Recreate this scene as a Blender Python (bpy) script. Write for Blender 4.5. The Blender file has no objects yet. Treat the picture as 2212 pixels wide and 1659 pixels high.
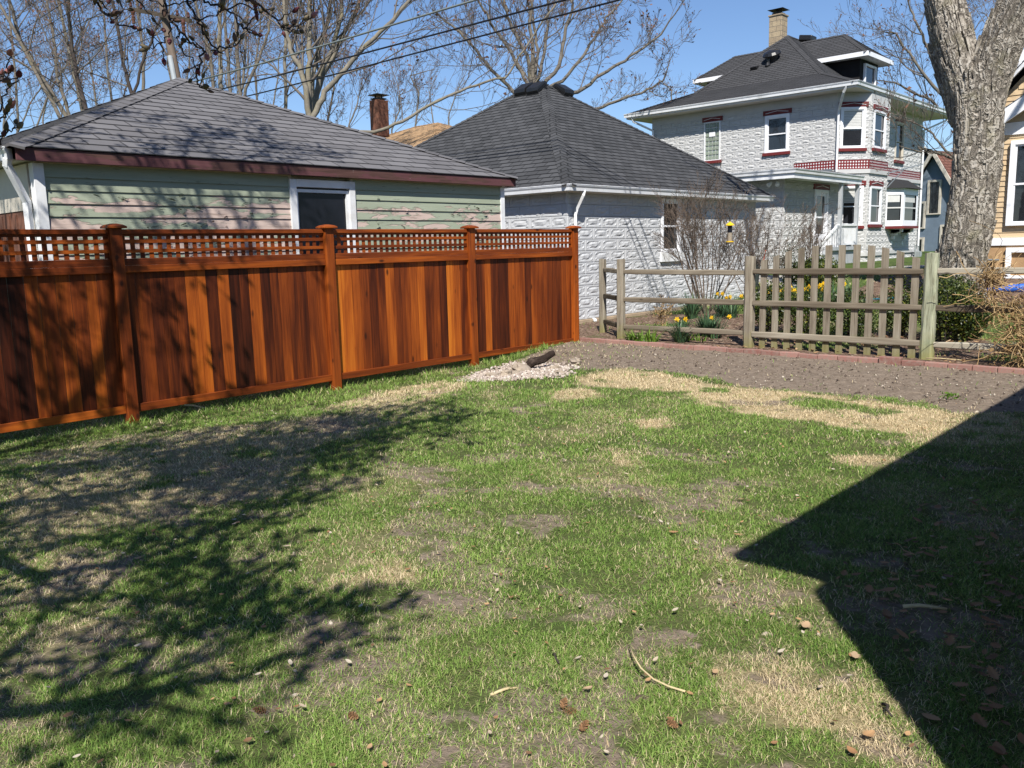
import bpy, math, random
import numpy as np
from mathutils import Vector, Matrix
random.seed(7); RNG = np.random.default_rng(7)
S = bpy.context.scene
COL = S.collection
# ------------------------------------------------------------------ camera, sky, sun, exposure
FPX, PITCH, ROLL, YAW, CAMH = 1824.0, 0.160486, -0.0234731, 0.7457717, 1.6
def _axes():
    f = np.array([0, math.cos(PITCH), -math.sin(PITCH)]); rt = np.array([1., 0, 0]); up = np.cross(rt, f)
    r = rt*math.cos(ROLL)+up*math.sin(ROLL); u = -rt*math.sin(ROLL)+up*math.cos(ROLL)
    m = np.array([[math.cos(YAW), -math.sin(YAW), 0], [math.sin(YAW), math.cos(YAW), 0], [0, 0, 1]])
    return m@r, m@u, m@f
CR, CU, CF = _axes(); CC = np.array([0, 0, CAMH])
cam = bpy.data.cameras.new('camera'); cam.sensor_width = 36; cam.lens = 36*FPX/2212; cam.clip_end = 2000; cam.clip_start = .05
camo = bpy.data.objects.new('camera', cam); COL.objects.link(camo)
camo.matrix_world = Matrix(((CR[0], CU[0], -CF[0], 0), (CR[1], CU[1], -CF[1], 0), (CR[2], CU[2], -CF[2], CAMH), (0, 0, 0, 1)))
S.camera = camo
SUN_EL = math.radians(48); SH = np.array([-.638, .770])      # horizontal direction the light travels
W = bpy.data.worlds.new('World'); S.world = W; W.use_nodes = True
_n = W.node_tree.nodes; _s = _n.new('ShaderNodeTexSky'); _s.sky_type = 'NISHITA'; _s.sun_disc = False
_s.sun_elevation = SUN_EL; _s.sun_rotation = math.radians(140.4); _s.altitude = 200; _s.air_density = 1.0; _s.dust_density = .1; _s.ozone_density = 3.2
_n['Background'].inputs[1].default_value = .078
_x = _n.new('ShaderNodeMix'); _x.data_type = 'RGBA'; _x.blend_type = 'MULTIPLY'; _x.inputs[0].default_value = 1; _x.inputs[7].default_value = (.90, .98, 1.12, 1)      # the periwinkle of that spring sky
W.node_tree.links.new(_s.outputs[0], _x.inputs[6]); W.node_tree.links.new(_x.outputs[2], _n['Background'].inputs[0])
sl = bpy.data.lights.new('sun', 'SUN'); sl.energy = 5.0; sl.angle = math.radians(.53); sl.color = (1, .955, .88)
so = bpy.data.objects.new('sun', sl); COL.objects.link(so)
LDIR = np.array([SH[0]*math.cos(SUN_EL), SH[1]*math.cos(SUN_EL), -math.sin(SUN_EL)])
so.rotation_euler = Vector(LDIR).to_track_quat('-Z', 'Y').to_euler()
S.view_settings.view_transform = 'Standard'; S.view_settings.look = 'None'; S.view_settings.exposure = .60; S.view_settings.gamma = 1
S.render.engine = 'CYCLES'; S.cycles.max_bounces = 6; S.cycles.diffuse_bounces = 3; S.cycles.transparent_max_bounces = 8
# ------------------------------------------------------------------ survey helpers: where a bearing of the photo meets a plane
def ray(p): return CF+CR*(p[0]-1106)/FPX-CU*(p[1]-829.5)/FPX
def onpl(p, ax, v):
    d = ray(p); return CC+d*((v-CC[ax])/d[ax])
def PX(p, v): return onpl(p, 0, v)
def PY(p, v): return onpl(p, 1, v)
def PZ(p, v=0.): return onpl(p, 2, v)
def PT(p, t): return CC+ray(p)*t
def proj(P):
    d = np.asarray(P)-CC; w = d@CF
    return (1106+FPX*(d@CR)/w, 829.5-FPX*(d@CU)/w, w)
def c1(x, y): return (x*.3333, y*.3333)
def c2(x, y): return (737.3+x*.3333, y*.3333)
def c3(x, y): return (1316.5+x*.4047, y*.4047)
def c5(x, y): return (658.3+x*.369, 438.9+y*.369)
def c6(x, y): return (1395.5+x*.369, 438.9+y*.369)
def c7(x, y): return (1371.4+x*.19838, 493.7+y*.19838)
def c8(x, y): return (1773+x*.19838, 493.7+y*.19838)
def cA(x, y): return (x*.1736, y*.1736)
def cB(x, y): return (329+x*.1736, y*.1736)
def smooth(t):
    t = np.clip(t, 0, 1); return t*t*(3-2*t)
def terr(x, y):
    x = np.asarray(x, float); y = np.asarray(y, float)
    w = smooth((x+10.8)/3.5)
    zr = .85*smooth((y-11.6)/11.)*1.0
    zl = .8*smooth((y-19)/8.)
    dip = -.15*smooth((-x-6.6)/2.)*(1-smooth((y-8.2)/2.8))
    far = smooth((np.hypot(x, y)-50)/60.)
    return (zl*(1-w)+zr*w)*(1-.3*far)+dip
def tz(x, y): return float(terr(x, y))
def ground_at(p):
    d = ray(p); t = 1.
    for k in range(400):
        q = CC+d*t
        if q[2] <= tz(q[0], q[1]): return q
        t += .02*t**.8 if t < 60 else 5
    return CC+d*t
# ------------------------------------------------------------------ noise in numpy
def _hash(ix, iy, seed):
    n = (ix.astype(np.int64)*374761393+iy.astype(np.int64)*668265263+seed*1442695041) & 0xffffffff
    n = ((n ^ (n >> 13))*1274126177) & 0xffffffff
    return ((n ^ (n >> 16)) & 0xffff)/65535.
def vnoise(x, y, seed=0):
    x = np.asarray(x, float); y = np.asarray(y, float)
    ix = np.floor(x); iy = np.floor(y); fx = x-ix; fy = y-iy; fx = fx*fx*(3-2*fx); fy = fy*fy*(3-2*fy)
    a = _hash(ix, iy, seed); b = _hash(ix+1, iy, seed); c = _hash(ix, iy+1, seed); d = _hash(ix+1, iy+1, seed)
    return (a*(1-fx)+b*fx)*(1-fy)+(c*(1-fx)+d*fx)*fy
def fbm(x, y, seed=0, o=4):
    s = 0; a = .5; f = 1.
    for k in range(o):
        s = s+a*vnoise(x*f+13.7*k, y*f-7.3*k, seed+k); a *= .5; f *= 2.03
    return s/(1-.5**o)
def inpoly(x, y, P):
    r = np.zeros(np.shape(x), bool); n = len(P); j = n-1
    for i in range(n):
        xi, yi = P[i][0], P[i][1]; xj, yj = P[j][0], P[j][1]
        c = ((yi > y) != (yj > y)) & (x < (xj-xi)*(y-yi)/((yj-yi) if yj != yi else 1e-9)+xi)
        r ^= c; j = i
    return r
# ------------------------------------------------------------------ mesh builder
class MB:
    def __init__(s): s.v = []; s.f = []; s.uv = []; s.m = []; s.c = []
    def face(s, pts, uv=None, m=0, c=.5):
        b = len(s.v); s.v.extend([tuple(map(float, p)) for p in pts]); s.f.append(tuple(range(b, b+len(pts))))
        s.uv.append(uv); s.m.append(m); s.c.append(c)
    def mesh(s, vs, fs, m=0, c=.5):
        b = len(s.v); s.v.extend([tuple(map(float, p)) for p in vs])
        for k, f in enumerate(fs):
            s.f.append(tuple(i+b for i in f)); s.uv.append(None); s.m.append(m); s.c.append(c if np.isscalar(c) else c[k])
    def box(s, a, b, m=0, c=.5):
        x0, y0, z0 = a; x1, y1, z1 = b
        s.mesh([(x0, y0, z0), (x1, y0, z0), (x1, y1, z0), (x0, y1, z0), (x0, y0, z1), (x1, y0, z1), (x1, y1, z1), (x0, y1, z1)],
               [(3, 2, 1, 0), (4, 5, 6, 7), (0, 1, 5, 4), (1, 2, 6, 5), (2, 3, 7, 6), (3, 0, 4, 7)], m, c)
    def obox(s, o, u, v, w, m=0, c=.5):
        o, u, v, w = map(lambda q: np.array(q, float), (o, u, v, w))
        if np.dot(np.cross(u, v), w) < 0: u, v = v, u
        s.mesh([o, o+u, o+u+v, o+v, o+w, o+u+w, o+u+v+w, o+v+w],
               [(3, 2, 1, 0), (4, 5, 6, 7), (0, 1, 5, 4), (1, 2, 6, 5), (2, 3, 7, 6), (3, 0, 4, 7)], m, c)
    def beam(s, a, b, w, h, m=0, c=.5, up=(0, 0, 1)):
        a = np.array(a, float); b = np.array(b, float); d = b-a; up = np.array(up, float)
        sd = np.cross(d, up); sd /= np.linalg.norm(sd); u2 = np.cross(sd, d); u2 /= np.linalg.norm(u2)
        s.obox(a-sd*w/2-u2*h/2, sd*w, u2*h, d, m, c)
    def tube(s, pts, rad, n=6, m=0, c=.5, cap=True):
        pts = [np.array(p, float) for p in pts]; k = len(pts)
        if np.isscalar(rad): rad = [rad]*k
        vs = []; fs = []
        up = np.array([0, 0, 1.]); prev = None
        for i in range(k):
            d = pts[min(i+1, k-1)]-pts[max(i-1, 0)]; L = np.linalg.norm(d); d = d/(L if L > 1e-9 else 1)
            if prev is None:
                a = np.cross(d, up)
                if np.linalg.norm(a) < .1: a = np.cross(d, np.array([1., 0, 0]))
            else:
                a = prev-d*np.dot(prev, d)
            a /= max(np.linalg.norm(a), 1e-9); b = np.cross(d, a); prev = a
            for j in range(n):
                t = 2*math.pi*j/n; vs.append(pts[i]+(a*math.cos(t)+b*math.sin(t))*rad[i])
        for i in range(k-1):
            for j in range(n):
                j2 = (j+1) % n
                fs.append((i*n+j, i*n+j2, (i+1)*n+j2, (i+1)*n+j))
        if cap: fs.append(tuple(range(n-1, -1, -1))); fs.append(tuple(range((k-1)*n, k*n)))
        s.mesh(vs, fs, m, c)
    def lathe(s, o, prof, n=16, m=0, c=.5, ax=(0, 0, 1)):
        o = np.array(o, float); ax = np.array(ax, float); ax /= np.linalg.norm(ax)
        a = np.cross(ax, (1, 0, 0)) if abs(ax[0]) < .9 else np.cross(ax, (0, 1, 0)); a /= np.linalg.norm(a); b = np.cross(ax, a)
        vs = []; fs = []
        for r, z in prof:
            for j in range(n):
                t = 2*math.pi*j/n; vs.append(o+ax*z+(a*math.cos(t)+b*math.sin(t))*r)
        for i in range(len(prof)-1):
            for j in range(n): fs.append((i*n+j, i*n+(j+1) % n, (i+1)*n+(j+1) % n, (i+1)*n+j))
        fs.append(tuple(range(n-1, -1, -1))); fs.append(tuple(range((len(prof)-1)*n, len(prof)*n)))
        s.mesh(vs, fs, m, c)
    def blob(s, o, r, seed=0, rough=.2, n=10, k=7, m=0, c=.5, rot=0.):
        o = np.array(o, float); rs = np.random.default_rng(seed); ph = rs.random((6, 4))*6.28; vs = []; fs = []
        for i in range(k+1):
            th = math.pi*i/k
            for j in range(n):
                p = 2*math.pi*j/n; d = np.array([math.sin(th)*math.cos(p), math.sin(th)*math.sin(p), math.cos(th)])
                w = 1+rough*sum(math.sin(ph[q, 0]+(q*.8+1.3)*(d[0]*math.cos(ph[q, 1])+d[1]*math.sin(ph[q, 1])+d[2]*math.sin(ph[q, 2]))*2.1) for q in range(6))/2.5
                q = d*np.array(r)*w; q = np.array([q[0]*math.cos(rot)-q[1]*math.sin(rot), q[0]*math.sin(rot)+q[1]*math.cos(rot), q[2]])
                vs.append(o+q)
        for i in range(k):
            for j in range(n): fs.append((i*n+j, (i+1)*n+j, (i+1)*n+(j+1) % n, i*n+(j+1) % n))
        s.mesh(vs, fs, m, c)
    def build(s, name, mats, parent=None, smooth=False, bevel=0.):
        me = bpy.data.meshes.new(name); me.from_pydata(s.v, [], s.f)
        if not isinstance(mats, (list, tuple)): mats = [mats]
        for q in mats: me.materials.append(q)
        if len(mats) > 1: me.polygons.foreach_set('material_index', s.m)
        if any(u is not None for u in s.uv):
            ul = me.uv_layers.new(name='UVMap'); flat = []
            for f, u in zip(s.f, s.uv):
                for k in range(len(f)): flat.extend(u[k] if u else (0., 0.))
            ul.data.foreach_set('uv', flat)
        at = me.attributes.new('tint', 'FLOAT', 'FACE'); at.data.foreach_set('value', [float(q) for q in s.c])
        if smooth: me.polygons.foreach_set('use_smooth', [True]*len(s.f))
        me.update()
        o = bpy.data.objects.new(name, me); COL.objects.link(o)
        if bevel > 0:
            bm = o.modifiers.new('bevel', 'BEVEL'); bm.width = bevel; bm.segments = 2; bm.limit_method = 'ANGLE'; bm.angle_limit = .7
        if parent is not None:
            o.parent = parent; o.matrix_parent_inverse = parent.matrix_world.inverted()
        return o
def npmesh(name, V, F, mats, parent=None, tint=None, smooth=False, mi=None):
    """triangles from numpy arrays"""
    me = bpy.data.meshes.new(name); nv = len(V); nf = len(F)
    me.vertices.add(nv); me.vertices.foreach_set('co', np.ascontiguousarray(V, np.float32).ravel())
    me.loops.add(nf*3); me.loops.foreach_set('vertex_index', np.ascontiguousarray(F, np.int32).ravel())
    me.polygons.add(nf); me.polygons.foreach_set('loop_start', np.arange(0, nf*3, 3, dtype=np.int32))
    if not isinstance(mats, (list, tuple)): mats = [mats]
    for q in mats: me.materials.append(q)
    if mi is not None: me.polygons.foreach_set('material_index', np.ascontiguousarray(mi, np.int32))
    me.update(calc_edges=True)
    if tint is not None:
        if tint.ndim == 1:
            at = me.attributes.new('tint', 'FLOAT', 'FACE'); at.data.foreach_set('value', np.ascontiguousarray(tint, np.float32))
        else:
            at = me.attributes.new('shade', 'FLOAT_COLOR', 'POINT'); at.data.foreach_set('color', np.ascontiguousarray(tint, np.float32).ravel())
    if smooth: me.polygons.foreach_set('use_smooth', np.ones(nf, bool))
    o = bpy.data.objects.new(name, me); COL.objects.link(o)
    if parent is not None:
        o.parent = parent; o.matrix_parent_inverse = parent.matrix_world.inverted()
    return o
def thing(name, loc, label, cat, group=None):
    o = bpy.data.objects.new(name, None); COL.objects.link(o); o.location = [float(q) for q in loc]; o.empty_display_size = .2
    o.matrix_world = Matrix.Translation(o.location)
    return tag(o, label, cat, group)
def tag(o, label, cat, group=None):
    o['label'] = label; o['category'] = cat
    if group: o['group'] = group
    return o
def kind(o, k, label=None, cat=None):
    o['kind'] = k
    if label: o['label'] = label
    if cat: o['category'] = cat
    return o
# ------------------------------------------------------------------ materials
class G:
    def __init__(s, name):
        s.m = bpy.data.materials.new(name); s.m.use_nodes = True; s.t = s.m.node_tree; s.b = s.t.nodes['Principled BSDF']
    def n(s, typ, **k):
        q = s.t.nodes.new(typ)
        for a, b in k.items(): setattr(q, a, b)
        return q
    def put(s, sock, v):
        if isinstance(v, bpy.types.NodeSocket): s.t.links.new(v, sock)
        elif isinstance(v, (tuple, list)) and len(v) == 3 and sock.type == 'RGBA': sock.default_value = (*v, 1)
        else: sock.default_value = v
    def co(s, kind='Object'): return s.n('ShaderNodeTexCoord').outputs[kind]
    def map(s, vec, scale=(1, 1, 1), loc=(0, 0, 0)):
        q = s.n('ShaderNodeMapping'); s.put(q.inputs[0], vec); q.inputs['Scale'].default_value = scale; q.inputs['Location'].default_value = loc; return q.outputs[0]
    def noise(s, vec, scale, detail=4, rough=.55, dist=0.):
        q = s.n('ShaderNodeTexNoise'); s.put(q.inputs['Vector'], vec); q.inputs['Scale'].default_value = scale; q.inputs['Detail'].default_value = detail
        q.inputs['Roughness'].default_value = rough; q.inputs['Distortion'].default_value = dist; return q.outputs['Fac']
    def vor(s, vec, scale, feat='F1', out='Distance', rand=1.):
        q = s.n('ShaderNodeTexVoronoi', feature=feat); s.put(q.inputs['Vector'], vec); q.inputs['Scale'].default_value = scale; q.inputs['Randomness'].default_value = rand; return q.outputs[out]
    def ramp(s, fac, stops, interp='LINEAR'):
        q = s.n('ShaderNodeValToRGB'); s.put(q.inputs[0], fac); e = q.color_ramp.elements; q.color_ramp.interpolation = interp
        while len(e) < len(stops): e.new(.5)
        for k, (p, c) in enumerate(stops):
            e[k].position = p; e[k].color = (*c, 1) if isinstance(c, (tuple, list)) else (c, c, c, 1)
        return q.outputs[0]
    def mix(s, f, a, b, mode='MIX'):
        q = s.n('ShaderNodeMix', data_type='RGBA', blend_type=mode); s.put(q.inputs[0], f); s.put(q.inputs[6], a); s.put(q.inputs[7], b); return q.outputs[2]
    def math(s, op, a, b=0., c=0., clamp=False):
        q = s.n('ShaderNodeMath', operation=op, use_clamp=clamp); s.put(q.inputs[0], a); s.put(q.inputs[1], b); s.put(q.inputs[2], c); return q.outputs[0]
    def attr(s, name, out='Fac'): return s.n('ShaderNodeAttribute', attribute_name=name).outputs[out]
    def xyz(s, vec):
        q = s.n('ShaderNodeSeparateXYZ'); s.put(q.inputs[0], vec); return q.outputs
    def add(s, a, b):
        q = s.n('ShaderNodeVectorMath', operation='ADD'); s.put(q.inputs[0], a); s.put(q.inputs[1], b); return q.outputs[0]
    def comb(s, x, y, z):
        q = s.n('ShaderNodeCombineXYZ'); s.put(q.inputs[0], x); s.put(q.inputs[1], y); s.put(q.inputs[2], z); return q.outputs[0]
    def out(s, col, rough=.8, bump=None, bs=.3, bd=.01, spec=.3, metal=0., **k):
        s.put(s.b.inputs['Base Color'], col); s.put(s.b.inputs['Roughness'], rough); s.b.inputs['Specular IOR Level'].default_value = spec; s.b.inputs['Metallic'].default_value = metal
        if bump is not None:
            q = s.n('ShaderNodeBump'); q.inputs['Strength'].default_value = bs; q.inputs['Distance'].default_value = bd; s.put(q.inputs['Height'], bump)
            s.t.links.new(q.outputs[0], s.b.inputs['Normal'])
        for a, b in k.items(): s.put(s.b.inputs[a.replace('_', ' ')], b)
        return s.m
def plain(name, col, rough=.7, var=.25, scale=6., spec=.3, metal=0., bs=.15, bd=.004, dirt=None):
    g = G(name); v = g.co(); n1 = g.noise(v, scale, 6, .65); n2 = g.noise(v, scale*9, 3)
    c = g.mix(g.ramp(n1, [(.3, 0.), (.7, 1.)]), tuple(q*(1-var) for q in col), tuple(min(1, q*(1+var*.6)) for q in col))
    if dirt: c = g.mix(g.ramp(g.noise(v, scale*.6, 7, .7), [(.52, 0.), (.72, .75)]), c, dirt)
    return g.out(c, rough, n2, bs, bd, spec, metal)
def wood(name, stops, axis, rough=.5, spec=.4, knots=True, grain=1., bs=.25, kn=None):
    """axis: 0,1,2 the direction the grain runs; face attribute tint picks the board's own colour"""
    g = G(name); v = g.co(); t = g.attr('tint')
    off = g.math('MULTIPLY', t, 37.)
    v = g.add(v, g.comb(off, off, off))
    sc = [38.*grain]*3; sc[axis] = 1.6*grain
    n1 = g.noise(g.map(v, sc), 1., 5, .6, .6)
    sc2 = [5.]*3; sc2[axis] = .55
    n2 = g.noise(g.map(v, sc2), 1., 3, .5, 1.2)
    f = g.math('ADD', g.math('MULTIPLY', g.math('SUBTRACT', n1, .5), .62), g.math('MULTIPLY', g.math('SUBTRACT', n2, .5), .75))
    f = g.math('ADD', f, t, clamp=True)
    c = g.ramp(f, stops)
    if knots:
        ks = [4.5]*3; ks[axis] = 1.9; k0, k1 = (.05, .12) if kn is None else kn[1:]
        k = g.vor(g.map(v, ks if kn is None else kn[0]), 1.)
        c = g.mix(g.ramp(k, [(k0, .85), (k1, 0.)]), c, (.02, .007, .004))
    return g.out(c, rough, n1, bs, .003, spec)
CEDAR = [(0., (.018, .0045, .0022)), (.25, (.060, .0125, .0042)), (.5, (.165, .034, .0062)), (.75, (.34, .080, .010)), (1., (.52, .155, .017))]
M_board = wood('cedar_boards', CEDAR, 2, .5, .22)
M_railc = wood('cedar_rail', CEDAR, 1, .5, .22)
M_postc = wood('cedar_post', CEDAR, 2, .5, .22, kn=((7., 7., 4.2), .10, .19))
M_grey = wood('weathered_rail', [(0., (.06, .045, .03)), (.4, (.15, .122, .088)), (.7, (.26, .225, .17)), (1., (.37, .335, .265))], 0, .85, .2, True, 1., .6)
def mossy():
    g = G('weathered_post'); v = g.co(); t = g.attr('tint'); off = g.math('MULTIPLY', t, 37.); v2 = g.add(v, g.comb(off, off, off))
    n1 = g.noise(g.map(v2, (45, 45, 2)), 1., 5, .65, .5); n2 = g.noise(g.map(v2, (7, 7, 1.2)), 1., 4)
    c = g.ramp(g.math('ADD', g.math('MULTIPLY', n1, .6), g.math('MULTIPLY', n2, .45)), [(.3, (.07, .055, .04)), (.5, (.215, .182, .138)), (.72, (.34, .31, .245))])
    z = g.xyz(v)[2]
    mo = g.math('MULTIPLY', g.ramp(g.math('ADD', z, g.math('MULTIPLY', g.noise(v, 9, 4), .35)), [(.16, .8), (.48, 0.)]), .9)
    c = g.mix(mo, c, (.20, .185, .055))
    c = g.mix(g.ramp(g.noise(v2, 16, 5, .7), [(.58, 0.), (.72, .5)]), c, (.24, .25, .12))
    return g.out(c, .9, n1, .6, .004, .15)
M_moss = mossy()
def greenpost():
    g = G('treated_post'); v = g.co(); n1 = g.noise(g.map(v, (30, 30, 1.6)), 1., 5, .6, 1.5); n2 = g.noise(v, 5, 4)
    c = g.ramp(n1, [(.35, (.15, .145, .10)), (.5, (.30, .31, .215)), (.65, (.40, .41, .30))])
    c = g.mix(g.ramp(n2, [(.5, 0.), (.7, .5)]), c, (.22, .27, .19))
    z = g.xyz(v)[2]; c = g.mix(g.ramp(g.math('ADD', z, g.math('MULTIPLY', n2, .3)), [(.2, .8), (.5, 0.)]), c, (.25, .235, .08))
    return g.out(c, .9, n1, .5, .004, .15)
M_gpost = greenpost()
def shingles(name, a, b, row=.145, bw=.33, line=.35):
    g = G(name); v = g.co('UV')
    br = g.n('ShaderNodeTexBrick'); br.offset = .5; g.put(br.inputs['Vector'], v); g.put(br.inputs['Color1'], a); g.put(br.inputs['Color2'], b); g.put(br.inputs['Mortar'], tuple(q*line for q in a))  # dark gaps between shingles, their edge shade put into the mortar colour
    br.inputs['Scale'].default_value = 1; br.inputs['Mortar Size'].default_value = .014; br.inputs['Mortar Smooth'].default_value = .3; br.inputs['Bias'].default_value = 0; br.inputs['Brick Width'].default_value = bw; br.inputs['Row Height'].default_value = row
    n1 = g.noise(v, 260., 2, .7); n2 = g.noise(v, .9, 5, .6); n3 = g.noise(v, 22., 3)
    c = g.mix(.28, br.outputs['Color'], g.mix(n1, tuple(q*.55 for q in a), tuple(q*1.55 for q in b)), 'MIX')
    c = g.mix(br.outputs['Fac'], c, tuple(q*line for q in a))
    c = g.mix(g.ramp(n2, [(.35, .0), (.7, .28)]), c, tuple(q*1.3 for q in b))
    yy = g.xyz(v)[1]; saw = g.math('FRACT', g.math('DIVIDE', yy, row))
    hgt = g.math('ADD', g.math('MULTIPLY', saw, -.8), g.math('MULTIPLY', g.math('SUBTRACT', 1., br.outputs['Fac']), .6))
    hgt = g.math('ADD', hgt, g.math('MULTIPLY', g.math('ADD', n1, n3), .25))
    return g.out(c, .93, hgt, .55, .008, .2)
M_shA = shingles('grey_brown_shingles', (.088, .085, .089), (.15, .145, .15), .235, .45)
M_shB = shingles('charcoal_shingles', (.026, .027, .029), (.072, .073, .077), .165, .32, .4)
M_shC = shingles('dark_house_shingles', (.040, .040, .042), (.058, .058, .062), .14, .34, .5)
M_shR = shingles('red_brown_shingles', (.13, .055, .04), (.17, .08, .06), .2, .4)
M_shT = shingles('tan_shingles', (.34, .22, .12), (.42, .28, .16), .2, .4)
def siding_paint():
    g = G('peeling_green_paint'); v = g.co(); x, y, z = g.xyz(v)
    ng = g.noise(g.map(v, (3, .8, 12)), 1., 6, .65, .4); fine = g.noise(g.map(v, (40, 3, 60)), 1., 4, .6)
    paint = g.mix(g.ramp(ng, [(.35, 0.), (.7, 1.)]), (.27, .305, .225), (.335, .37, .285))
    bare = g.mix(fine, (.40, .305, .26), (.58, .465, .41))
    bare = g.mix(g.ramp(g.noise(g.map(v, (1, 2, 30)), 1., 4), [(.55, 0.), (.7, .6)]), bare, (.20, .14, .11))
    sp = g.noise(g.map(v, (1, .95, 4.2)), 1.55, 7, .60, .35)
    ht = g.ramp(z, [(0., 1.), (1., 1.)])
    zf = g.math('MULTIPLY', g.math('SUBTRACT', 2.33, z), 1.15, clamp=False)          # more paint is gone lower down
    zf = g.math('MINIMUM', g.math('MAXIMUM', zf, -.6), .135)
    yl = g.math('MULTIPLY', g.ramp(g.math('MULTIPLY', g.math('SUBTRACT', y, 3.5), .132), [(0., -.10), (.2, .04), (.42, .09), (.56, -.08), (.68, -.04), (.8, .01), (.93, .06), (1., -.1)]), 1.)
    q = g.math('ADD', g.math('ADD', sp, zf), yl)
    mask = g.ramp(q, [(.655, 0.), (.672, 1.)])
    c = g.mix(mask, paint, bare)
    edge = g.ramp(q, [(.63, 0.), (.655, .8), (.668, .8), (.69, 0.)])
    c = g.mix(g.math('MULTIPLY', edge, .55), c, (.16, .17, .13))
    c = g.mix(g.ramp(g.noise(g.map(v, (4, 6, 50)), 1., 3), [(.66, 0.), (.7, .6)]), c, (.11, .12, .09))
    b = g.math('ADD', g.math('MULTIPLY', mask, -1.), g.math('MULTIPLY', fine, .35))
    return g.out(c, .75, b, .6, .006, .25)
M_peel = siding_paint()
def fascia_mat():
    g = G('flaking_maroon_fascia'); v = g.co(); n1 = g.noise(g.map(v, (1, 1.3, 5)), 1.6, 7, .65, .3); n2 = g.noise(g.map(v, (30, 2.5, 40)), 1., 4)
    y = g.xyz(v)[1]
    m = g.ramp(g.math('ADD', n1, g.ramp(g.math('MULTIPLY', g.math('SUBTRACT', y, 3.2), .124), [(.45, -.14), (.55, .06), (.72, .05), (.85, -.12)])), [(.5, 0.), (.53, 1.)])
    c = g.mix(n2, (.085, .034, .038), (.135, .057, .060)); c = g.mix(m, c, g.mix(n2, (.025, .013, .011), (.15, .075, .065)))
    c = g.mix(g.ramp(g.noise(v, 14, 4), [(.70, 0.), (.73, .7)]), c, (.42, .37, .35))
    return g.out(c, .7, n2, .4, .004, .25)
M_fascia = fascia_mat()
M_white = plain('white_paint', (.72, .73, .74), .55, .12, 3., dirt=(.48, .46, .42))
M_white2 = plain('clean_white_trim', (.78, .79, .82), .5, .06, 2.)
M_cream = plain('cream_trim', (.55, .50, .42), .6, .12, 3.)
M_alu = plain('white_gutter', (.74, .75, .77), .32, .08, 2., .5, dirt=(.40, .40, .39))
M_soffit = plain('pale_soffit', (.62, .58, .53), .6, .08, 3.)
def blockmat(name, col, dark):
    g = G(name); v = g.co(); n1 = g.noise(v, 3., 6, .65); n2 = g.noise(v, 70., 4, .65); n3 = g.noise(v, 16., 5, .6)
    c = g.mix(g.ramp(n1, [(.35, 0.), (.7, 1.)]), tuple(q*.9 for q in col), col)
    c = g.mix(g.ramp(n3, [(.62, 0.), (.75, .35)]), c, dark)
    return g.out(c, .72, g.math('ADD', n2, n3), .5, .008, .25)
M_blockA = blockmat('painted_block', (.495, .505, .52), (.36, .37, .38))
M_blockB = blockmat('painted_house_block', (.51, .51, .505), (.34, .34, .335))
M_conc = plain('concrete', (.36, .34, .31), .9, .2, 5., dirt=(.22, .19, .15), bs=.3)
M_found = plain('tan_foundation', (.40, .31, .215), .9, .25, 4., dirt=(.25, .19, .13))
def glassmat(name, col, rough=.03):
    g = G(name); v = g.co(); n1 = g.noise(v, 1.7, 4, .6)
    c = g.mix(n1, tuple(q*.4 for q in col), tuple(q*1.6 for q in col))
    w = g.noise(v, 2.6, 2)
    return g.out(c, rough, w, .06, .01, .75)
M_glass = glassmat('window_glass', (.018, .020, .024)); M_glassd = plain('dark_screened_glass', (.010, .011, .016), .22, .4, 3., .25)
M_gblock = glassmat('glass_block', (.24, .28, .22), .18)
M_blind = plain('window_blind', (.55, .55, .53), .5, .1, 8.)
M_red = plain('dark_red_trim', (.145, .022, .022), .55, .18, 4.)
M_lat = plain('red_lattice_band', (.17, .022, .025), .6, .15, 5.)
M_blackp = plain('black_plastic', (.014, .014, .015), .35, .3, 6., .5)
M_black = plain('matt_black', (.02, .02, .02), .6, .3, 6.)
M_dorm = plain('dark_dormer_wall', (.012, .011, .012), .9, .3, 5.)
M_metal = plain('grey_flashing', (.26, .29, .31), .4, .2, 4., .5, .5)
M_conduit = plain('galvanised_conduit', (.33, .36, .37), .5, .15, 3., .5, .3)
M_grpaint = plain('grey_porch_paint', (.40, .42, .44), .6, .12, 4.)
def stonechim():
    g = G('cut_stone'); v = g.co(); br = g.n('ShaderNodeTexBrick'); g.put(br.inputs['Vector'], g.map(g.add(v, g.comb(0., 0., 0.)), (1, 1, 1)))
    x, y, z = g.xyz(v); g.put(br.inputs['Vector'], g.comb(g.math('ADD', x, y), z, 0.))
    g.put(br.inputs['Color1'], (.40, .32, .21)); g.put(br.inputs['Color2'], (.30, .235, .16)); g.put(br.inputs['Mortar'], (.20, .17, .13))
    br.inputs['Scale'].default_value = 1; br.inputs['Mortar Size'].default_value = .012; br.inputs['Brick Width'].default_value = .36; br.inputs['Row Height'].default_value = .21
    c = g.mix(g.ramp(g.noise(v, 7, 6, .7), [(.5, 0.), (.75, .7)]), br.outputs['Color'], (.14, .11, .08))
    return g.out(c, .9, g.math('SUBTRACT', g.noise(v, 20, 5), br.outputs['Fac']), .6, .02)
M_stone = stonechim()
M_brickc = plain('old_red_brick', (.17, .075, .048), .9, .4, 9., dirt=(.09, .05, .04), bs=.5)
def edgemat():
    g = G('red_edging_concrete'); v = g.co(); t = g.attr('tint'); n = g.noise(v, 22, 5, .65)
    c = g.mix(t, (.22, .105, .086), (.34, .18, .15)); c = g.mix(g.ramp(n, [(.40, 0.), (.70, .7)]), c, (.27, .215, .18))
    return g.out(c, .92, g.noise(v, 120, 3), .4, .004, .15)
M_edge = edgemat()
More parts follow.
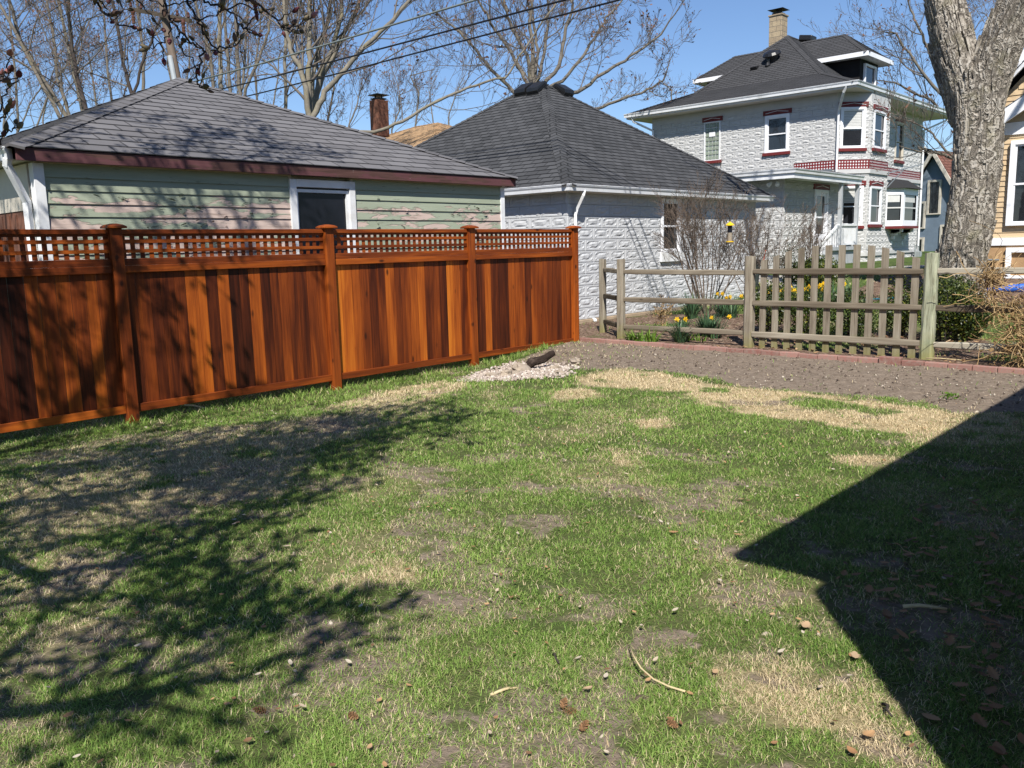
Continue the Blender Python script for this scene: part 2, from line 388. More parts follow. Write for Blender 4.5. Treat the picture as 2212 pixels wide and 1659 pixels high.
def barkmat(name, a, b, c3_, sc=1., bs=1., bd=.03):
    g = G(name); v = g.co(); n0 = g.noise(v, 2.2*sc, 4); vv = g.add(v, g.comb(n0, n0, 0.))
    w = g.vor(g.map(vv, (12*sc, 12*sc, 1.3*sc)), 1., 'DISTANCE_TO_EDGE'); n1 = g.noise(g.map(vv, (20*sc, 20*sc, 2.2*sc)), 1., 5, .6)
    h = g.math('ADD', g.ramp(w, [(0., 0.), (.28, 1.)]), g.math('MULTIPLY', n1, .9))
    c = g.ramp(g.math('MULTIPLY', h, .53), [(.2, a), (.55, b), (.9, c3_)])
    c = g.mix(g.ramp(g.noise(v, 3.5*sc, 5, .65), [(.52, 0.), (.72, .55)]), c, (.17, .155, .085))
    return g.out(c, .95, h, bs, bd, .1)
M_bark = barkmat('maple_bark', (.085, .072, .06), (.295, .262, .22), (.44, .405, .355), .95, .8, .018)
M_barkf = plain('grey_brown_bark', (.145, .128, .107), .95, .35, 5., .1, bs=.6, bd=.02, dirt=(.15, .13, .07))
M_barkl = plain('pale_bark', (.20, .178, .142), .95, .3, 5., .1, bs=.6, bd=.02, dirt=(.20, .18, .08))
M_barkd = plain('dark_bark', (.055, .045, .04), .95, .3, 6., .1, bs=.6, bd=.02)
M_twig = plain('twig_bark', (.135, .116, .099), .9, .3, 9., .15)
M_twigr = plain('reddish_twigs', (.15, .115, .09), .9, .3, 9., .15)
M_mag = plain('magnolia_bark', (.055, .043, .04), .85, .35, 30., .2)
M_budt = plain('red_tree_buds', (.16, .085, .055), .8, .3, 20.)
def budmat():
    g = G('fuzzy_buds'); t = g.attr('tint'); v = g.co()
    c = g.ramp(t, [(0., (.09, .075, .05)), (.45, (.20, .165, .10)), (.62, (.16, .09, .07)), (.75, (.15, .035, .05)), (1., (.50, .22, .20))]); c = g.mix(g.math('MULTIPLY', g.noise(v, 90, 3), .4), c, (.03, .015, .02))
    return g.out(c, .7, None, spec=.25)
M_bud = budmat()
def leafmat(name, stops, rough=.5, trans=.25):
    g = G(name); t = g.attr('tint'); c = g.ramp(t, stops)
    m = g.out(c, rough, None, spec=.35); 
    d = g.n('ShaderNodeBsdfTranslucent'); g.put(d.inputs[0], c); mx = g.n('ShaderNodeMixShader'); mx.inputs[0].default_value = trans
    o = g.t.nodes['Material Output']; g.t.links.new(g.b.outputs[0], mx.inputs[1]); g.t.links.new(d.outputs[0], mx.inputs[2]); g.t.links.new(mx.outputs[0], o.inputs[0])
    return m
M_box = leafmat('boxwood_leaves', [(0., (.012, .022, .006)), (.5, (.038, .062, .012)), (.85, (.10, .125, .02)), (1., (.22, .21, .035))], .42)
M_daf = leafmat('daffodil_leaves', [(0., (.035, .075, .04)), (.6, (.07, .14, .07)), (1., (.11, .19, .07))], .4)
M_lily = leafmat('daylily_leaves', [(0., (.07, .15, .02)), (1., (.17, .28, .035))], .45)
M_yel = leafmat('yellow_petals', [(0., (.75, .42, .008)), (1., (.85, .60, .02))], .5, .3)
M_dry = leafmat('dry_stems', [(0., (.16, .095, .04)), (.5, (.36, .24, .11)), (1., (.55, .40, .21))], .8, .1)
M_leaf = leafmat('fallen_leaf', [(0., (.13, .075, .04)), (.4, (.30, .16, .075)), (.7, (.42, .26, .13)), (1., (.45, .40, .32))], .75, .1)
M_stick = plain('pale_stick', (.52, .42, .24), .8, .2, 20.)
M_char = plain('charred_log', (.035, .024, .019), .9, .5, 14., .15, bs=.9, bd=.015, dirt=(.12, .09, .07))
M_rock = plain('field_stone', (.34, .28, .215), .9, .35, 9., dirt=(.20, .17, .15), bs=.6, bd=.01)
def pebmat():
    g = G('pale_pebbles'); t = g.attr('tint'); c = g.ramp(t, [(0., (.13, .10, .09)), (.25, (.28, .22, .18)), (.7, (.43, .36, .30)), (1., (.56, .51, .45))]); return g.out(c, .8, g.noise(g.co(), 60, 3), .3, .003)
M_peb = pebmat()
M_yelp = plain('yellow_plastic', (.80, .50, .02), .35, .08, 8., .5)
M_seed = plain('bird_seed', (.30, .25, .19), .6, .5, 120.)
M_orange = plain('orange_handle', (.75, .10, .04), .4, .1, 8., .5)
M_bin = plain('dark_green_bin', (.035, .05, .042), .45, .2, 6., .4)
M_blue = plain('blue_tarp', (.03, .12, .50), .5, .2, 9., .4)
M_hose = plain('teal_hose', (.02, .16, .22), .45, .2, 9., .4)
M_wire = plain('black_cable', (.012, .012, .014), .5, .2, 3.)
M_cable = plain('grey_cable', (.16, .18, .17), .45, .2, 3., .5)
M_pole = wood('utility_pole_wood', [(0., (.05, .038, .03)), (.5, (.13, .10, .078)), (1., (.22, .175, .14))], 2, .85, .2)
M_arm = wood('crossarm_wood', [(0., (.03, .024, .018)), (.5, (.08, .062, .045)), (1., (.14, .11, .08))], 0, .85, .2)
M_ceram = plain('glazed_insulator', (.10, .045, .03), .2, .2, 9., .6)
M_bsid = plain('beige_siding', (.56, .42, .26), .6, .06, 2.)
M_btan = plain('tan_stucco', (.38, .24, .125), .85, .15, 6., bs=.3)
M_blues = plain('blue_siding', (.15, .195, .25), .7, .12, 3.)
M_tansid = plain('tan_siding', (.34, .25, .17), .75, .15, 3.)
M_mulch = None
# ================================================================== GROUND
def gp(p): q = PZ(p); return (q[0], q[1])
BED = [gp((1195, 790)), gp((1080, 774)), gp((1235, 738))]+[(gp(q)[0], gp(q)[1]+.45) for q in ((1246, 738), (1400, 752), (1700, 775), (2000, 800), (2212, 812))]+[(-.5, 11.3), (1.5, 11.2), (1.5, 9.9)]+[gp(q) for q in ((2190, 893), (2060, 893), (1990, 868), (1800, 850), (1640, 838), (1560, 822), (1430, 800), (1330, 796), (1250, 800), (1230, 800))]
STRAW = [([(1235, 815), (1330, 795), (1420, 803), (1500, 822), (1570, 835), (1650, 842), (1800, 855), (1990, 880), (2075, 900), (2040, 935), (1960, 938), (1860, 928), (1760, 915), (1690, 905), (1620, 893), (1545, 882), (1500, 862), (1490, 845), (1380, 842), (1270, 835)], 1.),
         ([(1185, 850), (1230, 838), (1300, 848), (1290, 862), (1200, 868)], .8), ([(1368, 908), (1450, 905), (1458, 925), (1380, 925)], .95),
         ([(1270, 975), (1330, 965), (1400, 985), (1380, 1008), (1300, 1005)], .7), ([(1805, 988), (1900, 985), (1960, 1000), (1880, 1015), (1815, 1008)], .8),
         ([(850, 815), (980, 800), (1010, 830), (930, 870), (780, 885), (700, 880), (740, 850)], .75), ([(1040, 850), (1080, 840), (1075, 890), (1030, 890)], .4),
         ([(0, 960), (300, 905), (560, 905), (900, 870), (980, 890), (700, 960), (640, 1040), (560, 1090), (420, 1110), (200, 1150), (0, 1200)], .62),
         ([(0, 1180), (150, 1170), (260, 1230), (330, 1330), (200, 1400), (0, 1480)], .55), ([(640, 1215), (760, 1200), (900, 1210), (960, 1235), (860, 1265), (700, 1270)], .7),
         ([(1520, 1430), (1640, 1420), (1800, 1440), (1930, 1500), (2030, 1659), (1840, 1659), (1760, 1590), (1600, 1540)], .68), ([(1880, 900), (2212, 880), (2212, 960), (1950, 960)], .6), ([(0, 1560), (110, 1570), (160, 1659), (0, 1659)], .5),
         ([(1480, 1190), (1590, 1170), (1700, 1230), (1560, 1240)], .35), ([(350, 1400), (480, 1390), (520, 1450), (380, 1470)], .5)]
NOSTRAW = [[(1680, 862), (1760, 858), (1860, 876), (1850, 888), (1720, 882)], [(1520, 838), (1570, 840), (1560, 850), (1510, 848)], [(1850, 878), (1960, 890), (1930, 900), (1850, 892)]]
BARE = [([(900, 1165), (960, 1150), (1020, 1160), (1060, 1185), (1010, 1200), (940, 1195)], .8), ([(870, 1290), (930, 1270), (1000, 1275), (1010, 1295), (940, 1312), (890, 1315)], .85), ([(740, 1385), (800, 1350), (880, 1345), (900, 1370), (860, 1395), (780, 1412), (750, 1410)], .9), ([(960, 1310), (1000, 1300), (1010, 1340), (930, 1350)], .7),
        ([(1200, 1045), (1280, 1035), (1310, 1060), (1240, 1075)], .75), ([(900, 1060), (1000, 1070), (960, 1090), (880, 1085)], .6), ([(1060, 1250), (1120, 1260), (1080, 1290), (1020, 1280)], .5), ([(1120, 1430), (1240, 1420), (1270, 1460), (1240, 1520), (1130, 1510), (1050, 1500)], .55),
        ([(430, 1440), (560, 1450), (570, 1500), (500, 1530), (430, 1500)], .6), ([(60, 1540), (180, 1530), (200, 1570), (80, 1590)], .65), ([(280, 1370), (430, 1360), (400, 1400), (290, 1420)], .6), ([(1280, 1570), (1400, 1560), (1430, 1640), (1300, 1640)], .55), ([(1180, 1180), (1260, 1170), (1280, 1190), (1200, 1205)], .5), ([(1290, 1080), (1350, 1075), (1390, 1110), (1330, 1120)], .5), ([(1240, 1320), (1330, 1320), (1340, 1360), (1250, 1360)], .45), ([(1580, 1090), (1660, 1080), (1690, 1110), (1600, 1120)], .35), ([(640, 1480), (760, 1490), (730, 1560), (640, 1550)], .5), ([(1850, 930), (2212, 870), (2212, 920)], .25)]
GRAVEL = [gp(q) for q in ((1003, 808), (1020, 790), (1070, 778), (1110, 770), (1160, 775), (1215, 780), (1230, 795), (1220, 812), (1130, 820), (1040, 818))]
def warp(x, y, a=.22, f=2.2):
    return x+(fbm(x*f, y*f, 11, 3)-.5)*2*a, y+(fbm(x*f, y*f, 21, 3)-.5)*2*a
def masks(x, y):
    """how much bare soil, straw-coloured dead grass, planting-bed mulch at each point of the yard"""
    wx, wy = warp(x, y, .16, 2.6); bx, by = warp(x, y, .10, 3.)
    bed = inpoly(bx, by, BED).astype(float)
    straw = np.zeros_like(x); bare = np.zeros_like(x)
    WP = [warp(x+ox, y+oy, am, fq) for ox, oy, am, fq in ((0, 0, .16, 2.6), (.31, .17, .24, 3.3), (-.22, .12, .30, 4.1), (.05, -.25, .12, 6.), (.16, .1, .40, 1.7))]
    WP = [(a_-ox, b_-oy) for (a_, b_), (ox, oy) in zip(WP, ((0, 0), (.31, .17), (-.22, .12), (.05, -.25), (.16, .1)))]
    for P, a in STRAW:
        Q = [gp(q) for q in P]; straw = np.maximum(straw, a*np.mean([inpoly(a_, b_, Q) for a_, b_ in WP], 0))
    for P in NOSTRAW: straw = straw*(1-.9*inpoly(bx, by, [gp(q) for q in P]))
    for P, a in BARE:
        Q = [gp(q) for q in P]; bare = np.maximum(bare, a*np.mean([inpoly(a_, b_, Q) for a_, b_ in WP], 0))
    n1 = fbm(x*1.1, y*1.1, 31, 4); n2 = fbm(x*4.5, y*4.5, 41, 3); n3 = fbm(x*2.2+5, y*2.2, 51, 4)
    near = 1-smooth((np.hypot(x, y)-3.5)/4.)
    bare = np.maximum(bare*smooth((n2-.30)/.25), smooth((n3-(.64-.05*near))/.12)*.62)
    bare = np.maximum(bare, smooth((n2-.60)/.10)*.5*(.4+.6*near))
    straw = np.maximum(straw*smooth((n2-.18+.25*(straw-.8))/.24)*1.08, smooth((n1-.53)/.22)*.26)
    mid = smooth((4.6-np.hypot(x+2.6, y-2.9))/2.2); bare = np.maximum(bare, smooth((fbm(x*2.3, y*3.1, 57, 4)-.47)/.20)*.62*mid)
    gravel = inpoly(bx, by, GRAVEL).astype(float)
    mulch = ((y > 11.42-.004*x) & (y < np.where(x > -6.4, 12.9, 15.4)+.5*np.sin(x*1.1)+n1) & (x > -11) & (x < 4)).astype(float)*smooth((fbm(x*.8, y*.8, 61, 3)-.30)/.1)
    mulch = np.maximum(mulch, ((y > 17.) & (y < 20.6) & (x > -6.8) & (x < 0)).astype(float))
    return bed, straw, bare, gravel, mulch
def axis(lo, hi, a, b, step):
    core = list(np.arange(a, b+1e-6, step)); out = []; q = a; s = step
    while q > lo: s *= 1.22; q -= s; out.append(q)
    out = out[::-1]; up = []; q = b; s = step
    while q < hi: s *= 1.22; q += s; up.append(q)
    return np.array(out+core+up)
def make_ground():
    xs = axis(-500, 500, -9.6, 2.4, .055); ys = axis(-300, 700, .2, 15.5, .055)
    X, Y = np.meshgrid(xs, ys); sh = X.shape; x = X.ravel(); y = Y.ravel()
    bed, straw, bare, gravel, mulch = masks(x, y)
    z = terr(x, y)+(fbm(x*3, y*3, 71, 3)-.5)*.022*(np.hypot(x, y) < 30)
    rough = np.maximum(np.maximum(bed, mulch), bare*.6)
    z = z+rough*((fbm(x*9, y*9, 81, 3)-.5)*.03+(vnoise(x*17, y*17, 83)-.5)*.012)
    z = z-bed*.012-gravel*.01
    nx = len(xs); ny = len(ys); i = np.arange(nx*ny).reshape(ny, nx)
    a = i[:-1, :-1].ravel(); b = i[:-1, 1:].ravel(); c = i[1:, 1:].ravel(); d = i[1:, :-1].ravel()
    F = np.concatenate([np.stack([a, b, c], 1), np.stack([a, c, d], 1)])
    lawn = np.clip(1-np.maximum(np.maximum(bed, bare), np.maximum(gravel, mulch)), 0, 1)
    shade = np.stack([np.clip(bed+bare, 0, 1), straw, mulch, np.ones_like(x)], 1)
    g = G('yard_ground'); v = g.co(); col = g.n('ShaderNodeAttribute', attribute_name='shade').outputs['Color']
    sp = g.n('ShaderNodeSeparateColor'); g.put(sp.inputs[0], col); so_, st_, mu_ = sp.outputs
    nb = g.noise(v, 2.5, 6, .65); nf = g.noise(v, 60, 5, .7); nm = g.noise(v, 14, 5, .65)
    soil = g.mix(g.ramp(nm, [(.35, 0.), (.7, 1.)]), (.145, .112, .083), (.245, .196, .152)); soil = g.mix(g.ramp(nf, [(.5, 0.), (.75, .5)]), soil, (.26, .21, .17))
    chips = g.vor(v, 42., 'F1', 'Color'); cd = g.vor(v, 42.); cs = g.n('ShaderNodeSeparateColor'); g.put(cs.inputs[0], chips)
    pale = g.math('MULTIPLY', g.ramp(cs.outputs[0], [(.90, 0.), (.92, 1.)]), g.ramp(cd, [(.22, 1.), (.34, 0.)]))
    soil = g.mix(g.math('MULTIPLY', pale, .8), soil, (.42, .36, .29))
    thatch = g.mix(nf, (.05, .06, .02), (.20, .18, .09)); thatch = g.mix(g.ramp(nb, [(.3, .2), (.6, .8)]), thatch, (.055, .085, .022))
    dead = g.mix(nf, (.25, .19, .10), (.56, .45, .28))
    c = g.mix(g.math('MULTIPLY', st_, .85), thatch, dead)
    far = g.mix(nb, (.045, .085, .018), (.085, .12, .03))
    yc_ = g.xyz(v)[1]; c = g.mix(g.ramp(g.math("MULTIPLY", yc_, .02), [(.27, 0.), (.33, .8)]), c, far)
    c = g.mix(g.ramp(g.math('ADD', so_, g.math('MULTIPLY', g.math('SUBTRACT', nm, .5), .8)), [(.4, 0.), (.62, 1.)]), c, soil)
    m1 = g.vor(g.map(v, (26, 60, 30)), 1., 'F1', 'Color'); ms = g.n('ShaderNodeSeparateColor'); g.put(ms.inputs[0], m1)
    mul = g.ramp(ms.outputs[0], [(0., (.055, .034, .024)), (.5, (.13, .085, .06)), (.85, (.22, .15, .11)), (1., (.34, .26, .19))])
    c = g.mix(mu_, c, mul)
    m = g.out(c, .95, g.math('ADD', nf, g.math('MULTIPLY', nm, 1.2)), .7, .02, .1)
    o = npmesh('ground', np.stack([x, y, z], 1), F, m, None, shade, True); kind(o, 'structure')
make_ground()
def ztop(x, y):
    return terr(x, y)
# ------------------------------------------------------------------ grass: individual blades over the lawn
def blades(n, x, y, h, w, lean, az, bend, colr, zoff=0., seg=3):
    """returns V,F,C of n blades (3 triangles each)"""
    z = terr(x, y)+(fbm(x*3, y*3, 71, 3)-.5)*.022+zoff
    dx = np.cos(az); dy = np.sin(az); px = -dy; py = dx
    P = np.zeros((n, 5, 3)); 
    for k, (t, ww) in enumerate(((0., 1.), (.55, .8), (1., 0.))):
        l = lean*(.5+.5*t*bend*2 if k else .5)
        hx = h*t*np.sin(np.clip(lean*(.6+.4*t*bend), 0, 1.5)); hz = h*t*np.cos(np.clip(lean*(.6+.4*t*bend), 0, 1.5))
        cx = x+dx*hx; cy = y+dy*hx; cz = z+hz
        if k < 2:
            P[:, 2*k] = np.stack([cx-px*w*ww/2, cy-py*w*ww/2, cz], 1); P[:, 2*k+1] = np.stack([cx+px*w*ww/2, cy+py*w*ww/2, cz], 1)
        else: P[:, 4] = np.stack([cx, cy, cz], 1)
    b = (np.arange(n)*5)[:, None]
    F = np.concatenate([b+np.array([[0, 1, 3]]), b+np.array([[0, 3, 2]]), b+np.array([[2, 3, 4]])])
    C = np.repeat(colr, 5, axis=0)
    return P.reshape(-1, 3), F, C
def make_grass():
    R = np.random.default_rng(5); fx, fy = SH_VIEW
    out = []
    def sample(N, r0, r1):
        r = np.sqrt(R.random(N)*(r1*r1-r0*r0)+r0*r0); a = (R.random(N)-.5)*2*math.radians(40)
        vx = CF[0]/math.hypot(CF[0], CF[1]); vy = CF[1]/math.hypot(CF[0], CF[1])
        return r*(vx*np.cos(a)-vy*np.sin(a)), r*(vx*np.sin(a)+vy*np.cos(a)), r
    for r0, r1, dens, hs, ws in ((1.8, 3.6, 30000, .62, .72), (3.6, 6.2, 15500, .68, .95), (6.2, 9.5, 7500, .78, 1.4), (9.5, 14.5, 1900, 1.1, 2.2), (14.5, 24., 260, 1.5, 4.)):
        area = (r1*r1-r0*r0)*math.radians(40); N = int(area*dens)
        x, y, r = sample(N, r0, r1)
        bed, straw, bare, gravel, mulch = masks(x, y)
        ok = (x > -9.6) & (y < 11.3) | (y > 12.2) & (x > -10.8)
        tuft = fbm(x*6, y*6, 91, 3); lush = fbm(x*1.4, y*1.4, 95, 3)
        p = (1-(.985-.10*smooth((-x-6.2)/1.5))*bed)*(1-.82*np.clip(bare, 0, 1))*(1-gravel)*(1-.94*mulch)*(.30+1.0*smooth((tuft-.30)/.30))
        keep = ok & (R.random(N) < p); x = x[keep]; y = y[keep]; straw = straw[keep]; bare = bare[keep]; tuft = tuft[keep]; lush = lush[keep]; r = r[keep]; bed = bed[keep]; n = len(x)
        dead = R.random(n) < np.clip(straw*.98+.075+.35*bare+.4*bed, 0, .97)
        u = R.random(n)
        h = np.where(dead, .024+.034*u, .022+.034*u*(.5+lush)*1.1+.014*smooth((tuft-.5)/.2))*hs
        h *= np.where((np.abs(x+8.85) < .22) & (y < 10.5), 1.9, 1.)
        w = np.where(dead, .0028, .0031)*(.7+.6*R.random(n))*ws
        lean = np.where(dead, .7+.8*R.random(n), .60+.95*R.random(n)); az = R.random(n)*6.283+1.2*fbm(x*.9, y*.9, 99, 2)
        k = R.random(n)[:, None]; q = np.clip(.65*lush+.5*R.random(n)-.1, 0, 1)[:, None]
        gcol = np.array([.082, .165, .025])*(1-q)+np.array([.285, .415, .095])*q; gcol = gcol*(.75+.5*k)
        yel = (R.random(n) < .15)[:, None]; gcol = np.where(yel, gcol*.5+np.array([.36, .34, .14])*.6, gcol)
        scol = (np.array([.48, .375, .21])*(1-k)+np.array([.82, .69, .46])*k)*(.75+.4*R.random(n)[:, None])
        col = np.where(dead[:, None], scol, gcol); col = np.concatenate([col, np.ones((n, 1))], 1)
        out.append(blades(n, x, y, h, w, lean, az, .6+.8*R.random(n), col))
    V = []; F = []; C = []; b = 0
    for v, f, c in out: V.append(v); F.append(f+b); C.append(c); b += len(v)
    V = np.concatenate(V); F = np.concatenate(F); C = np.concatenate(C)
    g = G('grass_blades'); c = g.n('ShaderNodeAttribute', attribute_name='shade').outputs['Color']
    m = g.out(c, .6, None, spec=.2); d = g.n('ShaderNodeBsdfTranslucent'); g.put(d.inputs[0], c); mx = g.n('ShaderNodeMixShader'); mx.inputs[0].default_value = .30
    o = g.t.nodes['Material Output']; g.t.links.new(g.b.outputs[0], mx.inputs[1]); g.t.links.new(d.outputs[0], mx.inputs[2]); g.t.links.new(mx.outputs[0], o.inputs[0])
    ob = npmesh('grass', V, F, m, None, C); kind(ob, 'stuff', 'short patchy spring grass with straw coloured dead patches on the lawn', 'grass')
    print('grass blades', len(V)//5)
SH_VIEW = (CF[0], CF[1])
make_grass()
# ------------------------------------------------------------------ crumbs of soil, chips and twiglets on the bare earth
def make_crumbs():
    R = np.random.default_rng(15); V = []; F = []; T = []; b = 0
    tet = np.array([[1, 0, -.4], [-.6, .8, -.4], [-.5, -.9, -.4], [0, 0, .7]]); tf = np.array([[0, 2, 1], [0, 1, 3], [1, 2, 3], [2, 0, 3]])
    N = 26000; x = R.random(N)*12-9.5; y = R.random(N)*11+.8
    bed, straw, bare, gravel, mulch = masks(x, y); keep = R.random(N) < np.clip(bed*.75+bare*.3+.03+mulch, 0, 1)
    x = x[keep]; y = y[keep]; n = len(x); s = .004+.016*R.random(n)**3.5; a = R.random(n)*6.28; el = 1+2.5*(R.random(n) < .25)*R.random(n)
    z = terr(x, y)+(fbm(x*3, y*3, 71, 3)-.5)*.022+.003
    P = np.zeros((n, 4, 3))
    for k in range(4):
        qx = tet[k, 0]*s*el; qy = tet[k, 1]*s/np.sqrt(el)
        P[:, k] = np.stack([x+qx*np.cos(a)-qy*np.sin(a), y+qx*np.sin(a)+qy*np.cos(a), z+tet[k, 2]*s], 1)
    F = ((np.arange(n)*4)[:, None, None]+tf[None]).reshape(-1, 3); T = np.repeat(R.random(n)**1.6, 4)
    g = G('soil_crumbs'); c = g.ramp(g.attr('tint'), [(0., (.07, .05, .04)), (.5, (.16, .125, .10)), (.8, (.28, .23, .18)), (1., (.50, .44, .36))])
    o = npmesh('soil_crumbs', P.reshape(-1, 3), F, g.out(c, .95, None, spec=.1), None, T); kind(o, 'stuff', 'small clods and chips lying on the bare dark soil', 'soil crumbs')
make_crumbs()
# ------------------------------------------------------------------ sidewalk beyond the fence
def make_walk():
    m = MB(); xs = np.linspace(-13.5, -2., 18); y0, y1 = 22.4, 24.1
    for a, b in zip(xs[:-1], xs[1:]):
        m.face([(a+.006, y0, tz(a, y0)+.03), (b-.006, y0, tz(b, y0)+.03), (b-.006, y1, tz(b, y1)+.03), (a+.006, y1, tz(a, y1)+.03)])
        m.face([(a+.006, y0, tz(a, y0)-.1), (b-.006, y0, tz(b, y0)-.1), (b-.006, y0, tz(b, y0)+.03), (a+.006, y0, tz(a, y0)+.03)])
    ys = np.linspace(17.5, 22.3, 7)
    for a, b in zip(ys[:-1], ys[1:]):
        xa = lambda q: -9.7-.16*(q-15.); wd = 1.1
        m.face([(xa(a), a, tz(xa(a), a)+.03), (xa(a)+wd, a, tz(xa(a)+wd, a)+.03), (xa(b)+wd, b-.01, tz(xa(b)+wd, b)+.03), (xa(b), b-.01, tz(xa(b), b)+.03)])
    kind(m.build('sidewalk', M_conc), 'structure')
make_walk()
# ================================================================== CEDAR PRIVACY FENCE
FX = -8.93
def tints(n, seed, lo=0., hi=1.):
    r = random.Random(seed); return [lo+(hi-lo)*r.random() for _ in range(n)]
def cedar_fence():
    root = thing('privacy_fence', (FX, 6.3, tz(FX, 6.3)), 'orange brown stained cedar board fence with square lattice top and capped posts', 'fence')
    P = [1.12, 3.72, 6.33, 8.83, 11.27]; hw = .062
    ptint = [.5, .52, .56, .56, .60]
    for k, y in enumerate(P):
        g = tz(FX, y)
        m = MB(); m.box((FX-.055, y-hw, g-.4), (FX+.055, y+hw, 1.885), 0, ptint[k])
        po = m.build('post', M_postc, root, bevel=.006)
        c = MB(); s = .098
        c.mesh([(FX+a*s, y+b*s, z) for z in (1.885, 1.905) for a, b in ((-1, -1), (1, -1), (1, 1), (-1, 1))]+[(FX+a*.07, y+b*.07, 1.922) for a, b in ((-1, -1), (1, -1), (1, 1), (-1, 1))]+[(FX+a*.02, y+b*.02, 1.934) for a, b in ((-1, -1), (1, -1), (1, 1), (-1, 1))],
               [(3, 2, 1, 0)]+[(i+q*4, (i+1) % 4+q*4, (i+1) % 4+q*4+4, i+q*4+4) for q in range(3) for i in range(4)]+[(12, 13, 14, 15)], 0, .55)
        c.build('post_cap', M_railc, po, bevel=.004)
    # boards seen left to right in each panel, dark to light
    TT = {0: [.35, .5, .3, .45, .4, .3, .5, .4, .25, .22, .08, .1, .55, .48, .62, .40, .66, .50],
          1: [.38, .42, .34, .30, .24, .68, .72, .20, .60, .10, .12, .62, .24, .32, .56, .38, .28, .50, .42],
          2: [.88, .78, .64, .48, .30, .36, .72, .42, .46, .58, .78, .38, .44, .24, .90, .70, .40],
          3: [.22, .40, .74, .30, .20, .16, .60, .56, .52, .20, .58, .50, .48, .44, .36, .34, .52, .46]}
    for k in range(4):
        a = P[k]+hw; b = P[k+1]-hw; L = b-a; r = random.Random(40+k)
        rt = [.46, .50, .52, .52][k]
        t = MB(); t.box((FX-.030, a, 1.828), (FX+.022, b, 1.876), 0, rt); t.build('top_rail', M_railc, root, bevel=.004)
        l = MB(); n = int(round((L-.05)/.0965)); pitch = (L-.05)/n
        for i in range(n+1):
            y0 = a+.025+i*pitch-.023; l.box((FX-.022, max(a+.001, y0), 1.578), (FX-.011, min(b-.001, y0+.046), 1.8275), 0, .40+.2*r.random())
        for z in (1.735, 1.635): l.box((FX-.0105, a+.001, z), (FX+.001, b-.001, z+.037), 0, .45+.15*r.random())
        l.box((FX-.010, a+.001, 1.803), (FX+.0015, b-.001, 1.8275), 0, .45)
        l.build('lattice', M_railc, root)
        s = MB(); s.box((FX-.032, a, 1.507), (FX+.020, b, 1.577), 0, rt-.03); s.build('lattice_rail', M_railc, root, bevel=.004)
        q = MB(); q.box((FX-.010, a, 1.432), (FX+.028, b, 1.5065), 0, rt+.08*(k > 0)); q.build('middle_rail', M_railc, root, bevel=.004)
        bt = MB(); bt.box((FX-.010, a, -.032), (FX+.026, b, .052), 0, [.66, .46, .50, .50][k]); bt.build('bottom_rail', M_railc, root, bevel=.004)
        w = MB(); tt = TT[k]; nb = len(tt); bw = L/nb
        edges = [a]+[a+(i+.25*(r.random()-.5))*bw for i in range(1, nb)]+[b]
        for i in range(nb):
            dx = .004*(r.random()-.5); w.box((FX-.034+dx, edges[i]+.0018, .02), (FX-.014+dx, edges[i+1]-.0018, 1.50), 0, min(1, max(0, tt[i]+.06*(r.random()-.5))))
        w.build('board_panel', M_board, root, bevel=.0025)
cedar_fence()
# ================================================================== SPLIT RAIL FENCE AND PICKET GATE
YF = 11.95
def wob(m, a, b, w, h, seed, c):
    """a hand-split rail: a slightly irregular bar"""
    r = random.Random(seed); a = np.array(a, float); b = np.array(b, float); n = 9; vs = []; fs = []
    d = (b-a)/np.linalg.norm(b-a); sd = np.cross(d, (0, 0, 1.)); sd /= np.linalg.norm(sd); up = np.cross(sd, d)
    for i in range(n+1):
        p = a+(b-a)*i/n; e = 1. if 0 < i < n else .8
        for j in range(8):
            t = 2*math.pi*(j+.5)/8; q = .88+.14*r.random()
            cx = math.copysign(abs(math.cos(t))**.45, math.cos(t)); cy = math.copysign(abs(math.sin(t))**.45, math.sin(t))
            vs.append(p+sd*cx*w/2*q*e+up*cy*h/2*q*e)
    for i in range(n):
        for j in range(8): fs.append((i*8+j, (i+1)*8+j, (i+1)*8+(j+1) % 8, i*8+(j+1) % 8))
    fs.append(tuple(range(8))); fs.append(tuple(range(n*8+7, n*8-1, -1)))
    m.mesh(vs, fs, 0, c)
def post(m, x, y, w, d, z1, seed, c, slots=()):
    r = random.Random(seed); g = tz(x, y)-.35; n = 14; vs = []; fs = []
    for i in range(n+1):
        z = g+(z1-g)*i/n
        for a, b in ((-1, -.6), (-.6, -1), (.6, -1), (1, -.6), (1, .6), (.6, 1), (-.6, 1), (-1, .6)):
            q = .93+.1*r.random(); vs.append((x+a*w/2*q, y+b*d/2*q, z+(.012*r.random()-.02*abs(a*.5) if i == n else 0)))
    for i in range(n):
        for j in range(8): fs.append((i*8+j, i*8+(j+1) % 8, (i+1)*8+(j+1) % 8, (i+1)*8+j))
    fs.append(tuple(range(n*8, n*8+8))); m.mesh(vs, fs, 0, c)
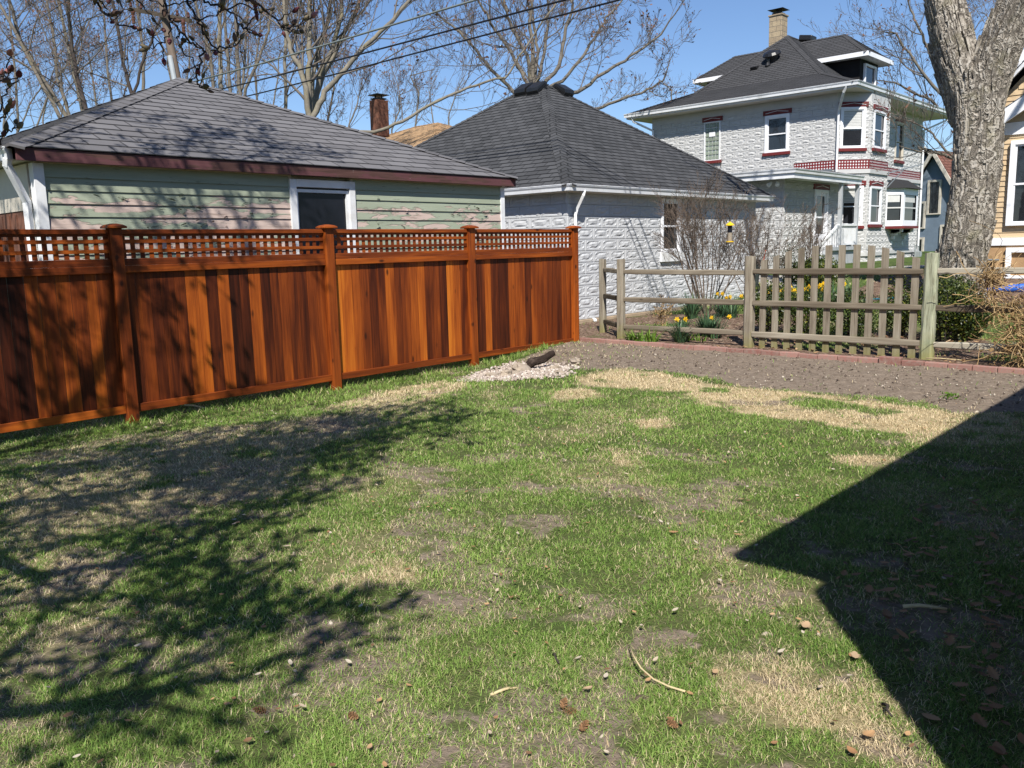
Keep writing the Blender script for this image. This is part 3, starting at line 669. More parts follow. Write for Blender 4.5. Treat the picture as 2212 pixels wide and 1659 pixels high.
def split_rail():
    xA = PY(c5(1743, 330), 12.6)[0]; xB = -8.45; xL = -6.07; xR = -3.50
    root = thing('split_rail_fence', (xL, YF, 0), 'weathered grey split rail fence with three rails behind the soil bed', 'fence')
    for x, y, w, z, s in ((xA, 12.6, .125, 1.35, 1), (xB, YF, .135, 1.36, 2), (xL, YF, .15, 1.385, 3), (xR, YF, .165, 1.40, 4), (-.2, YF, .15, 1.42, 5)):
        m = MB(); post(m, x, y, w, w*.85, z, s, s*.17)
        o = m.build('post', M_gpost if s in (4,) else M_moss, root, smooth=False)
        if s == 4: o['label'] = 'pale greenish newer post'
    def rail(a, b, h, sd):
        m = MB(); wob(m, a, b, .055, h, sd, random.Random(sd).random()); m.build('rail', M_grey, root)
    for k, (za, zb, h) in enumerate(((1.145, 1.135, .09), (.675, .685, .095), (.205, .215, .095))):
        rail((xB+.05, YF-.0, za), (xL-.06, YF, zb), h, 10+k)
        rail((xA+.04, 12.58, za+.01), (xB-.03, YF+.06, za), h*.95, 30+k)
    for k, (za, h) in enumerate(((1.165, .088), (.685, .098), (.20, .095))): rail((xR+.065, YF, za), (-.28, YF, za+.02), h, 20+k)
    g = thing('picket_gate', (-4.78, YF, 0), 'weathered picket panel with arched tops between two posts of the rail fence', 'picket gate')
    for k, (z, h) in enumerate(((1.157, .095), (.685, .092), (.21, .10))):
        m = MB(); wob(m, (xL+.075, YF-.045, z), (xR-.085, YF-.045, z+(.0 if k else .003)), .042, h, 50+k, .3+.2*k); m.build('rail', M_grey, g)
    xs = [-5.846, -5.648, -5.457, -5.265, -5.066, -4.867, -4.677, -4.476, -4.280, -4.087, -3.893, -3.692]
    tops = [1.325, 1.385, 1.45, 1.49, 1.52, 1.525, 1.525, 1.525, 1.51, 1.475, 1.425, 1.345]
    bots = [-.005, -.02, -.02, -.025, -.02, -.02, -.02, -.03, -.01, -.02, -.015, -.01]
    for k, (x, t, b) in enumerate(zip(xs, tops, bots)):
        r = random.Random(70+k); m = MB(); hw = .046; ln = .010*(r.random()-.5)
        d = (tops[min(k+1, 11)]-tops[max(k-1, 0)])/(2*.195)*.09
        y0 = YF-.022; y1 = YF
        pts = []
        for i in range(9):
            z = b+(t-b)*i/8; q = 1+.06*(r.random()-.5); dz = d/2 if i == 8 else 0
            pts.append((x-hw*q+ln*i/8, z-dz, x+hw*q+ln*i/8, z+dz))
        vs = []; fs = []
        for xa, za, xb, zb in pts: vs += [(xa, y0, za), (xb, y0, zb), (xb, y1, zb), (xa, y1, za)]
        for i in range(8):
            for j in range(4): fs.append((i*4+j, i*4+(j+1) % 4, i*4+4+(j+1) % 4, i*4+4+j))
        fs += [(3, 2, 1, 0), (32, 33, 34, 35)]
        m.mesh(vs, fs, 0, r.random()); m.build('picket', M_moss, g)
split_rail()
# ------------------------------------------------------------------ edging bricks
ORD = ['first', 'second', 'third', 'fourth', 'fifth', 'sixth', 'seventh', 'eighth', 'ninth', 'tenth', 'eleventh', 'twelfth', 'thirteenth', 'fourteenth', 'fifteenth', 'sixteenth', 'seventeenth', 'eighteenth', 'nineteenth', 'twentieth', 'twenty-first', 'twenty-second', 'twenty-third', 'twenty-fourth', 'twenty-fifth', 'twenty-sixth', 'twenty-seventh', 'twenty-eighth', 'twenty-ninth', 'thirtieth']
def bricks():
    A = np.array(gp((1252, 736))); B = np.array(gp(c8(2212, 1575))); n = 24; r = random.Random(3); d = (B-A)/n; L = np.linalg.norm(d); u = d/L; v = np.array([-u[1], u[0]])
    up = 18
    for k in range(n):
        z = tz(*A)-.03; p = A+d*k+v*(.012*(r.random()-.5)); hi = .042+.008*r.random()+(.032 if k == up else 0)
        m = MB(); a = (r.random()-.5)*.05; uu = np.array([u[0]*math.cos(a)-u[1]*math.sin(a), u[0]*math.sin(a)+u[1]*math.cos(a)]); vv = np.array([-uu[1], uu[0]])
        wd = .085+(.03 if k == up else 0); s = -.02 if k == up else 0
        m.obox((*(p+vv*s), z), (*(uu*(L-.007)), (r.random()-.5)*.012), (*(vv*wd), (r.random()-.5)*.006), (0, 0, hi+.035), 0, r.random())
        o = m.build('edging_brick', M_edge, None, bevel=.008)
        if k == up: tag(o, 'raised wider red edging brick at the foot of the green grey post', 'edging brick', 'red bricks edging the soil bed')
        else: tag(o, '%s red edging brick along the bed counting from the cedar fence' % ORD[k], 'edging brick', 'red bricks edging the soil bed')
bricks()
# ------------------------------------------------------------------ gravel patch, rocks, log
def gravel():
    R = np.random.default_rng(8); V = []; F = []; T = []; P = np.array(GRAVEL); lo = P.min(0)-.1; hi = P.max(0)+.1
    ico = np.array([[0, 0, 1], [.9, 0, .3], [.28, .85, .3], [-.72, .53, .3], [-.72, -.53, .3], [.28, -.85, .3], [.5, .5, -.6], [-.6, .2, -.6], [.1, -.7, -.6]])
    fi = np.array([[0, 1, 2], [0, 2, 3], [0, 3, 4], [0, 4, 5], [0, 5, 1], [1, 6, 2], [2, 7, 3], [6, 7, 2], [3, 7, 4], [4, 8, 5], [7, 8, 4], [5, 8, 1], [8, 6, 1], [6, 8, 7]])
    N = 5200; x = lo[0]+R.random(N)*(hi-lo)[0]; y = lo[1]+R.random(N)*(hi-lo)[1]; bx, by = warp(x, y, .10, 3.)
    ok = inpoly(bx, by, GRAVEL) | (inpoly((bx-P[:, 0].mean())*.87+P[:, 0].mean(), (by-P[:, 1].mean())*.87+P[:, 1].mean(), GRAVEL) & (R.random(N) < .3)); x = x[ok]; y = y[ok]; n = len(x)
    z = terr(x, y); s = .011+.017*R.random(n)**2; M = np.zeros((n, 9, 3)); a = R.random(n)*6.28; e = .6+.8*R.random((n, 3))
    for k in range(9):
        q = ico[k]*e*(1+.25*(R.random((n, 3))-.5))*s[:, None]; M[:, k] = np.stack([x+q[:, 0]*np.cos(a)-q[:, 1]*np.sin(a), y+q[:, 0]*np.sin(a)+q[:, 1]*np.cos(a), z+.006+q[:, 2]*.7+.012*R.random(n)], 1)
    F = ((np.arange(n)*9)[:, None, None]+fi[None]).reshape(-1, 3); T = np.repeat(R.random(n)**.8, len(fi))
    kind(npmesh('gravel', M.reshape(-1, 3), F, M_peb, None, T), 'stuff', 'round patch of pale pinkish gravel beside the cedar fence', 'gravel')
    g2 = lambda a, b: (1200+a*.6727, 800+b*.6727)
    rocks = [((1100, 985), .10, 'flat tan rock at the left side of the gravel patch'), ((1180, 992), .13, 'long pale tan rock on the front edge of the gravel'), ((1265, 955), .15, 'large pale stone propping up the charred log'), ((1250, 920), .10, 'dark reddish rock behind the large pale stone'), ((1320, 918), .09, 'cream stone behind the middle of the log'), ((1465, 965), .09, 'grey stone on gravel right of the log'),
             ((1580, 935), .14, 'lone tan stone lying on soil right of the gravel'), ((955, 985), .06, 'small grey stone at the left rim of the gravel'), ((1235, 985), .08, 'brown stone just left of the log foot'), ((1490, 1000), .08, 'pale stone at the right rim of the gravel'), ((1365, 980), .06, 'small white stone right of the log foot')]
    for k, ((a, b), s, lab) in enumerate(rocks):
        q = PZ(tuple(t/1.8228 for t in g2(a, b))); m = MB(); m.blob((q[0], q[1], tz(q[0], q[1])+s*.22), (s*1.05, s*.62, s*.45), 60+k, .22, 11, 8, rot=k*1.3+.6)
        tag(m.build('rock', M_rock, None, smooth=False), lab, 'rock', 'rocks around the gravel patch')
    a = np.array(ground_at((1140, 801)))+np.array([0, 0, .075]); b = PT((1196, 764), np.linalg.norm(a-CC)/np.linalg.norm(ray((1140, 795)))*1.004); n = 11; m = MB(); r = random.Random(5); pts = []; rad = []
    for i in range(n): pts.append(a+(b-a)*i/(n-1)+np.array([.012*(r.random()-.5), .012*(r.random()-.5), .014*math.sin(i*.8)])); rad.append((.052+.010*r.random())*(1.08 if i < 4 else 1-.025*(i-4))*(.8 if i in (0, n-1) else 1))
    m.tube(pts, rad, 11)
    lg = m.build('log', M_char, None, smooth=False); tag(lg, 'short charred dark log leaning across stones on the gravel', 'log')
gravel()
# ================================================================== BUILDINGS
def fr(o, u, n):
    """wall frame: point at u along the wall, z up, d out of the wall"""
    o = np.array(o, float); u = np.array(u, float); n = np.array(n, float)
    return lambda a, z, d=0.: o+u*a+n*d+np.array([0, 0, z])
def fbox(m, P, a0, a1, z0, z1, d0, d1, mi=0, c=.5):
    o = P(a0, z0, d0); m.obox(o, P(a1, z0, d0)-o, P(a0, z1, d0)-o, P(a0, z0, d1)-o, mi, c)
def rockwall(m, P, W, z0, z1, bw, bh, holes=(), depth=.03, seed=0, fl=0.):
    """courses of moulded rock-faced blocks as real relief; holes = (a0,a1,z0,z1)"""
    r = random.Random(seed); na, nb = 9, 6
    A = [0, .02, .075, .12, .22, .37, .5, .63, .78, .88, .925, .98, 1.]; B = [0, .045, .15, .24, .40, .60, .76, .85, .955, 1.]
    moulds = []
    for q in range(7):
        H = {}
        for i, a in enumerate(A):
            for j, b in enumerate(B):
                e = min(min(a, 1-a)*bw, min(b, 1-b)*bh)
                if i in (0, len(A)-1) or j in (0, len(B)-1): H[i, j] = -.006
                elif e < .045: H[i, j] = .55*depth
                else:
                    da = abs(a-.5); db = abs(b-.5); n_ = .55*(r.random()-.5)
                    if da < .15 and db < .22: H[i, j] = depth*(.95+n_)
                    elif da > .30 and db > .18: H[i, j] = depth*(1.0+n_)
                    elif da > .20 and db > .30: H[i, j] = depth*(.85+n_)
                    else: H[i, j] = depth*(.22+n_)
        moulds.append(H)
    k = 0; z = z0; row = 0
    while z < z1-.01:
        h = min(bh, z1-z); a = -(bw/2 if row % 2 else 0)
        while a < W-.005:
            a0 = max(a, 0); a1 = min(a+bw, W)
            if not any(h0 <= a0+.01 and a1-.01 <= h1 and g0 <= z+.01 and z+h-.01 <= g1 for h0, h1, g0, g1 in holes) and a1-a0 > .02:
                H = moulds[k % 7]; k += 1+int(r.random()*2); vs = []; fs = []
                for i, fa in enumerate(A):
                    for j, fb in enumerate(B): vs.append(P(a0+(a1-a0)*fa, z+h*fb, H[i, j]*(1 if a1-a0 > .4*bw else .5)))
                nj = len(B)
                for i in range(len(A)-1):
                    for j in range(nj-1):
                        ca = a0+(a1-a0)*(A[i]+A[i+1])/2; cz = z+h*(B[j]+B[j+1])/2
                        if any(h0 < ca < h1 and g0 < cz < g1 for h0, h1, g0, g1 in holes): continue
                        fs.append((i*nj+j, (i+1)*nj+j, (i+1)*nj+j+1, i*nj+j+1))
                if fs:
                    n = np.cross(P(1, 0)-P(0, 0), P(0, 1)-P(0, 0))
                    if np.dot(n, P(0, 0, 1)-P(0, 0)) < 0: fs = [f[::-1] for f in fs]
                    m.mesh(vs, fs)
            a += bw
        z += h; row += 1
def window(par, P, a0, a1, z0, z1, trim=.10, proud=.05, mats=None, sash=True, blind=0., sill=None, lintel=None, name='window', glass=None, label=None, cas=False, tan=False):
    """casing > pane, sash, blind, sill, lintel; glass sits 6 cm behind the casing face"""
    tm = mats or M_white2; f = MB()
    fbox(f, P, a0-trim, a0, z0-trim*.6, z1+trim, -.05, proud); fbox(f, P, a1, a1+trim, z0-trim*.6, z1+trim, -.05, proud)
    fbox(f, P, a0, a1, z1, z1+trim, -.05, proud); fbox(f, P, a0, a1, z0-trim*.6, z0, -.05, proud)
    w = f.build(name, tm, par, bevel=.004)
    if label: w['label'] = label
    g = MB(); o = P(a0, z0, -.03); g.face([P(a0, z0, -.03), P(a1, z0, -.03), P(a1, z1, -.03), P(a0, z1, -.03)] if np.dot(np.cross(P(1, 0)-P(0, 0), P(0, 1)-P(0, 0)), P(0, 0, 1)-P(0, 0)) > 0 else [P(a0, z0, -.03), P(a0, z1, -.03), P(a1, z1, -.03), P(a1, z0, -.03)])
    g.build('pane', glass or M_glass, w)
    if sash:
        s = MB(); zm = (z0+z1)/2; t = .035
        for q0, q1, dd in ((z0, zm+.02, -.022), (zm-.02, z1, -.012)):
            fbox(s, P, a0+.001, a0+t, q0, q1, dd, dd+.03); fbox(s, P, a1-t, a1-.001, q0, q1, dd, dd+.03); fbox(s, P, a0+t, a1-t, q0, q0+t, dd, dd+.03); fbox(s, P, a0+t, a1-t, q1-t, q1, dd, dd+.03)
        s.build('sash', tm, w)
    if blind:
        b = MB(); lo = z1-(z1-z0)*blind; n = max(4, int((z1-lo)/.05))
        for i in range(n): q = lo+(z1-lo)*i/n; fbox(b, P, a0+.04, a1-.04, q, q+(z1-lo)/n*.86, -.029, -.024)
        b.build('blind', M_blind, w)
    if sill:
        s = MB(); fbox(s, P, a0-trim-.06, a1+trim+.06, z0-trim*.6-.11, z0-trim*.6-.004, -.02, .09); s.build('sill', sill, w, bevel=.006)
    if lintel:
        l = MB(); b0 = z1+trim+.004; e0 = a0-trim-.08; e1 = a1+trim+.08
        fbox(l, P, e0, e1, b0, b0+.17, -.02, .055)
        lo = l.build('lintel', lintel, w, bevel=.004)
        v = MB(); c_ = (e0+e1)/2
        for s_ in (-1, 1):
            pa = P(c_+s_*(e1-e0)*.40, b0+.065, .062); pb = P(c_, b0+.125, .062); v.beam(pa, pb, .012, .028, up=P(0, 0, 1)-P(0, 0))
        v.build('moulding', M_white, w)
    return w
def roofplane(m, pts, u, c=.5):
    """pts on one slope; UV in metres: u along the eave, v up the slope"""
    p = [np.array(q, float) for q in pts]; u = np.array(u, float); u /= np.linalg.norm(u)
    n = np.cross(p[1]-p[0], p[2]-p[0]); n /= np.linalg.norm(n); v = np.cross(n, u)
    if v[2] < 0: v = -v
    if n[2] < 0: p = p[::-1]
    m.face(p, [(float(np.dot(q, u)), float(np.dot(q-np.array(pts[0]), v))) for q in p], 0, c)
def courses(m, e0, e1, r0, r1, row=.145, th=.011):
    """shingle courses as stepped strips between eave e0-e1 and ridge r0-r1 (r0 may equal r1)"""
    e0, e1, r0, r1 = [np.array(q, float) for q in (e0, e1, r0, r1)]
    u = (e1-e0)/np.linalg.norm(e1-e0); n = np.cross(e1-e0, (r0+r1)/2-e0); n /= np.linalg.norm(n)
    if n[2] < 0: n = -n
    up = np.cross(n, u); up = up if up[2] > 0 else -up
    H = float(np.dot(r0-e0, up)); k = int(math.ceil(H/row)); row2 = H/k
    o = e0
    for i in range(k):
        t0 = i/k; t1 = (i+1)/k
        a0 = e0+(r0-e0)*t0; b0 = e1+(r1-e1)*t0; a1 = e0+(r0-e0)*t1; b1 = e1+(r1-e1)*t1
        A = a0+n*th; B = b0+n*th
        uv = lambda q: (float(np.dot(q-o, u)), float(np.dot(q-o, up))*row/row2*1.0)
        pts = [A, B, b1+n*.001, a1+n*.001]
        if np.linalg.norm(b1-a1) < 1e-4: pts = pts[:3]
        f = np.cross(pts[1]-pts[0], pts[2]-pts[0])
        us = [(uv(q)[0], t) for q, t in zip(pts, (i*row+.004, i*row+.004, (i+1)*row-.002, (i+1)*row-.002))]
        if np.dot(f, n) < 0: pts = pts[::-1]; us = us[::-1]
        m.face(pts, us)
        lo = a0 if i == 0 else a0+n*.001; lb = b0 if i == 0 else b0+n*.001
        q = [lo, lb, B, A]; f = np.cross(q[1]-q[0], q[2]-q[0]); mid = (e0+e1)/2-(r0+r1)/2
        if np.dot(f, mid) < 0: q = q[::-1]
        m.face(q, [(uv(t)[0], i*row+.07) for t in q])
def hipcap(m, a, b, na, nb, w=.15, step=.145, th=.014):
    """overlapping bent cap shingles from a (bottom) to b (top); na, nb the roof normals either side"""
    a = np.array(a, float); b = np.array(b, float); L = np.linalg.norm(b-a); d = (b-a)/L; k = max(2, int(L/step))
    up = np.array(na)+np.array(nb); up /= np.linalg.norm(up)
    sa = np.cross(d, na); sb = np.cross(d, nb)
    sa = sa/np.linalg.norm(sa); sb = sb/np.linalg.norm(sb)
    if np.dot(sa, np.array(nb)) > 0: sa = -sa
    if np.dot(sb, np.array(na)) > 0: sb = -sb
    for i in range(k):
        p0 = a+d*L*i/k; p1 = a+d*(L*(i+1)/k+.02); h0 = .014+th; h1 = .014
        for sd, nn in ((sa, np.array(na)), (sb, np.array(nb))):
            q = [p0+up*h0, p1+up*h1, p1+sd*w+nn*(h1), p0+sd*w+nn*h0]
            f = np.cross(q[1]-q[0], q[2]-q[0])
            if np.dot(f, nn) < 0: q = q[::-1]
            m.face(q, [(i*.17+.05, .03), (i*.17+.05, .11), (i*.17+.16, .11), (i*.17+.16, .03)])
        for sd, nn in ((sa, np.array(na)), (sb, np.array(nb))):
            m.face([p0+up*h0, p0+sd*w+nn*h0, p0+sd*w, p0], [(.02, .03)]*4)
def nrm(a, b, c):
    n = np.cross(np.array(b, float)-np.array(a, float), np.array(c, float)-np.array(a, float)); n /= np.linalg.norm(n); return n if n[2] > 0 else -n
def hiproof(par, x0, x1, y0, y1, z, zr, ra, rb, mat, row, name='roof', capw=.15):
    """hip roof on the eave rectangle, ridge ra-rb"""
    m = MB(); c = {k: np.array(v, float) for k, v in dict(a=(x0, y0, z), b=(x1, y0, z), c=(x1, y1, z), d=(x0, y1, z)).items()}
    ra = np.array(ra, float); rb = np.array(rb, float)
    # ra is the ridge end nearest +x/-y ; ridge may run along x or y
    if abs(ra[0]-rb[0]) > abs(ra[1]-rb[1]):
        E = [(c['b'], c['c'], ra, ra), (c['a'], c['b'], rb, ra), (c['c'], c['d'], ra, rb), (c['d'], c['a'], rb, rb)]; hips = [(c['b'], ra, 0, 1), (c['c'], ra, 0, 2), (c['a'], rb, 1, 3), (c['d'], rb, 2, 3)]
    else:
        E = [(c['b'], c['c'], ra, rb), (c['a'], c['b'], ra, ra), (c['c'], c['d'], rb, rb), (c['d'], c['a'], rb, ra)]; hips = [(c['b'], ra, 0, 1), (c['c'], rb, 0, 2), (c['a'], ra, 1, 3), (c['d'], rb, 2, 3)]
    for e in E: courses(m, *e, row=row)
    N = [nrm(e[0], e[1], e[2]) for e in E]
    for p, q, i, j in hips: hipcap(m, p, q, N[i], N[j], capw, row)
    if np.linalg.norm(ra-rb) > .05: hipcap(m, ra, rb, N[1] if abs(ra[0]-rb[0]) > .05 else N[0], N[2] if abs(ra[0]-rb[0]) > .05 else N[3], capw, row)
    return m.build(name, mat, par), N
def gutter(m, pts, w=.11, h=.12):
    """K-style trough along pts (outer lip line)"""
    for a, b, out in pts:
        a = np.array(a, float); b = np.array(b, float); o = np.array(out, float)
        prof = [(0, 0), (-.045, -h), (-w, -h), (-w, 0), (-w+.006, 0), (-w+.006, -h+.006), (-.05, -h+.006), (-.012, -.002)]
        prof = [(0, 0), (.0, -.022), (-.022, -.06), (-.03, -h), (-w, -h), (-w, -.0)]
        dd = (b-a)/np.linalg.norm(b-a); vs = [a-dd*p+o*p+np.array([0, 0, q]) for p, q in prof]+[b+o*p+np.array([0, 0, q]) for p, q in prof]; n = len(prof)
        fs = [(i, i+1, n+i+1, n+i) for i in range(n-1)]+[tuple(range(n)), tuple(range(2*n-1, n-1, -1))]
        m.mesh(vs, fs)
        m.tube([a+np.array([0, 0, .0]), b+np.array([0, 0, .0])], .009, 6)
def downspout(m, pts, w=.055, d=.075):
    for a, b in zip(pts[:-1], pts[1:]):
        a = np.array(a, float); b = np.array(b, float); e = (b-a)/np.linalg.norm(b-a)*.018
        m.beam(a-e, b+e, w, d, up=(.64, -.77, .02))
# ------------------------------------------------------------------ green garage with peeling paint
def green_garage():
    X0, XE, Y0, Y1 = -10.35, -10.2, 3.50, 11.08
    root = thing('garage', (X0-3.5, 7.3, tz(X0-3.5, 7.3)), 'pale green lap sided garage with peeling paint and grey brown hipped shingle roof', 'garage')
    m = MB(); ex = .1445; z = 2.63
    wy0, wy1 = 6.74+.105, 7.85-.105
    k = 0
    while z > -.3:
        for a, b in ((Y0+.10, wy0-.1), (wy1+.1, Y1-.085)) if z > 1.3 else ((Y0+.10, Y1-.085),):
            n = int((b-a)/.3); r = random.Random(k*7+int(a*10)); ys = np.linspace(a, b, n+1); off = [.0035*(r.random()-.5) for _ in ys]
            h = ex if k else .135
            for i in range(n):
                y0, y1, o0, o1 = ys[i], ys[i+1], off[i], off[i+1]
                m.face([(X0+.020+o0, y0, z-h), (X0+.020+o1, y1, z-h), (X0+.002, y1, z+.012), (X0+.002, y0, z+.012)])
                m.face([(X0+.002, y0, z-h), (X0+.002, y1, z-h), (X0+.020+o1, y1, z-h), (X0+.020+o0, y0, z-h)])
        z -= (ex if k else .135); k += 1
    m.build('siding', M_peel, root)
    w = MB(); w.box((-18.3, Y0+.02, -.3), (X0-.10, Y1-.02, 2.66)); w.box((X0-.099, Y0+.02, -.3), (X0, wy0-.05, 2.66)); w.box((X0-.099, wy1+.05, -.3), (X0, Y1-.02, 2.66)); w.build('wall', M_cream, root)
    c = MB(); c.box((X0-.09, Y1-.085, -.3), (X0+.034, Y1+.012, 2.64)); c.build('corner_board', M_white, root, bevel=.004); c = MB(); c.box((X0-.10, Y0-.012, -.3), (X0+.034, Y0+.10, 2.64)); c.build('corner_board', M_white, root, bevel=.004)
    P = fr((X0, 0, 0), (0, 1, 0), (1, 0, 0))
    # paint curls standing off the boards
    f = MB(); R = random.Random(21)
    for _ in range(90):
        y = R.choice([R.uniform(3.9, 6.6), R.uniform(4.6, 6.6), R.uniform(8.1, 10.8)]); z = R.uniform(1.5, 2.36); L = R.uniform(.025, .10); h = R.uniform(.006, .022); a = R.uniform(-.5, .5)
        vs = []
        for i in range(4):
            t = i/3; vs.append((X0+.022+.0*t, y+L*t, z+a*L*t)); vs.append((X0+.026+.030*math.sin(t*3.1)*R.random(), y+L*t+R.uniform(-.01, .01), z+a*L*t+h*(.3+.7*math.sin(t*3.14)*R.uniform(.5, 1.3))))
        f.mesh(vs, [(0, 2, 3, 1), (2, 4, 5, 3), (4, 6, 7, 5)])
    kind(f.build('paint_flakes', M_peel, root), 'stuff')
    win = window(root, P, wy0, wy1, 1.35, 2.50, .105, .045, M_white, sash=False, glass=M_glassd)
    s = MB(); t = .035
    for q in ((wy0, wy0+t, 1.35, 2.47), (wy1-t, wy1, 1.35, 2.47), (wy0+t, wy1-t, 2.43, 2.4725), (wy0+t, wy1-t, 1.35, 1.39)): fbox(s, P, *q, -.03, .012)
    s.build('sash', M_white, win)
    fm = MB(); fm.box((XE-.035, 3.30, 2.648), (XE-.006, 11.27, 2.782)); fm.box((-18.6, 11.236, 2.648), (XE-.036, 11.264, 2.782)); fm.build('fascia', M_fascia, root, bevel=.004)
    sf = MB(); sf.box((-18.55, 3.34, 2.662), (XE-.036, 11.235, 2.675)); sf.build('soffit', M_soffit, root)
    ra = np.array((-14.2, 7.27, 4.55)); rb = np.array((-14.75, 7.27, 4.55))
    rf, N = hiproof(root, -18.75, XE+.012, 3.24, 11.30, 2.79, 4.55, ra, rb, M_shA, .235, capw=.155)
    m = MB(); gutter(m, [((XE-.0, 3.19, 2.775), (-18.5, 3.19, 2.775), (0, -1, 0))]); m.build('gutter', M_white, root)
    d = MB(); downspout(d, [(XE-.10, 3.24, 2.66), (XE-.13, 3.24, 2.60), (X0-.06, 3.42, 2.22), (X0-.06, 3.43, .1)], .06, .08); d.build('downspout', M_white, root, bevel=.006)
    hd = MB(); hd.box((-13.6, Y0-.03, 2.14), (-10.46, Y0+.018, 2.64)); hd.build('door_header', M_cream, root)
    dr = MB(); dr.box((-13.3, Y0-.02, -.2), (-10.75, Y0+.017, 2.139))
    for k in range(9): dr.box((-10.95-.25*k-.05, Y0-.034, .1), (-10.95-.25*k, Y0-.0205, 2.1))
    dr.build('door', M_brickc, root)
green_garage()
# ------------------------------------------------------------------ block garage
def block_garage():
    X0, XE, Y0, Y1, YE0, YE1 = -10.93, -10.6, 13.60, 21.75, 13.27, 22.23; bw, bh = .575, .2375
    root = thing('garage', (X0-4, 17.7, tz(X0-4, 17.7)), 'white painted rock faced block garage with charcoal pyramid roof', 'garage')
    P = fr((X0, Y0, 0), (0, 1, 0), (1, 0, 0)); Q = fr((X0-7.9, Y0, 0), (1, 0, 0), (0, -1, 0))
    wa, wb, w0, w1 = 17.12-Y0, 17.80-Y0, 1.45, 2.56
    m = MB(); z0 = 2.68-bh*12
    rockwall(m, P, Y1-Y0, .065, 2.68, bw, bh, [(wa-.03, wb+.03, w0-.05, w1+.05)], .021, 3)
    rockwall(m, Q, 7.9, .065, 2.68, bw, bh, [], .021, 4)
    m.box((X0-7.9, Y0+.02, -.5), (X0-.10, Y1, 2.7)); m.build('wall', M_blockA, root)
    f = MB(); f.box((X0-7.95, Y0-.05, -.5), (X0+.055, Y1+.05, .064)); f.build('foundation', M_found, root, bevel=.01)
    pad = MB(); pad.box((X0-.004, Y0+wa-.05, w0-.1), (X0+.002, Y0+wa-.04, w1)); 
    w = window(root, P, wa, wb, w0, w1, .07, .045, M_white2, blind=0.)
    s = MB(); fbox(s, P, wa-.12, wb+.16, w0-.27, w0-.05, -.02, .075); s.build('sill', M_white, w, bevel=.006)
    ra = np.array((-15.07, 17.75, 5.87)); rb = np.array((-15.35, 17.75, 5.87))
    rf, N = hiproof(root, -19.85, XE-.03, YE0+.03, YE1, 2.80, 5.87, ra, rb, M_shB, .165, capw=.15)
    g = MB(); gutter(g, [((XE, YE0, 2.80), (XE, YE1, 2.80), (1, 0, 0)), ((XE, YE0, 2.80), (-19.85, YE0, 2.80), (0, -1, 0))]); g.build('gutter', M_alu, root)
    sf = MB(); sf.box((-19.8, YE0+.11, 2.665), (XE-.11, YE1-.1, 2.70)); sf.build('soffit', M_soffit, root)
    d = MB(); downspout(d, [(XE-.06, YE0+.55, 2.685), (XE-.07, YE0+.53, 2.60), (X0+.10, Y0+.19, 2.33), (X0+.075, Y0+.17, 2.22), (X0+.075, Y0+.17, .16)], .06, .085); d.build('downspout', M_white, root, bevel=.01)
    e = MB(); a = np.array(ground_at((1249, 680))); b = np.array(ground_at((1286, 697))); e.beam(a+np.array([0, 0, .10]), b+np.array([0, 0, .05]), .07, .055); e.build('downspout_extension', M_white, root, bevel=.008)
    for (px, lx), pl in (((c2(1192, 590)), 1), ((c2(1285, 580)), 1), ((c2(1462, 568)), 0)) if False else ((c2(1190, 597), 1), (c2(1275, 585), 1), (c2(1468, 575), 0)):
        pass
    for px, i in ((c2(1190, 597), 1), (c2(1272, 588), 1), (c2(1436, 602), 0)):
        n = N[i]; e0 = np.array((XE-.03, YE0+.03, 2.80)); d_ = ray(px); t = np.dot(e0-CC, n)/np.dot(d_, n); c = CC+d_*t
        u = np.array((0, 1, 0.)) if i == 0 else np.array((1, 0, 0.)); up = np.cross(n, u); up = up if up[2] > 0 else -up
        m = MB(); hw = .19; ln = .40; vs = []
        prof = [(-.21, .0), (-.215, .10), (-.16, .17), (.20, .15), (.24, .10), (.24, 0.)]
        for s_ in (-1, 1):
            for pv, ph in prof: vs.append(c+u*s_*hw+up*pv+n*ph)
        k = len(prof); fs = [(q, q+1, k+q+1, k+q) for q in range(k-1)]+[tuple(range(k-1, -1, -1)), tuple(range(k, 2*k))]
        m.mesh(vs, fs)
        for s_ in (-1, 1):
            for q in range(7): m.obox(c+u*s_*(hw+.001)+up*(-.17+.052*q)+n*.02, u*s_*.012, up*.026, n*.09)
        m.obox(c-u*hw*1.15-up*.26, u*hw*2.3, up*.52, n*.02)
        m.build('roof_vent', M_blackp, rf, bevel=.012)
block_garage()
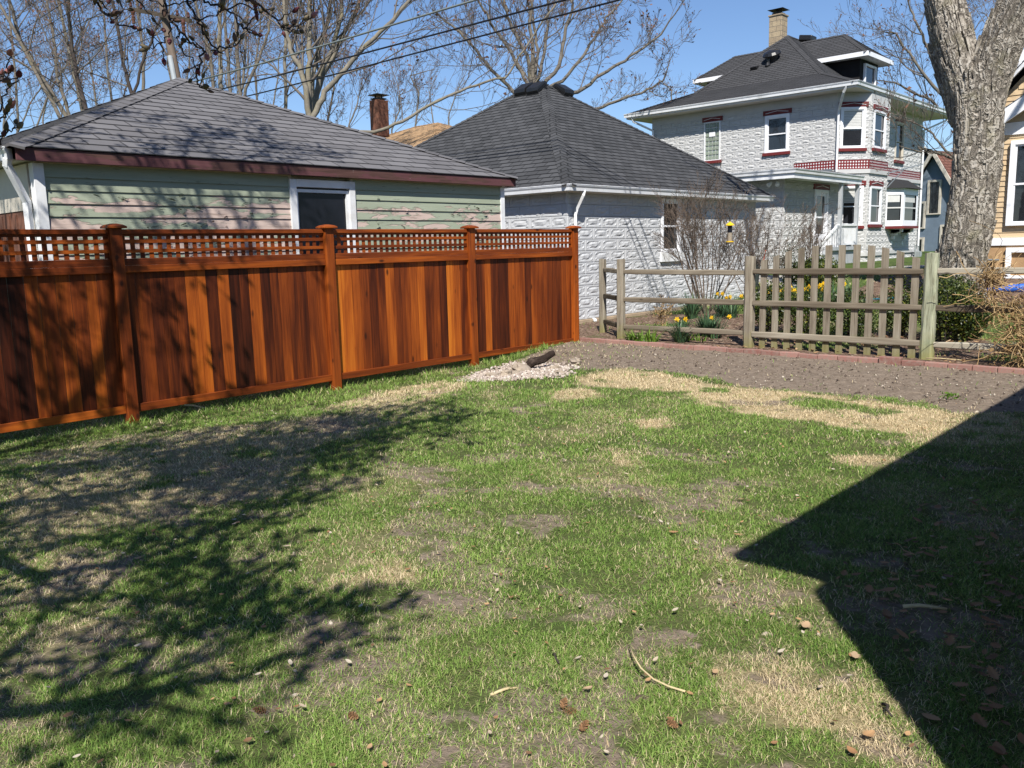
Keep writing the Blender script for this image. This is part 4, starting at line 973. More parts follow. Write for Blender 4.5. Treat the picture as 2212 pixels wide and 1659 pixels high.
# ------------------------------------------------------------------ two storey block house
def block_house():
    root = thing('house', (-15.8, 34, tz(-15.8, 34)), 'white rock faced block two storey house with dark red trim and a dark hipped roof', 'house')
    zb, zt = .2, 6.58; xl, xp, yp = -19.66, -12.12, 30.0; xb, yb, y3, xr, yr = -11.27, 30.85, 32.68, -12.10, 39.05
    L = fr((xl, yp, 0), (1, 0, 0), (0, -1, 0)); k = math.sqrt(.5)
    Cf = fr((xp, yp, 0), (k, k, 0), (k, -k, 0)); Bf = fr((xb, yb, 0), (0, 1, 0), (1, 0, 0)); Rf = fr((xr, y3, 0), (0, 1, 0), (1, 0, 0)); T = fr((xb, y3, 0), (-1, 0, 0), (0, 1, 0))
    cl = (xb-xp)/k
    bw, bh = .46, .2325; W = MB()
    def u_of(P, x, y): o = P(0, 0); d = P(1, 0)-o; return float((np.array([x, y, 0])-np.array([o[0], o[1], 0]))@d)
    w1 = (-14.66-xl, -13.93-xl, 4.86, 6.02); wg = (-17.22-xl, -16.62-xl, 4.75, 6.12)
    fc = (.20, cl-.28, 4.78, 6.02); fb = (.30, 1.32, 4.80, 5.95); fr_ = (PX(c3(1532, 650), xr)[1]-y3, PX(c3(1568, 650), xr)[1]-y3, PX(c3(1550, 852), xr)[2], PX(c3(1550, 665), xr)[2])
    lc = (.22, cl-.26, 2.12, 3.36); lb = (.24, 1.20, 2.16, 3.36); bay = (PX(c3(1476, 1000), xr)[1]-y3, PX(c3(1606, 1000), xr)[1]-y3, PX(c3(1540, 1208), xr)[2], PX(c3(1540, 1005), xr)[2]-.05)
    lace = (4.02, 4.36)
    for P, Wd, hs, sd in ((L, xp-xl, [w1, wg, (xp-xl-1.5, 99, lace[0]-.02, lace[1])], 1), (Cf, cl, [fc, lc, (0, 9, lace[0]-.02, lace[1])], 2), (Bf, y3-yb, [fb, lb, (0, 9, lace[0]-.02, lace[1])], 3), (Rf, yr-y3, [fr_, bay, (0, 9, lace[0]-.02, lace[1])], 4), (T, xb-xr, [], 5)):
        rockwall(W, P, Wd, zb+.8, 6.30, bw, bh, hs, .026, sd)
        rockwall(W, P, Wd, zb-.35, zb+.8, bw*1.15, .27, [], .03, sd+20)
        W.face([P(0, 6.30), P(Wd, 6.30), P(Wd, zt+.1), P(0, zt+.1)])
    W.box((xl, yp+.12, -.3), (xr-.12, yr, zt+.05)); W.box((xr-.2, yb, -.3), (xb-.12, y3-.12, zt+.05))
    W.build('wall', M_blockB, root)
    wt = MB(); fbox(wt, Cf, 0, cl+.05, zb+.8, zb+.93, -.02, .06); fbox(wt, Bf, -.05, y3-yb+.05, zb+.8, zb+.93, -.02, .06); fbox(wt, Rf, 0, yr-y3+.05, zb+.8, zb+.93, -.02, .06); wt.build('water_table', M_blockB, root)
    lt = MB(); bd = MB()
    for P, Wd in ((Cf, cl), (Bf, y3-yb), (Rf, yr-y3)):
        fbox(lt, P, 0, Wd, lace[0], lace[1]-.02, -.03, .012)
        fbox(bd, P, -.03, Wd+.03, lace[0]-.15, lace[0]-.005, -.02, .055)
    fbox(lt, L, xp-xl-1.5, xp-xl, lace[0], lace[1]-.02, -.01, .014)
    bo = lt.build('lattice_band', M_lat, root); bd.build('string_course', M_blockB, root)
    dl = MB()
    for P, a0, Wd in ((L, xp-xl-1.5, xp-xl), (Cf, 0, cl), (Bf, 0, y3-yb), (Rf, 0, yr-y3)):
        s = .098; nx = int((Wd-a0)/s)
        for i in range(nx):
            for j in range(3):
                a = a0+(i+.5)*s; z = lace[0]+.055+j*.098; h = .031
                dl.face([P(a-h, z, .017), P(a, z-h, .017), P(a+h, z, .017), P(a, z+h, .017)])
    kind(dl.build('lattice_opening', M_white, bo), 'stuff')
    window(root, L, *w1, .10, .05, M_white2, blind=0, sill=M_red, lintel=M_red)
    gw = window(root, L, *wg, .05, .05, M_white, sash=False, glass=M_white, lintel=M_red, sill=M_red); gw['label'] = 'glass block window'
    gb = MB()
    for i in range(4):
        for j in range(8):
            a = wg[0]+(i+.5)*(wg[1]-wg[0])/4; z = wg[2]+(j+.5)*(wg[3]-wg[2])/8; fbox(gb, L, a-.062, a+.062, z-.07, z+.07, -.029, .015)
    gb.build('glass_block', M_gblock, gw, bevel=.015)
    gv = MB(); gv_ = .5*(wg[0]+wg[1]); fbox(gv, L, gv_-.13, gv_+.12, 5.62, 5.78, .016, .03); gv.build('vent', M_white2, gw)
    for P, q, bl in ((Cf, fc, .55), (Bf, fb, 0), (Rf, fr_, 0), (Cf, lc, .4), (Bf, lb, .0)):
        window(root, P, *q, .085, .05, M_white2 if P is not Rf else M_cream, blind=bl, sill=M_red, lintel=M_red)
    # lower bay window with its own little roof
    P = Rf; b = MB(); d0 = .50
    a0, a1, z0, z1 = bay
    def bp(a, z, d): return P(a, z, d)
    foot = [(a0, 0.), (a0+.55, d0), (a1-.55, d0), (a1, 0.)]
    for (p, dp), (q, dq) in zip(foot[:-1], foot[1:]):
        for za, zc in ((z0, z0+.22), (z1-.25, z1)):
            b.face([P(p, za, dp), P(q, za, dq), P(q, zc, dq), P(p, zc, dp)])
        for t in (0., .88):
            A = np.array([p+(q-p)*t, dp+(dq-dp)*t]); Bq = np.array([p+(q-p)*(t+.12), dp+(dq-dp)*(t+.12)])
            b.face([P(A[0], z0+.22, A[1]), P(Bq[0], z0+.22, Bq[1]), P(Bq[0], z1-.25, Bq[1]), P(A[0], z1-.25, A[1])])
    bw_ = b.build('bay_window', M_white2, root)
    g = MB()
    for (p, dp), (q, dq) in zip(foot[:-1], foot[1:]):
        s = .94; g.face([P(p, z0+.2, dp*s-.03), P(q, z0+.2, dq*s-.03), P(q, z1-.22, dq*s-.03), P(p, z1-.22, dp*s-.03)])
    g.build('pane', M_glass, bw_)
    bl = MB()
    for (p, dp), (q, dq) in zip(foot[:-1], foot[1:]):
        s = .955; zz = (z0+z1)/2
        bl.face([P(p+(q-p)*.14, zz+.2, (dp+(dq-dp)*.14)*s-.02), P(q-(q-p)*.14, zz+.2, (dq-(dq-dp)*.14)*s-.02), P(q-(q-p)*.14, z1-.27, (dq-(dq-dp)*.14)*s-.02), P(p+(q-p)*.14, z1-.27, (dp+(dq-dp)*.14)*s-.02)])
        A = P(p+(q-p)*.12, zz-.02, dp+(dq-dp)*.12-.01); B_ = P(q-(q-p)*.12, zz-.02, dq-(dq-dp)*.12-.01); bl.beam(A, B_, .03, .05)
    bl.build('blind', M_blind, bw_)
    s = MB(); vs = [P(p, z0-.10, dp*1.12+.02) for p, dp in foot]+[P(p, z0-.002, dp*1.12+.02) for p, dp in foot]
    s.mesh(vs, [(0, 1, 5, 4), (1, 2, 6, 5), (2, 3, 7, 6), (3, 2, 1, 0), (4, 5, 6, 7)]); s.build('sill', M_red, bw_)
    r_ = MB(); top = [P(a0+.5, z1+.42, .02), P(a1-.5, z1+.42, .02)]; ev = [P(p, z1, dp*1.25+.03) for p, dp in ((a0-.15, 0), (a0+.5, d0), (a1-.5, d0), (a1+.15, 0))]
    r_.face([ev[0], ev[1], top[0]]); r_.face([ev[1], ev[2], top[1], top[0]]); r_.face([ev[2], ev[3], top[1]]); r_.face([ev[3], ev[2], ev[1], ev[0]]); r_.build('roof', M_shC, bw_)
    for a in (a0+.8, a1-.8):
        br = MB()
        for i in range(5): t = i/4; br.obox(P(a-.06, z0-.12-.5*t*t-.12, -.0), P(.12, 0)-P(0, 0), P(0, 0, .40*(1-t)+.05)-P(0, 0), np.array([0, 0, .14]))
        br.build('bracket', M_white, bw_)
    # main roof
    ex0, ex1, ey0, ey1, ez = -20.5, -11.25, 29.40, 40.3, 6.80
    ra = np.array((-15.88, 34.05, 9.76)); rb = np.array((-15.88, 35.65, 9.76))
    kf, zk = 1.95, 7.58
    rf, N = hiproof(root, ex0+kf, ex1-kf, ey0+kf, ey1-kf, zk, 9.76, ra, rb, M_shC, .14, capw=.16)
    fl_ = MB(); o4 = [np.array(q) for q in ((ex1, ey0, ez), (ex1, ey1, ez), (ex0, ey1, ez), (ex0, ey0, ez))]; i4 = [np.array(q) for q in ((ex1-kf, ey0+kf, zk), (ex1-kf, ey1-kf, zk), (ex0+kf, ey1-kf, zk), (ex0+kf, ey0+kf, zk))]
    nn = []
    for i in range(4): courses(fl_, o4[i], o4[(i+1) % 4], i4[i], i4[(i+1) % 4], .14); nn.append(nrm(o4[i], o4[(i+1) % 4], i4[i]))
    for i in range(4): hipcap(fl_, o4[i], i4[i], nn[i], nn[i-1], .16, .14)
    fl_.build('roof_flare', M_shC, rf)
    g = MB(); gutter(g, [((ex1+.08, ey0-.08, ez), (ex1+.08, ey1+.08, ez), (1, 0, 0)), ((ex1+.08, ey0-.08, ez), (ex0-.08, ey0-.08, ez), (0, -1, 0))], .12, .13); g.build('gutter', M_alu, root)
    sf = MB(); sf.box((ex0, ey0+.03, 6.60), (ex1-.03, ey1, 6.645)); sf.box((ex0, ey0-.0, 6.60), (ex1, ey0+.028, 6.78)); sf.box((ex1-.028, ey0+.029, 6.60), (ex1, ey1, 6.78)); sf.build('soffit', M_soffit, root)
    d = MB(); downspout(d, [(ex1-.35, ey0+.0, 6.66), (ex1-.45, ey0+.05, 6.50), (xp+.10, yp-.10, 6.02), (xp+.07, yp-.07, 5.9), (xp+.07, yp-.07, .8)], .07, .09); d.build('downspout', M_white, root, bevel=.01); d = MB()
    downspout(d, [(ex1+.02, ey1-.45, 6.66), (ex1-.05, ey1-.55, 6.50), (xr+.09, yr-.12, 6.05), (xr+.09, yr-.10, 5.9), (xr+.09, yr-.10, .6)], .07, .09); d.build('downspout', M_white, root, bevel=.01); d = MB()
    downspout(d, [(ex0+.25, ey0+.02, 6.66), (ex0+.27, ey0+.1, 6.50), (xl+.10, yp-.08, 6.1), (xl+.12, yp-.07, 3.)], .07, .09); d.build('downspout', M_white, root, bevel=.01)
    # dormers
    for sgn, x_f, x_in, x_r, yc, hw in ((1, -12.4, -15.7, -13.8, 34.66, 1.34), (-1, -20.15, -16.1, -18.9, 35.35, 1.34)):
        zr, ze = (9.53, 8.49) if sgn > 0 else (9.62, 8.64)
        dm = MB(); A = np.array((x_f, yc-hw, ze)); B = np.array((x_f, yc+hw, ze)); Rg = np.array((x_r, yc, zr)); Ri = np.array((x_in, yc, zr)); A2 = np.array((x_in, yc-hw, ze)); B2 = np.array((x_in, yc+hw, ze))
        courses(dm, A, A2, Rg, Ri, .14); courses(dm, B, B2, Rg, Ri, .14); courses(dm, A, B, Rg, Rg, .14)
        nA = nrm(A, A2, Ri); nB = nrm(B, B2, Ri); nF = nrm(A, B, Rg); hipcap(dm, A, Rg, nA, nF, .13, .14); hipcap(dm, B, Rg, nB, nF, .13, .14); hipcap(dm, Rg, Ri, nA, nB, .13, .14)
        do = dm.build('dormer', M_shC, root)
        fa = MB(); t = .03
        fa.box((min(x_f, x_f+sgn*t), yc-hw-.02, ze-.15), (max(x_f, x_f+sgn*t), yc+hw+.02, ze+.012)); 
        for s_ in (-1, 1): y_ = yc+s_*hw; fa.box((min(x_in, x_f), min(y_, y_+s_*t), ze-.15), (max(x_in, x_f), max(y_, y_+s_*t), ze+.012))
        fa.box((min(x_in, x_f), yc-hw+.002, ze-.13), (max(x_in, x_f)-.002, yc+hw-.002, ze-.10)); fa.build('fascia', M_white2, do)
        wl = MB(); xw = x_f-sgn*.42; wl.box((min(xw, x_in), yc-hw+.42, 7.1), (max(xw, x_in), yc+hw-.42, ze-.10)); wl.build('wall', M_dorm, do)
        if sgn > 0: window(do, fr((xw+.05, yc, 0), (0, 1, 0), (1, 0, 0)), -.50, .50, 7.48, 8.14, .08, .04, M_white2, sash=False)
    # chimney, vents
    c = MB(); c.box((-16.85, 34.35, 8.8), (-16.30, 34.90, 10.70)); ch = c.build('chimney', M_stone, root, bevel=.02)
    cb = MB(); cb.box((-16.88, 34.32, 10.701), (-16.27, 34.93, 10.76)); cb.build('chimney_crown', M_stone, ch)
    cc = MB(); cc.box((-16.77, 34.43, 10.761), (-16.38, 34.82, 10.84)); cc.lathe((-16.575, 34.625, 10.84), [(.12, 0), (.12, .12)], 10)
    cc.mesh([(-16.575+a*.34, 34.625+b*.34, 10.96) for a, b in ((-1, -1), (1, -1), (1, 1), (-1, 1))]+[(-16.575, 34.625, 11.04)], [(3, 2, 1, 0), (0, 1, 4), (1, 2, 4), (2, 3, 4), (3, 0, 4)]); cc.build('chimney_cap', M_black, ch)
    def onroof(px, i):
        n = N[i]; e0 = np.array((ex1-kf, ey0+kf, zk)); d_ = ray(px); return CC+d_*(np.dot(e0-CC, n)/np.dot(d_, n)), n
    p, n = onroof(c3(872, 322), 1); v = MB(); v.lathe(p, [(.20, -.05), (.20, .16), (.34, .18), (.36, .24), (.30, .33), (.12, .38), (0.01, .385)], 14, ax=(n+np.array([0, 0, .6]))); v.build('attic_fan', M_blackp, rf, smooth=False)
    p, n = onroof(c3(846, 352), 1); v = MB(); v.tube([p-n*.1, p+np.array([0, 0, .42])], .06, 10); v.lathe(p, [(.12, 0), (.07, .12)], 10); v.build('vent_pipe', M_blackp, rf)
    p, n = onroof(c3(778, 365), 1); v = MB(); u = np.array((1, 0, 0.)); up = np.cross(n, u); up = up if up[2] > 0 else -up; v.mesh([p+u*a+up*b+n*h for a, b, h in ((-.15, -.14, 0), (.15, -.14, 0), (.15, .14, 0), (-.15, .14, 0), (-.12, -.14, .14), (.12, -.14, .14), (.12, .10, .03), (-.12, .10, .03))], [(3, 2, 1, 0), (4, 5, 6, 7), (0, 1, 5, 4), (1, 2, 6, 5), (2, 3, 7, 6), (3, 0, 4, 7)]); v.build('roof_vent', M_blackp, rf)
    p = np.array((-15.75, 34.75, 9.66)); v = MB(); v.obox(p, (.55, 0, -.1), (0, .5, 0), (.02, 0, .22)); v.build('roof_vent', M_blackp, rf, bevel=.04)
    # one storey rear addition
    ax0, ax1, ay0 = -16.5, -11.78, 25.3; A = fr((ax0, ay0, 0), (1, 0, 0), (0, -1, 0)); D = fr((ax1, ay0, 0), (0, 1, 0), (1, 0, 0)); za = 3.47
    m = MB(); dr = (2.30, 3.20, 1.42, 3.15)
    wA = (4.72-1.75, 4.72-1.15, 2.2, 3.25)
    rockwall(m, A, ax1-ax0, .6, za, bw, bh, [], .026, 8); rockwall(m, D, 30-ay0, .6, za, bw, bh, [(dr[0]-.06, dr[1]+.06, .9, dr[3]+.06)], .026, 9)
    m.box((ax0, ay0+.12, -.3), (ax1-.12, 30., za)); ad = m.build('rear_addition', M_blockB, root)
    m = MB(); rx0, rx1, ry0, ry1, rz = -16.8, -11.2, 24.72, 30.05, 3.72
    m.face([(rx0, ry0, rz), (rx1, ry0, rz), (-12.15, 29.97, rz+.24), (rx0, 29.97, rz+.24)], [(0, 0), (5.6, 0), (4.6, 5.3), (0, 5.3)]); m.face([(rx1, ry0, rz), (rx1, ry1, rz), (-12.15, 29.97, rz+.24)], [(0, 0), (5.3, 0), (5.3, 1)])
    m.build('roof', M_shC, ad)
    m = MB(); gutter(m, [((rx1+.08, ry0-.08, rz), (rx1+.08, ry1+.05, rz), (1, 0, 0)), ((rx1+.08, ry0-.08, rz), (rx0, ry0-.08, rz), (0, -1, 0))], .12, .12); m.box((rx0, ry0+.03, rz-.25), (rx1-.04, ry1, rz-.21)); m.box((rx0, ry0-.0, rz-.27), (rx1, ry0+.03, rz-.12)); m.box((rx1-.03, ry0+.03, rz-.27), (rx1, ry1, rz-.12)); m.build('gutter', M_alu, ad)
    m = MB(); m.beam((ax0, 29.93, 3.93), (-12.2, 29.93, 3.97), .05, .14); m.build('flashing', M_metal, ad)
    dw = window(ad, D, *dr, .09, .05, M_white2, sash=False, name='door', lintel=M_red)
    q = MB(); t = .11
    for z_ in ((dr[0], dr[0]+t, dr[2], dr[3]), (dr[1]-t, dr[1], dr[2], dr[3]), (dr[0]+t, dr[1]-t, dr[3]-t, dr[3]), (dr[0]+t, dr[1]-t, dr[2], dr[2]+.38), (dr[0]+t, dr[1]-t, dr[2]+.9, dr[2]+.95)): fbox(q, D, *z_, -.025, .02)
    q.build('storm_door', M_white2, dw)
    fl = MB(); fc_ = A(4.72-.2, 3.40, .25)
    for s_ in (-.09, .09): fl = MB(); fl.lathe(fc_+np.array([s_, 0, -.02]), [(.03, 0), (.06, .07), (.065, .16)], 10, ax=(s_*6, -1, -.8)); fl.build('flood_light', M_white, ad)
    # porch
    po = MB(); po.box((-11.77, 27.5, 1.25), (-11.12, 30.1, 1.36)); po.box((-11.75, 27.5, .5), (-11.20, 30.05, 1.249)); pr = po.build('porch', M_grpaint, root)
    for y_ in (28.55, 29.98): m = MB(); m.box((-11.37, y_-.055, 1.361), (-11.26, y_+.055, 3.46)); m.build('post', M_grpaint, pr)
    m = MB(); m.box((-11.36, 28.61, 2.05), (-11.25, 29.92, 2.12)); m.box((-11.33, 28.61, 1.42), (-11.28, 29.92, 1.48))
    for k_ in range(15): y_ = 28.65+k_*.088; m.box((-11.325, y_, 1.481), (-11.285, y_+.05, 2.05))
    m.beam((-11.32, 28.5, 2.09), (-11.45, 27.2, 1.38), .09, .06)
    for k_ in range(8): t_ = k_/8; m.box((-11.34-.13*t_, 28.45-1.2*t_, .75-.1*t_), (-11.30-.13*t_, 28.50-1.2*t_, 2.06-.70*t_))
    m.build('railing', M_white, pr)
    st = MB()
    for k_ in range(4): st.box((-11.76, 27.5-.28*(k_+1), .3), (-11.15, 27.5-.28*k_-.002, 1.25-.17*(k_+1)))
    st.build('step', M_grpaint, pr)
    # swivel bracket with a bird-house arm on the corner of the bay
    ar = MB(); a = Bf(1.75, 3.95, .05); ar.beam(a, a+np.array([1.1, .3, .25]), .04, .04); ar.beam(a+np.array([0, 0, -.5]), a+np.array([.5, .15, .10]), .035, .035); ar.beam(a+np.array([.02, 0, -.75]), a+np.array([.02, 0, .35]), .05, .05); ar.beam(a+np.array([1.1, .3, .1]), a+np.array([1.1, .3, .4]), .12, .05); ar.build('wall_bracket', M_metal, root)
    me = MB(); p = np.array(Rf(yr-y3-.55, .75, .25)); me.lathe(p, [(.13, 0), (.15, .1), (.15, .25), (.05, .3)], 10); me.box(p-np.array([.05, .22, .0]), p+np.array([.12, -.08, .28])); me.tube([p+np.array([0, 0, -.4]), p+np.array([0, 0, .5]), p+np.array([0, -.4, .55]), p+np.array([0, -.4, -.4])], .03, 6); me.build('gas_meter', M_conduit, root)
block_house()
# ------------------------------------------------------------------ beige house, its neighbours, and the house behind the camera
def lapwall(m, P, W, z0, z1, ex, top=None):
    z = z0
    while z < z1-.01:
        h = min(ex, z1-z); a0, a1 = (0, W) if top is None else top(z+h*.5)
        if a1 > a0: m.face([P(a0, z, .018), P(a1, z, .018), P(a1, z+h, .002), P(a0, z+h, .002)]); m.face([P(a0, z, .0), P(a1, z, .0), P(a1, z, .018), P(a0, z, .018)])
        z += h
def beige_house():
    y0 = 20.; x0 = -4.80; P = fr((x0, y0, 0), (1, 0, 0), (0, -1, 0)); d = lambda a, b: PY((1865+a*.3966, b*.3966), y0)
    root = thing('house', (x0+3, y0+3, tz(x0+3, y0)), 'beige lap sided house with white trim and tan base behind the big trunk', 'house')
    W = 6.4; pk = 3.2; zg0, sl = 4.25, 1.1
    m = MB(); z1 = d(775, 740)[2]-.02
    lapwall(m, P, W, 1.56, zg0+pk*sl, .105, lambda z: (0, W) if z < zg0+.25 else ((z-zg0)/sl+.12, W-(z-zg0)/sl-.12)); m.build('siding', M_bsid, root)
    b = MB(); b.mesh([(x0, y0+.01, -.2), (x0+W, y0+.01, -.2), (x0+W, y0+.01, zg0), (x0+pk, y0+.01, zg0+pk*sl), (x0, y0+.01, zg0), (x0, y0+9, -.2), (x0+W, y0+9, -.2), (x0+W, y0+9, zg0), (x0+pk, y0+9, zg0+pk*sl), (x0, y0+9, zg0)], [(4, 3, 2, 1, 0), (5, 6, 7, 8, 9), (0, 5, 9, 4), (1, 2, 7, 6)]); b.build('wall', M_bsid, root)
    f = MB(); fbox(f, P, .02, W, .2, 1.40, -.05, .03); f.build('foundation', M_btan, root)
    t = MB(); fbox(t, P, -.03, W, 1.402, 1.558, -.02, .06); fbox(t, P, -.02, .09, 1.559, 3.6, 0, .035); fbox(t, P, .05, W, 3.62, 3.86, .0, .05); t.build('trim', M_white2, root)
    r = MB()
    for (xa, za, xb_, zb, w) in ((x0-.42, zg0-.20, x0+pk, zg0+pk*sl+.12, .20),): r.beam((xa, y0-.30, za), (xb_, y0-.30, zb), .05, .24); r.beam((2*(x0+pk)-xa, y0-.30, za), (xb_, y0-.30, zb), .05, .24)
    r.build('rake_board', M_white2, root)
    rf = MB(); e = .5
    for s_ in (-1, 1):
        A = np.array((x0+pk+s_*(pk+e), y0-.35, zg0-e*sl+.15)); B = np.array((x0+pk+s_*(pk+e), y0+9.3, zg0-e*sl+.15)); C_ = np.array((x0+pk, y0+9.3, zg0+pk*sl+.17)); D_ = np.array((x0+pk, y0-.35, zg0+pk*sl+.17)); courses(rf, A, B, D_, C_, .15); rf.face([A, B, C_, D_] if s_ < 0 else [D_, C_, B, A])
    rf.build('roof', M_shC, root)
    PW = fr((x0, y0-.055, 0), (1, 0, 0), (0, -1, 0))
    pa = d(745, 668); q = MB(); q.beam((pa[0]-.2, y0-.32, pa[2]-.13), (pa[0]+2.0, y0-.32, pa[2]+1.30), .05, .26); q.beam((pa[0]+4.2, y0-.32, pa[2]-.13), (pa[0]+2.0, y0-.32, pa[2]+1.30), .05, .26); q.build('porch_rake', M_white2, root)
    q = MB(); e0 = np.array((pa[0]-.2, y0-.36, pa[2]+.01)); e1 = np.array((pa[0]-.2, y0, pa[2]+.01)); r0 = np.array((pa[0]+2.0, y0-.36, pa[2]+1.44)); r1 = np.array((pa[0]+2.0, y0, pa[2]+1.44)); courses(q, e0, e1, r0, r1, .15); q.face([e0, e1, r1, r0]); e0 = e0+np.array((4.4, 0, 0)); e1 = e1+np.array((4.4, 0, 0)); courses(q, e0, e1, r0, r1, .15); q.face([e0, r0, r1, e1]); q.build('porch_roof', M_shC, root)
    window(root, PW, d(835, 790)[0]-x0, d(835, 790)[0]-x0+.95, d(835, 1215)[2], d(835, 790)[2], .085, .05, M_white2, blind=0.)
    window(root, PW, d(812, 1370)[0]-x0, d(812, 1370)[0]-x0+.75, d(812, 1500)[2], d(812, 1375)[2], .10, .05, M_white2, sash=False)
    l = MB(); q = d(757, 900); l.lathe((q[0]-.02, y0-.16, q[2]-.12), [(.02, -.02), (.055, 0), (.06, .2), (.075, .21), (.02, .28)], 8); l.beam((q[0]-.02, y0-.0, q[2]+.1), (q[0]-.02, y0-.16, q[2]+.16), .02, .02); l.build('wall_lantern', M_brickc, root)
beige_house()
def far_house(name, px, T, W, D, H, pitch, siding, roofm, label, rot=0., wins=()):
    c = PT(px, T); g = -.3; root = thing(name, (c[0], c[1], g), label, 'house')
    u = np.array([math.cos(rot), math.sin(rot), 0]); n = np.array([u[1], -u[0], 0]); P = fr((c[0], c[1], 0)-u*W/2, u, n)
    m = MB(); pk = W/2*pitch
    a = [P(0, g), P(W, g), P(W, H), P(W/2, H+pk), P(0, H)]; b = [q-n*D for q in a]; m.mesh(a+b, [(0, 1, 2, 3, 4), (9, 8, 7, 6, 5), (5, 0, 4, 9), (1, 6, 7, 2)]); m.build('wall', siding, root)
    r = MB()
    for s_ in (0, 1):
        A = P(-.35 if not s_ else W+.35, H-.35*pitch+.05, .35); Bq = P(W/2, H+pk+.08, .35); courses(r, A, A-n*(D+.7), Bq, Bq-n*(D+.7), .2); q = [A, A-n*(D+.7), Bq-n*(D+.7), Bq]; r.face(q if s_ else q[::-1])
    r.build('roof', roofm, root)
    t = MB(); t.beam(P(-.35, H-.35*pitch, .37), P(W/2, H+pk, .37), .06, .2); t.beam(P(W+.35, H-.35*pitch, .37), P(W/2, H+pk, .37), .06, .2); t.build('rake_board', M_cream, root)
    PW = fr(P(0, 0, .05), u, n)
    for a0, a1, z0, z1 in wins: window(root, PW, a0, a1, z0, z1, .12, .05, M_cream, sash=False)
    return root, P
far_house('house', (2012, 520), 50, 3.1, 8, 4.1, 1.55, M_blues, M_shR, 'blue sided house with steep red brown gable beyond the white house corner', -.25, ((.4, 1.0, 2.2, 3.6), (1.3, 1.9, 3.0, 4.8), (2.2, 2.8, .8, 2.2), (.4, 1.0, .2, 1.5)))
far_house('house', (1975, 520), 58, 8.0, 12, 4.6, .75, M_blues, M_shR, 'second blue house whose broad red brown roof shows left of the steep gable', 1.15, ((1., 2., 2.5, 4.0), (3.4, 4.4, 2.5, 4.)))
def brown_house():
    a = PT((905, 308), 33); b = PT((700, 300), 33); c = PT((835, 258), 34)
    root = thing('house', (c[0], c[1], -.2), 'distant house with tan shingle roof and brick chimney seen between two garages', 'house')
    x, y, z = c; m = MB(); m.box((x-7, y, -.3), (x+3.0, y+8, z-1.35)); m.build('wall', M_tansid, root)
    rf, N = hiproof(root, x-8, x+3.6, y-.6, y+9, z-1.45, z+.4, np.array((x-1.5, y+4.2, z+.4)), np.array((x-3, y+4.2, z+.4)), M_shT, .2)
    k = PT((818, 240), 34.5); ch = MB(); ch.box((k[0]-.27, k[1]-.25, z-.6), (k[0]+.27, k[1]+.3, PT((818, 218), 34.5)[2])); co_ = ch.build('chimney', M_brickc, root, bevel=.02)
    cp = MB(); zt_ = PT((818, 216), 34.5)[2]; cp.box((k[0]-.22, k[1]-.2, zt_+.001), (k[0]+.22, k[1]+.26, zt_+.05)); cp.box((k[0]-.3, k[1]-.28, zt_+.16), (k[0]+.3, k[1]+.34, zt_+.19))
    for s_ in (-.2, .2): cp.box((k[0]+s_-.02, k[1], zt_+.051), (k[0]+s_+.02, k[1]+.05, zt_+.159))
    cp.build('chimney_cap', M_black, co_)
brown_house()
def own_house():
    root = thing('house', (4, 5, 0), 'dark sided house just right of the lawn whose roof corner throws the black shadow', 'house')
    m = MB(); P = fr((.22, 1.57, 0), (0, 1, 0), (-1, 0, 0)); Q = fr((.22, 1.57, 0), (1, 0, 0), (0, -1, 0))
    lapwall(m, P, 8.2, .3, 3.0, .15); lapwall(m, Q, 7., .3, 3.0, .15); m.box((.23, 1.58, -.2), (7.2, 9.7, 3.0)); m.build('wall', M_btan, root)
    r = MB(); x0, x1, y0, y1, z = -.28, 7.7, 1.74-.33*0, 10.1, 3.02
    r.box((x0, y0, 2.93), (x1, y1, z))
    c = np.array((3.7, 5.9, 6.2)); e = [np.array(q) for q in ((x0, y0, z), (x1, y0, z), (x1, y1, z), (x0, y1, z))]
    for a, b in zip(e, e[1:]+e[:1]): r.face([a, b, c], [(0, 0), (8, 0), (4, 5)])
    r.build('roof', M_shC, root)
own_house()
# ------------------------------------------------------------------ utility pole and wires
def pole():
    b = PY((385, 185), 13.); t = PY((349, 0), 13.); d = (t-b)/(t[2]-b[2]); base = b-d*(b[2]+.2); top = b+d*(10.4-b[2])
    root = thing('utility_pole', base, 'brown wooden utility pole with crossarm and grey conduit behind the green garage roof', 'utility pole')
    m = MB(); m.tube([base, b, t, top], [.14, .125, .115, .11], 12, 0, .5); m.build('pole', M_pole, root, smooth=True)
    q = b+d*(8.42-b[2]); a1 = PY((290, 21), 12.86); a2 = PY((412, 45), 12.86); dr = (a2-a1); a1 = a1-dr*.08
    c = MB(); c.beam(a1, a2, .09, .12, 0, .4); c.build('crossarm', M_arm, root)
    k = MB(); f = q+(a1-q)*.45; k.beam(b+d*(7.55-b[2])+np.array([0, -.16, 0]), f+np.array([0, -.02, 0]), .03, .03); k.build('crossarm_brace', M_arm, root)
    e = MB(); o = np.array([.10, -.14, 0]); e.tube([base+o, b+d*(7.55-b[2])+o], .075, 10); e.build('conduit', M_conduit, root, smooth=True)
    for s_ in (.02, .2, .8, .97):
        p = a1+(a2-a1)*s_; i = MB(); i.lathe(p+np.array([0, 0, .06]), [(.02, 0), (.05, .03), (.05, .08), (.03, .09), (.045, .13), (.02, .17)], 8); i.build('insulator', M_ceram, root)
    for s_ in (.10, .93):
        p = a1+(a2-a1)*s_; i = MB(); i.lathe(p+np.array([0, -.1, -.42]), [(.05, 0), (.055, .05), (.045, .06), (.06, .12), (.045, .14), (.06, .2), (.04, .24), (.07, .32), (.05, .42)], 9); i.build('cutout', M_ceram, root)
    return a1, a2, b, d
PA1, PA2, PB, PD = pole()
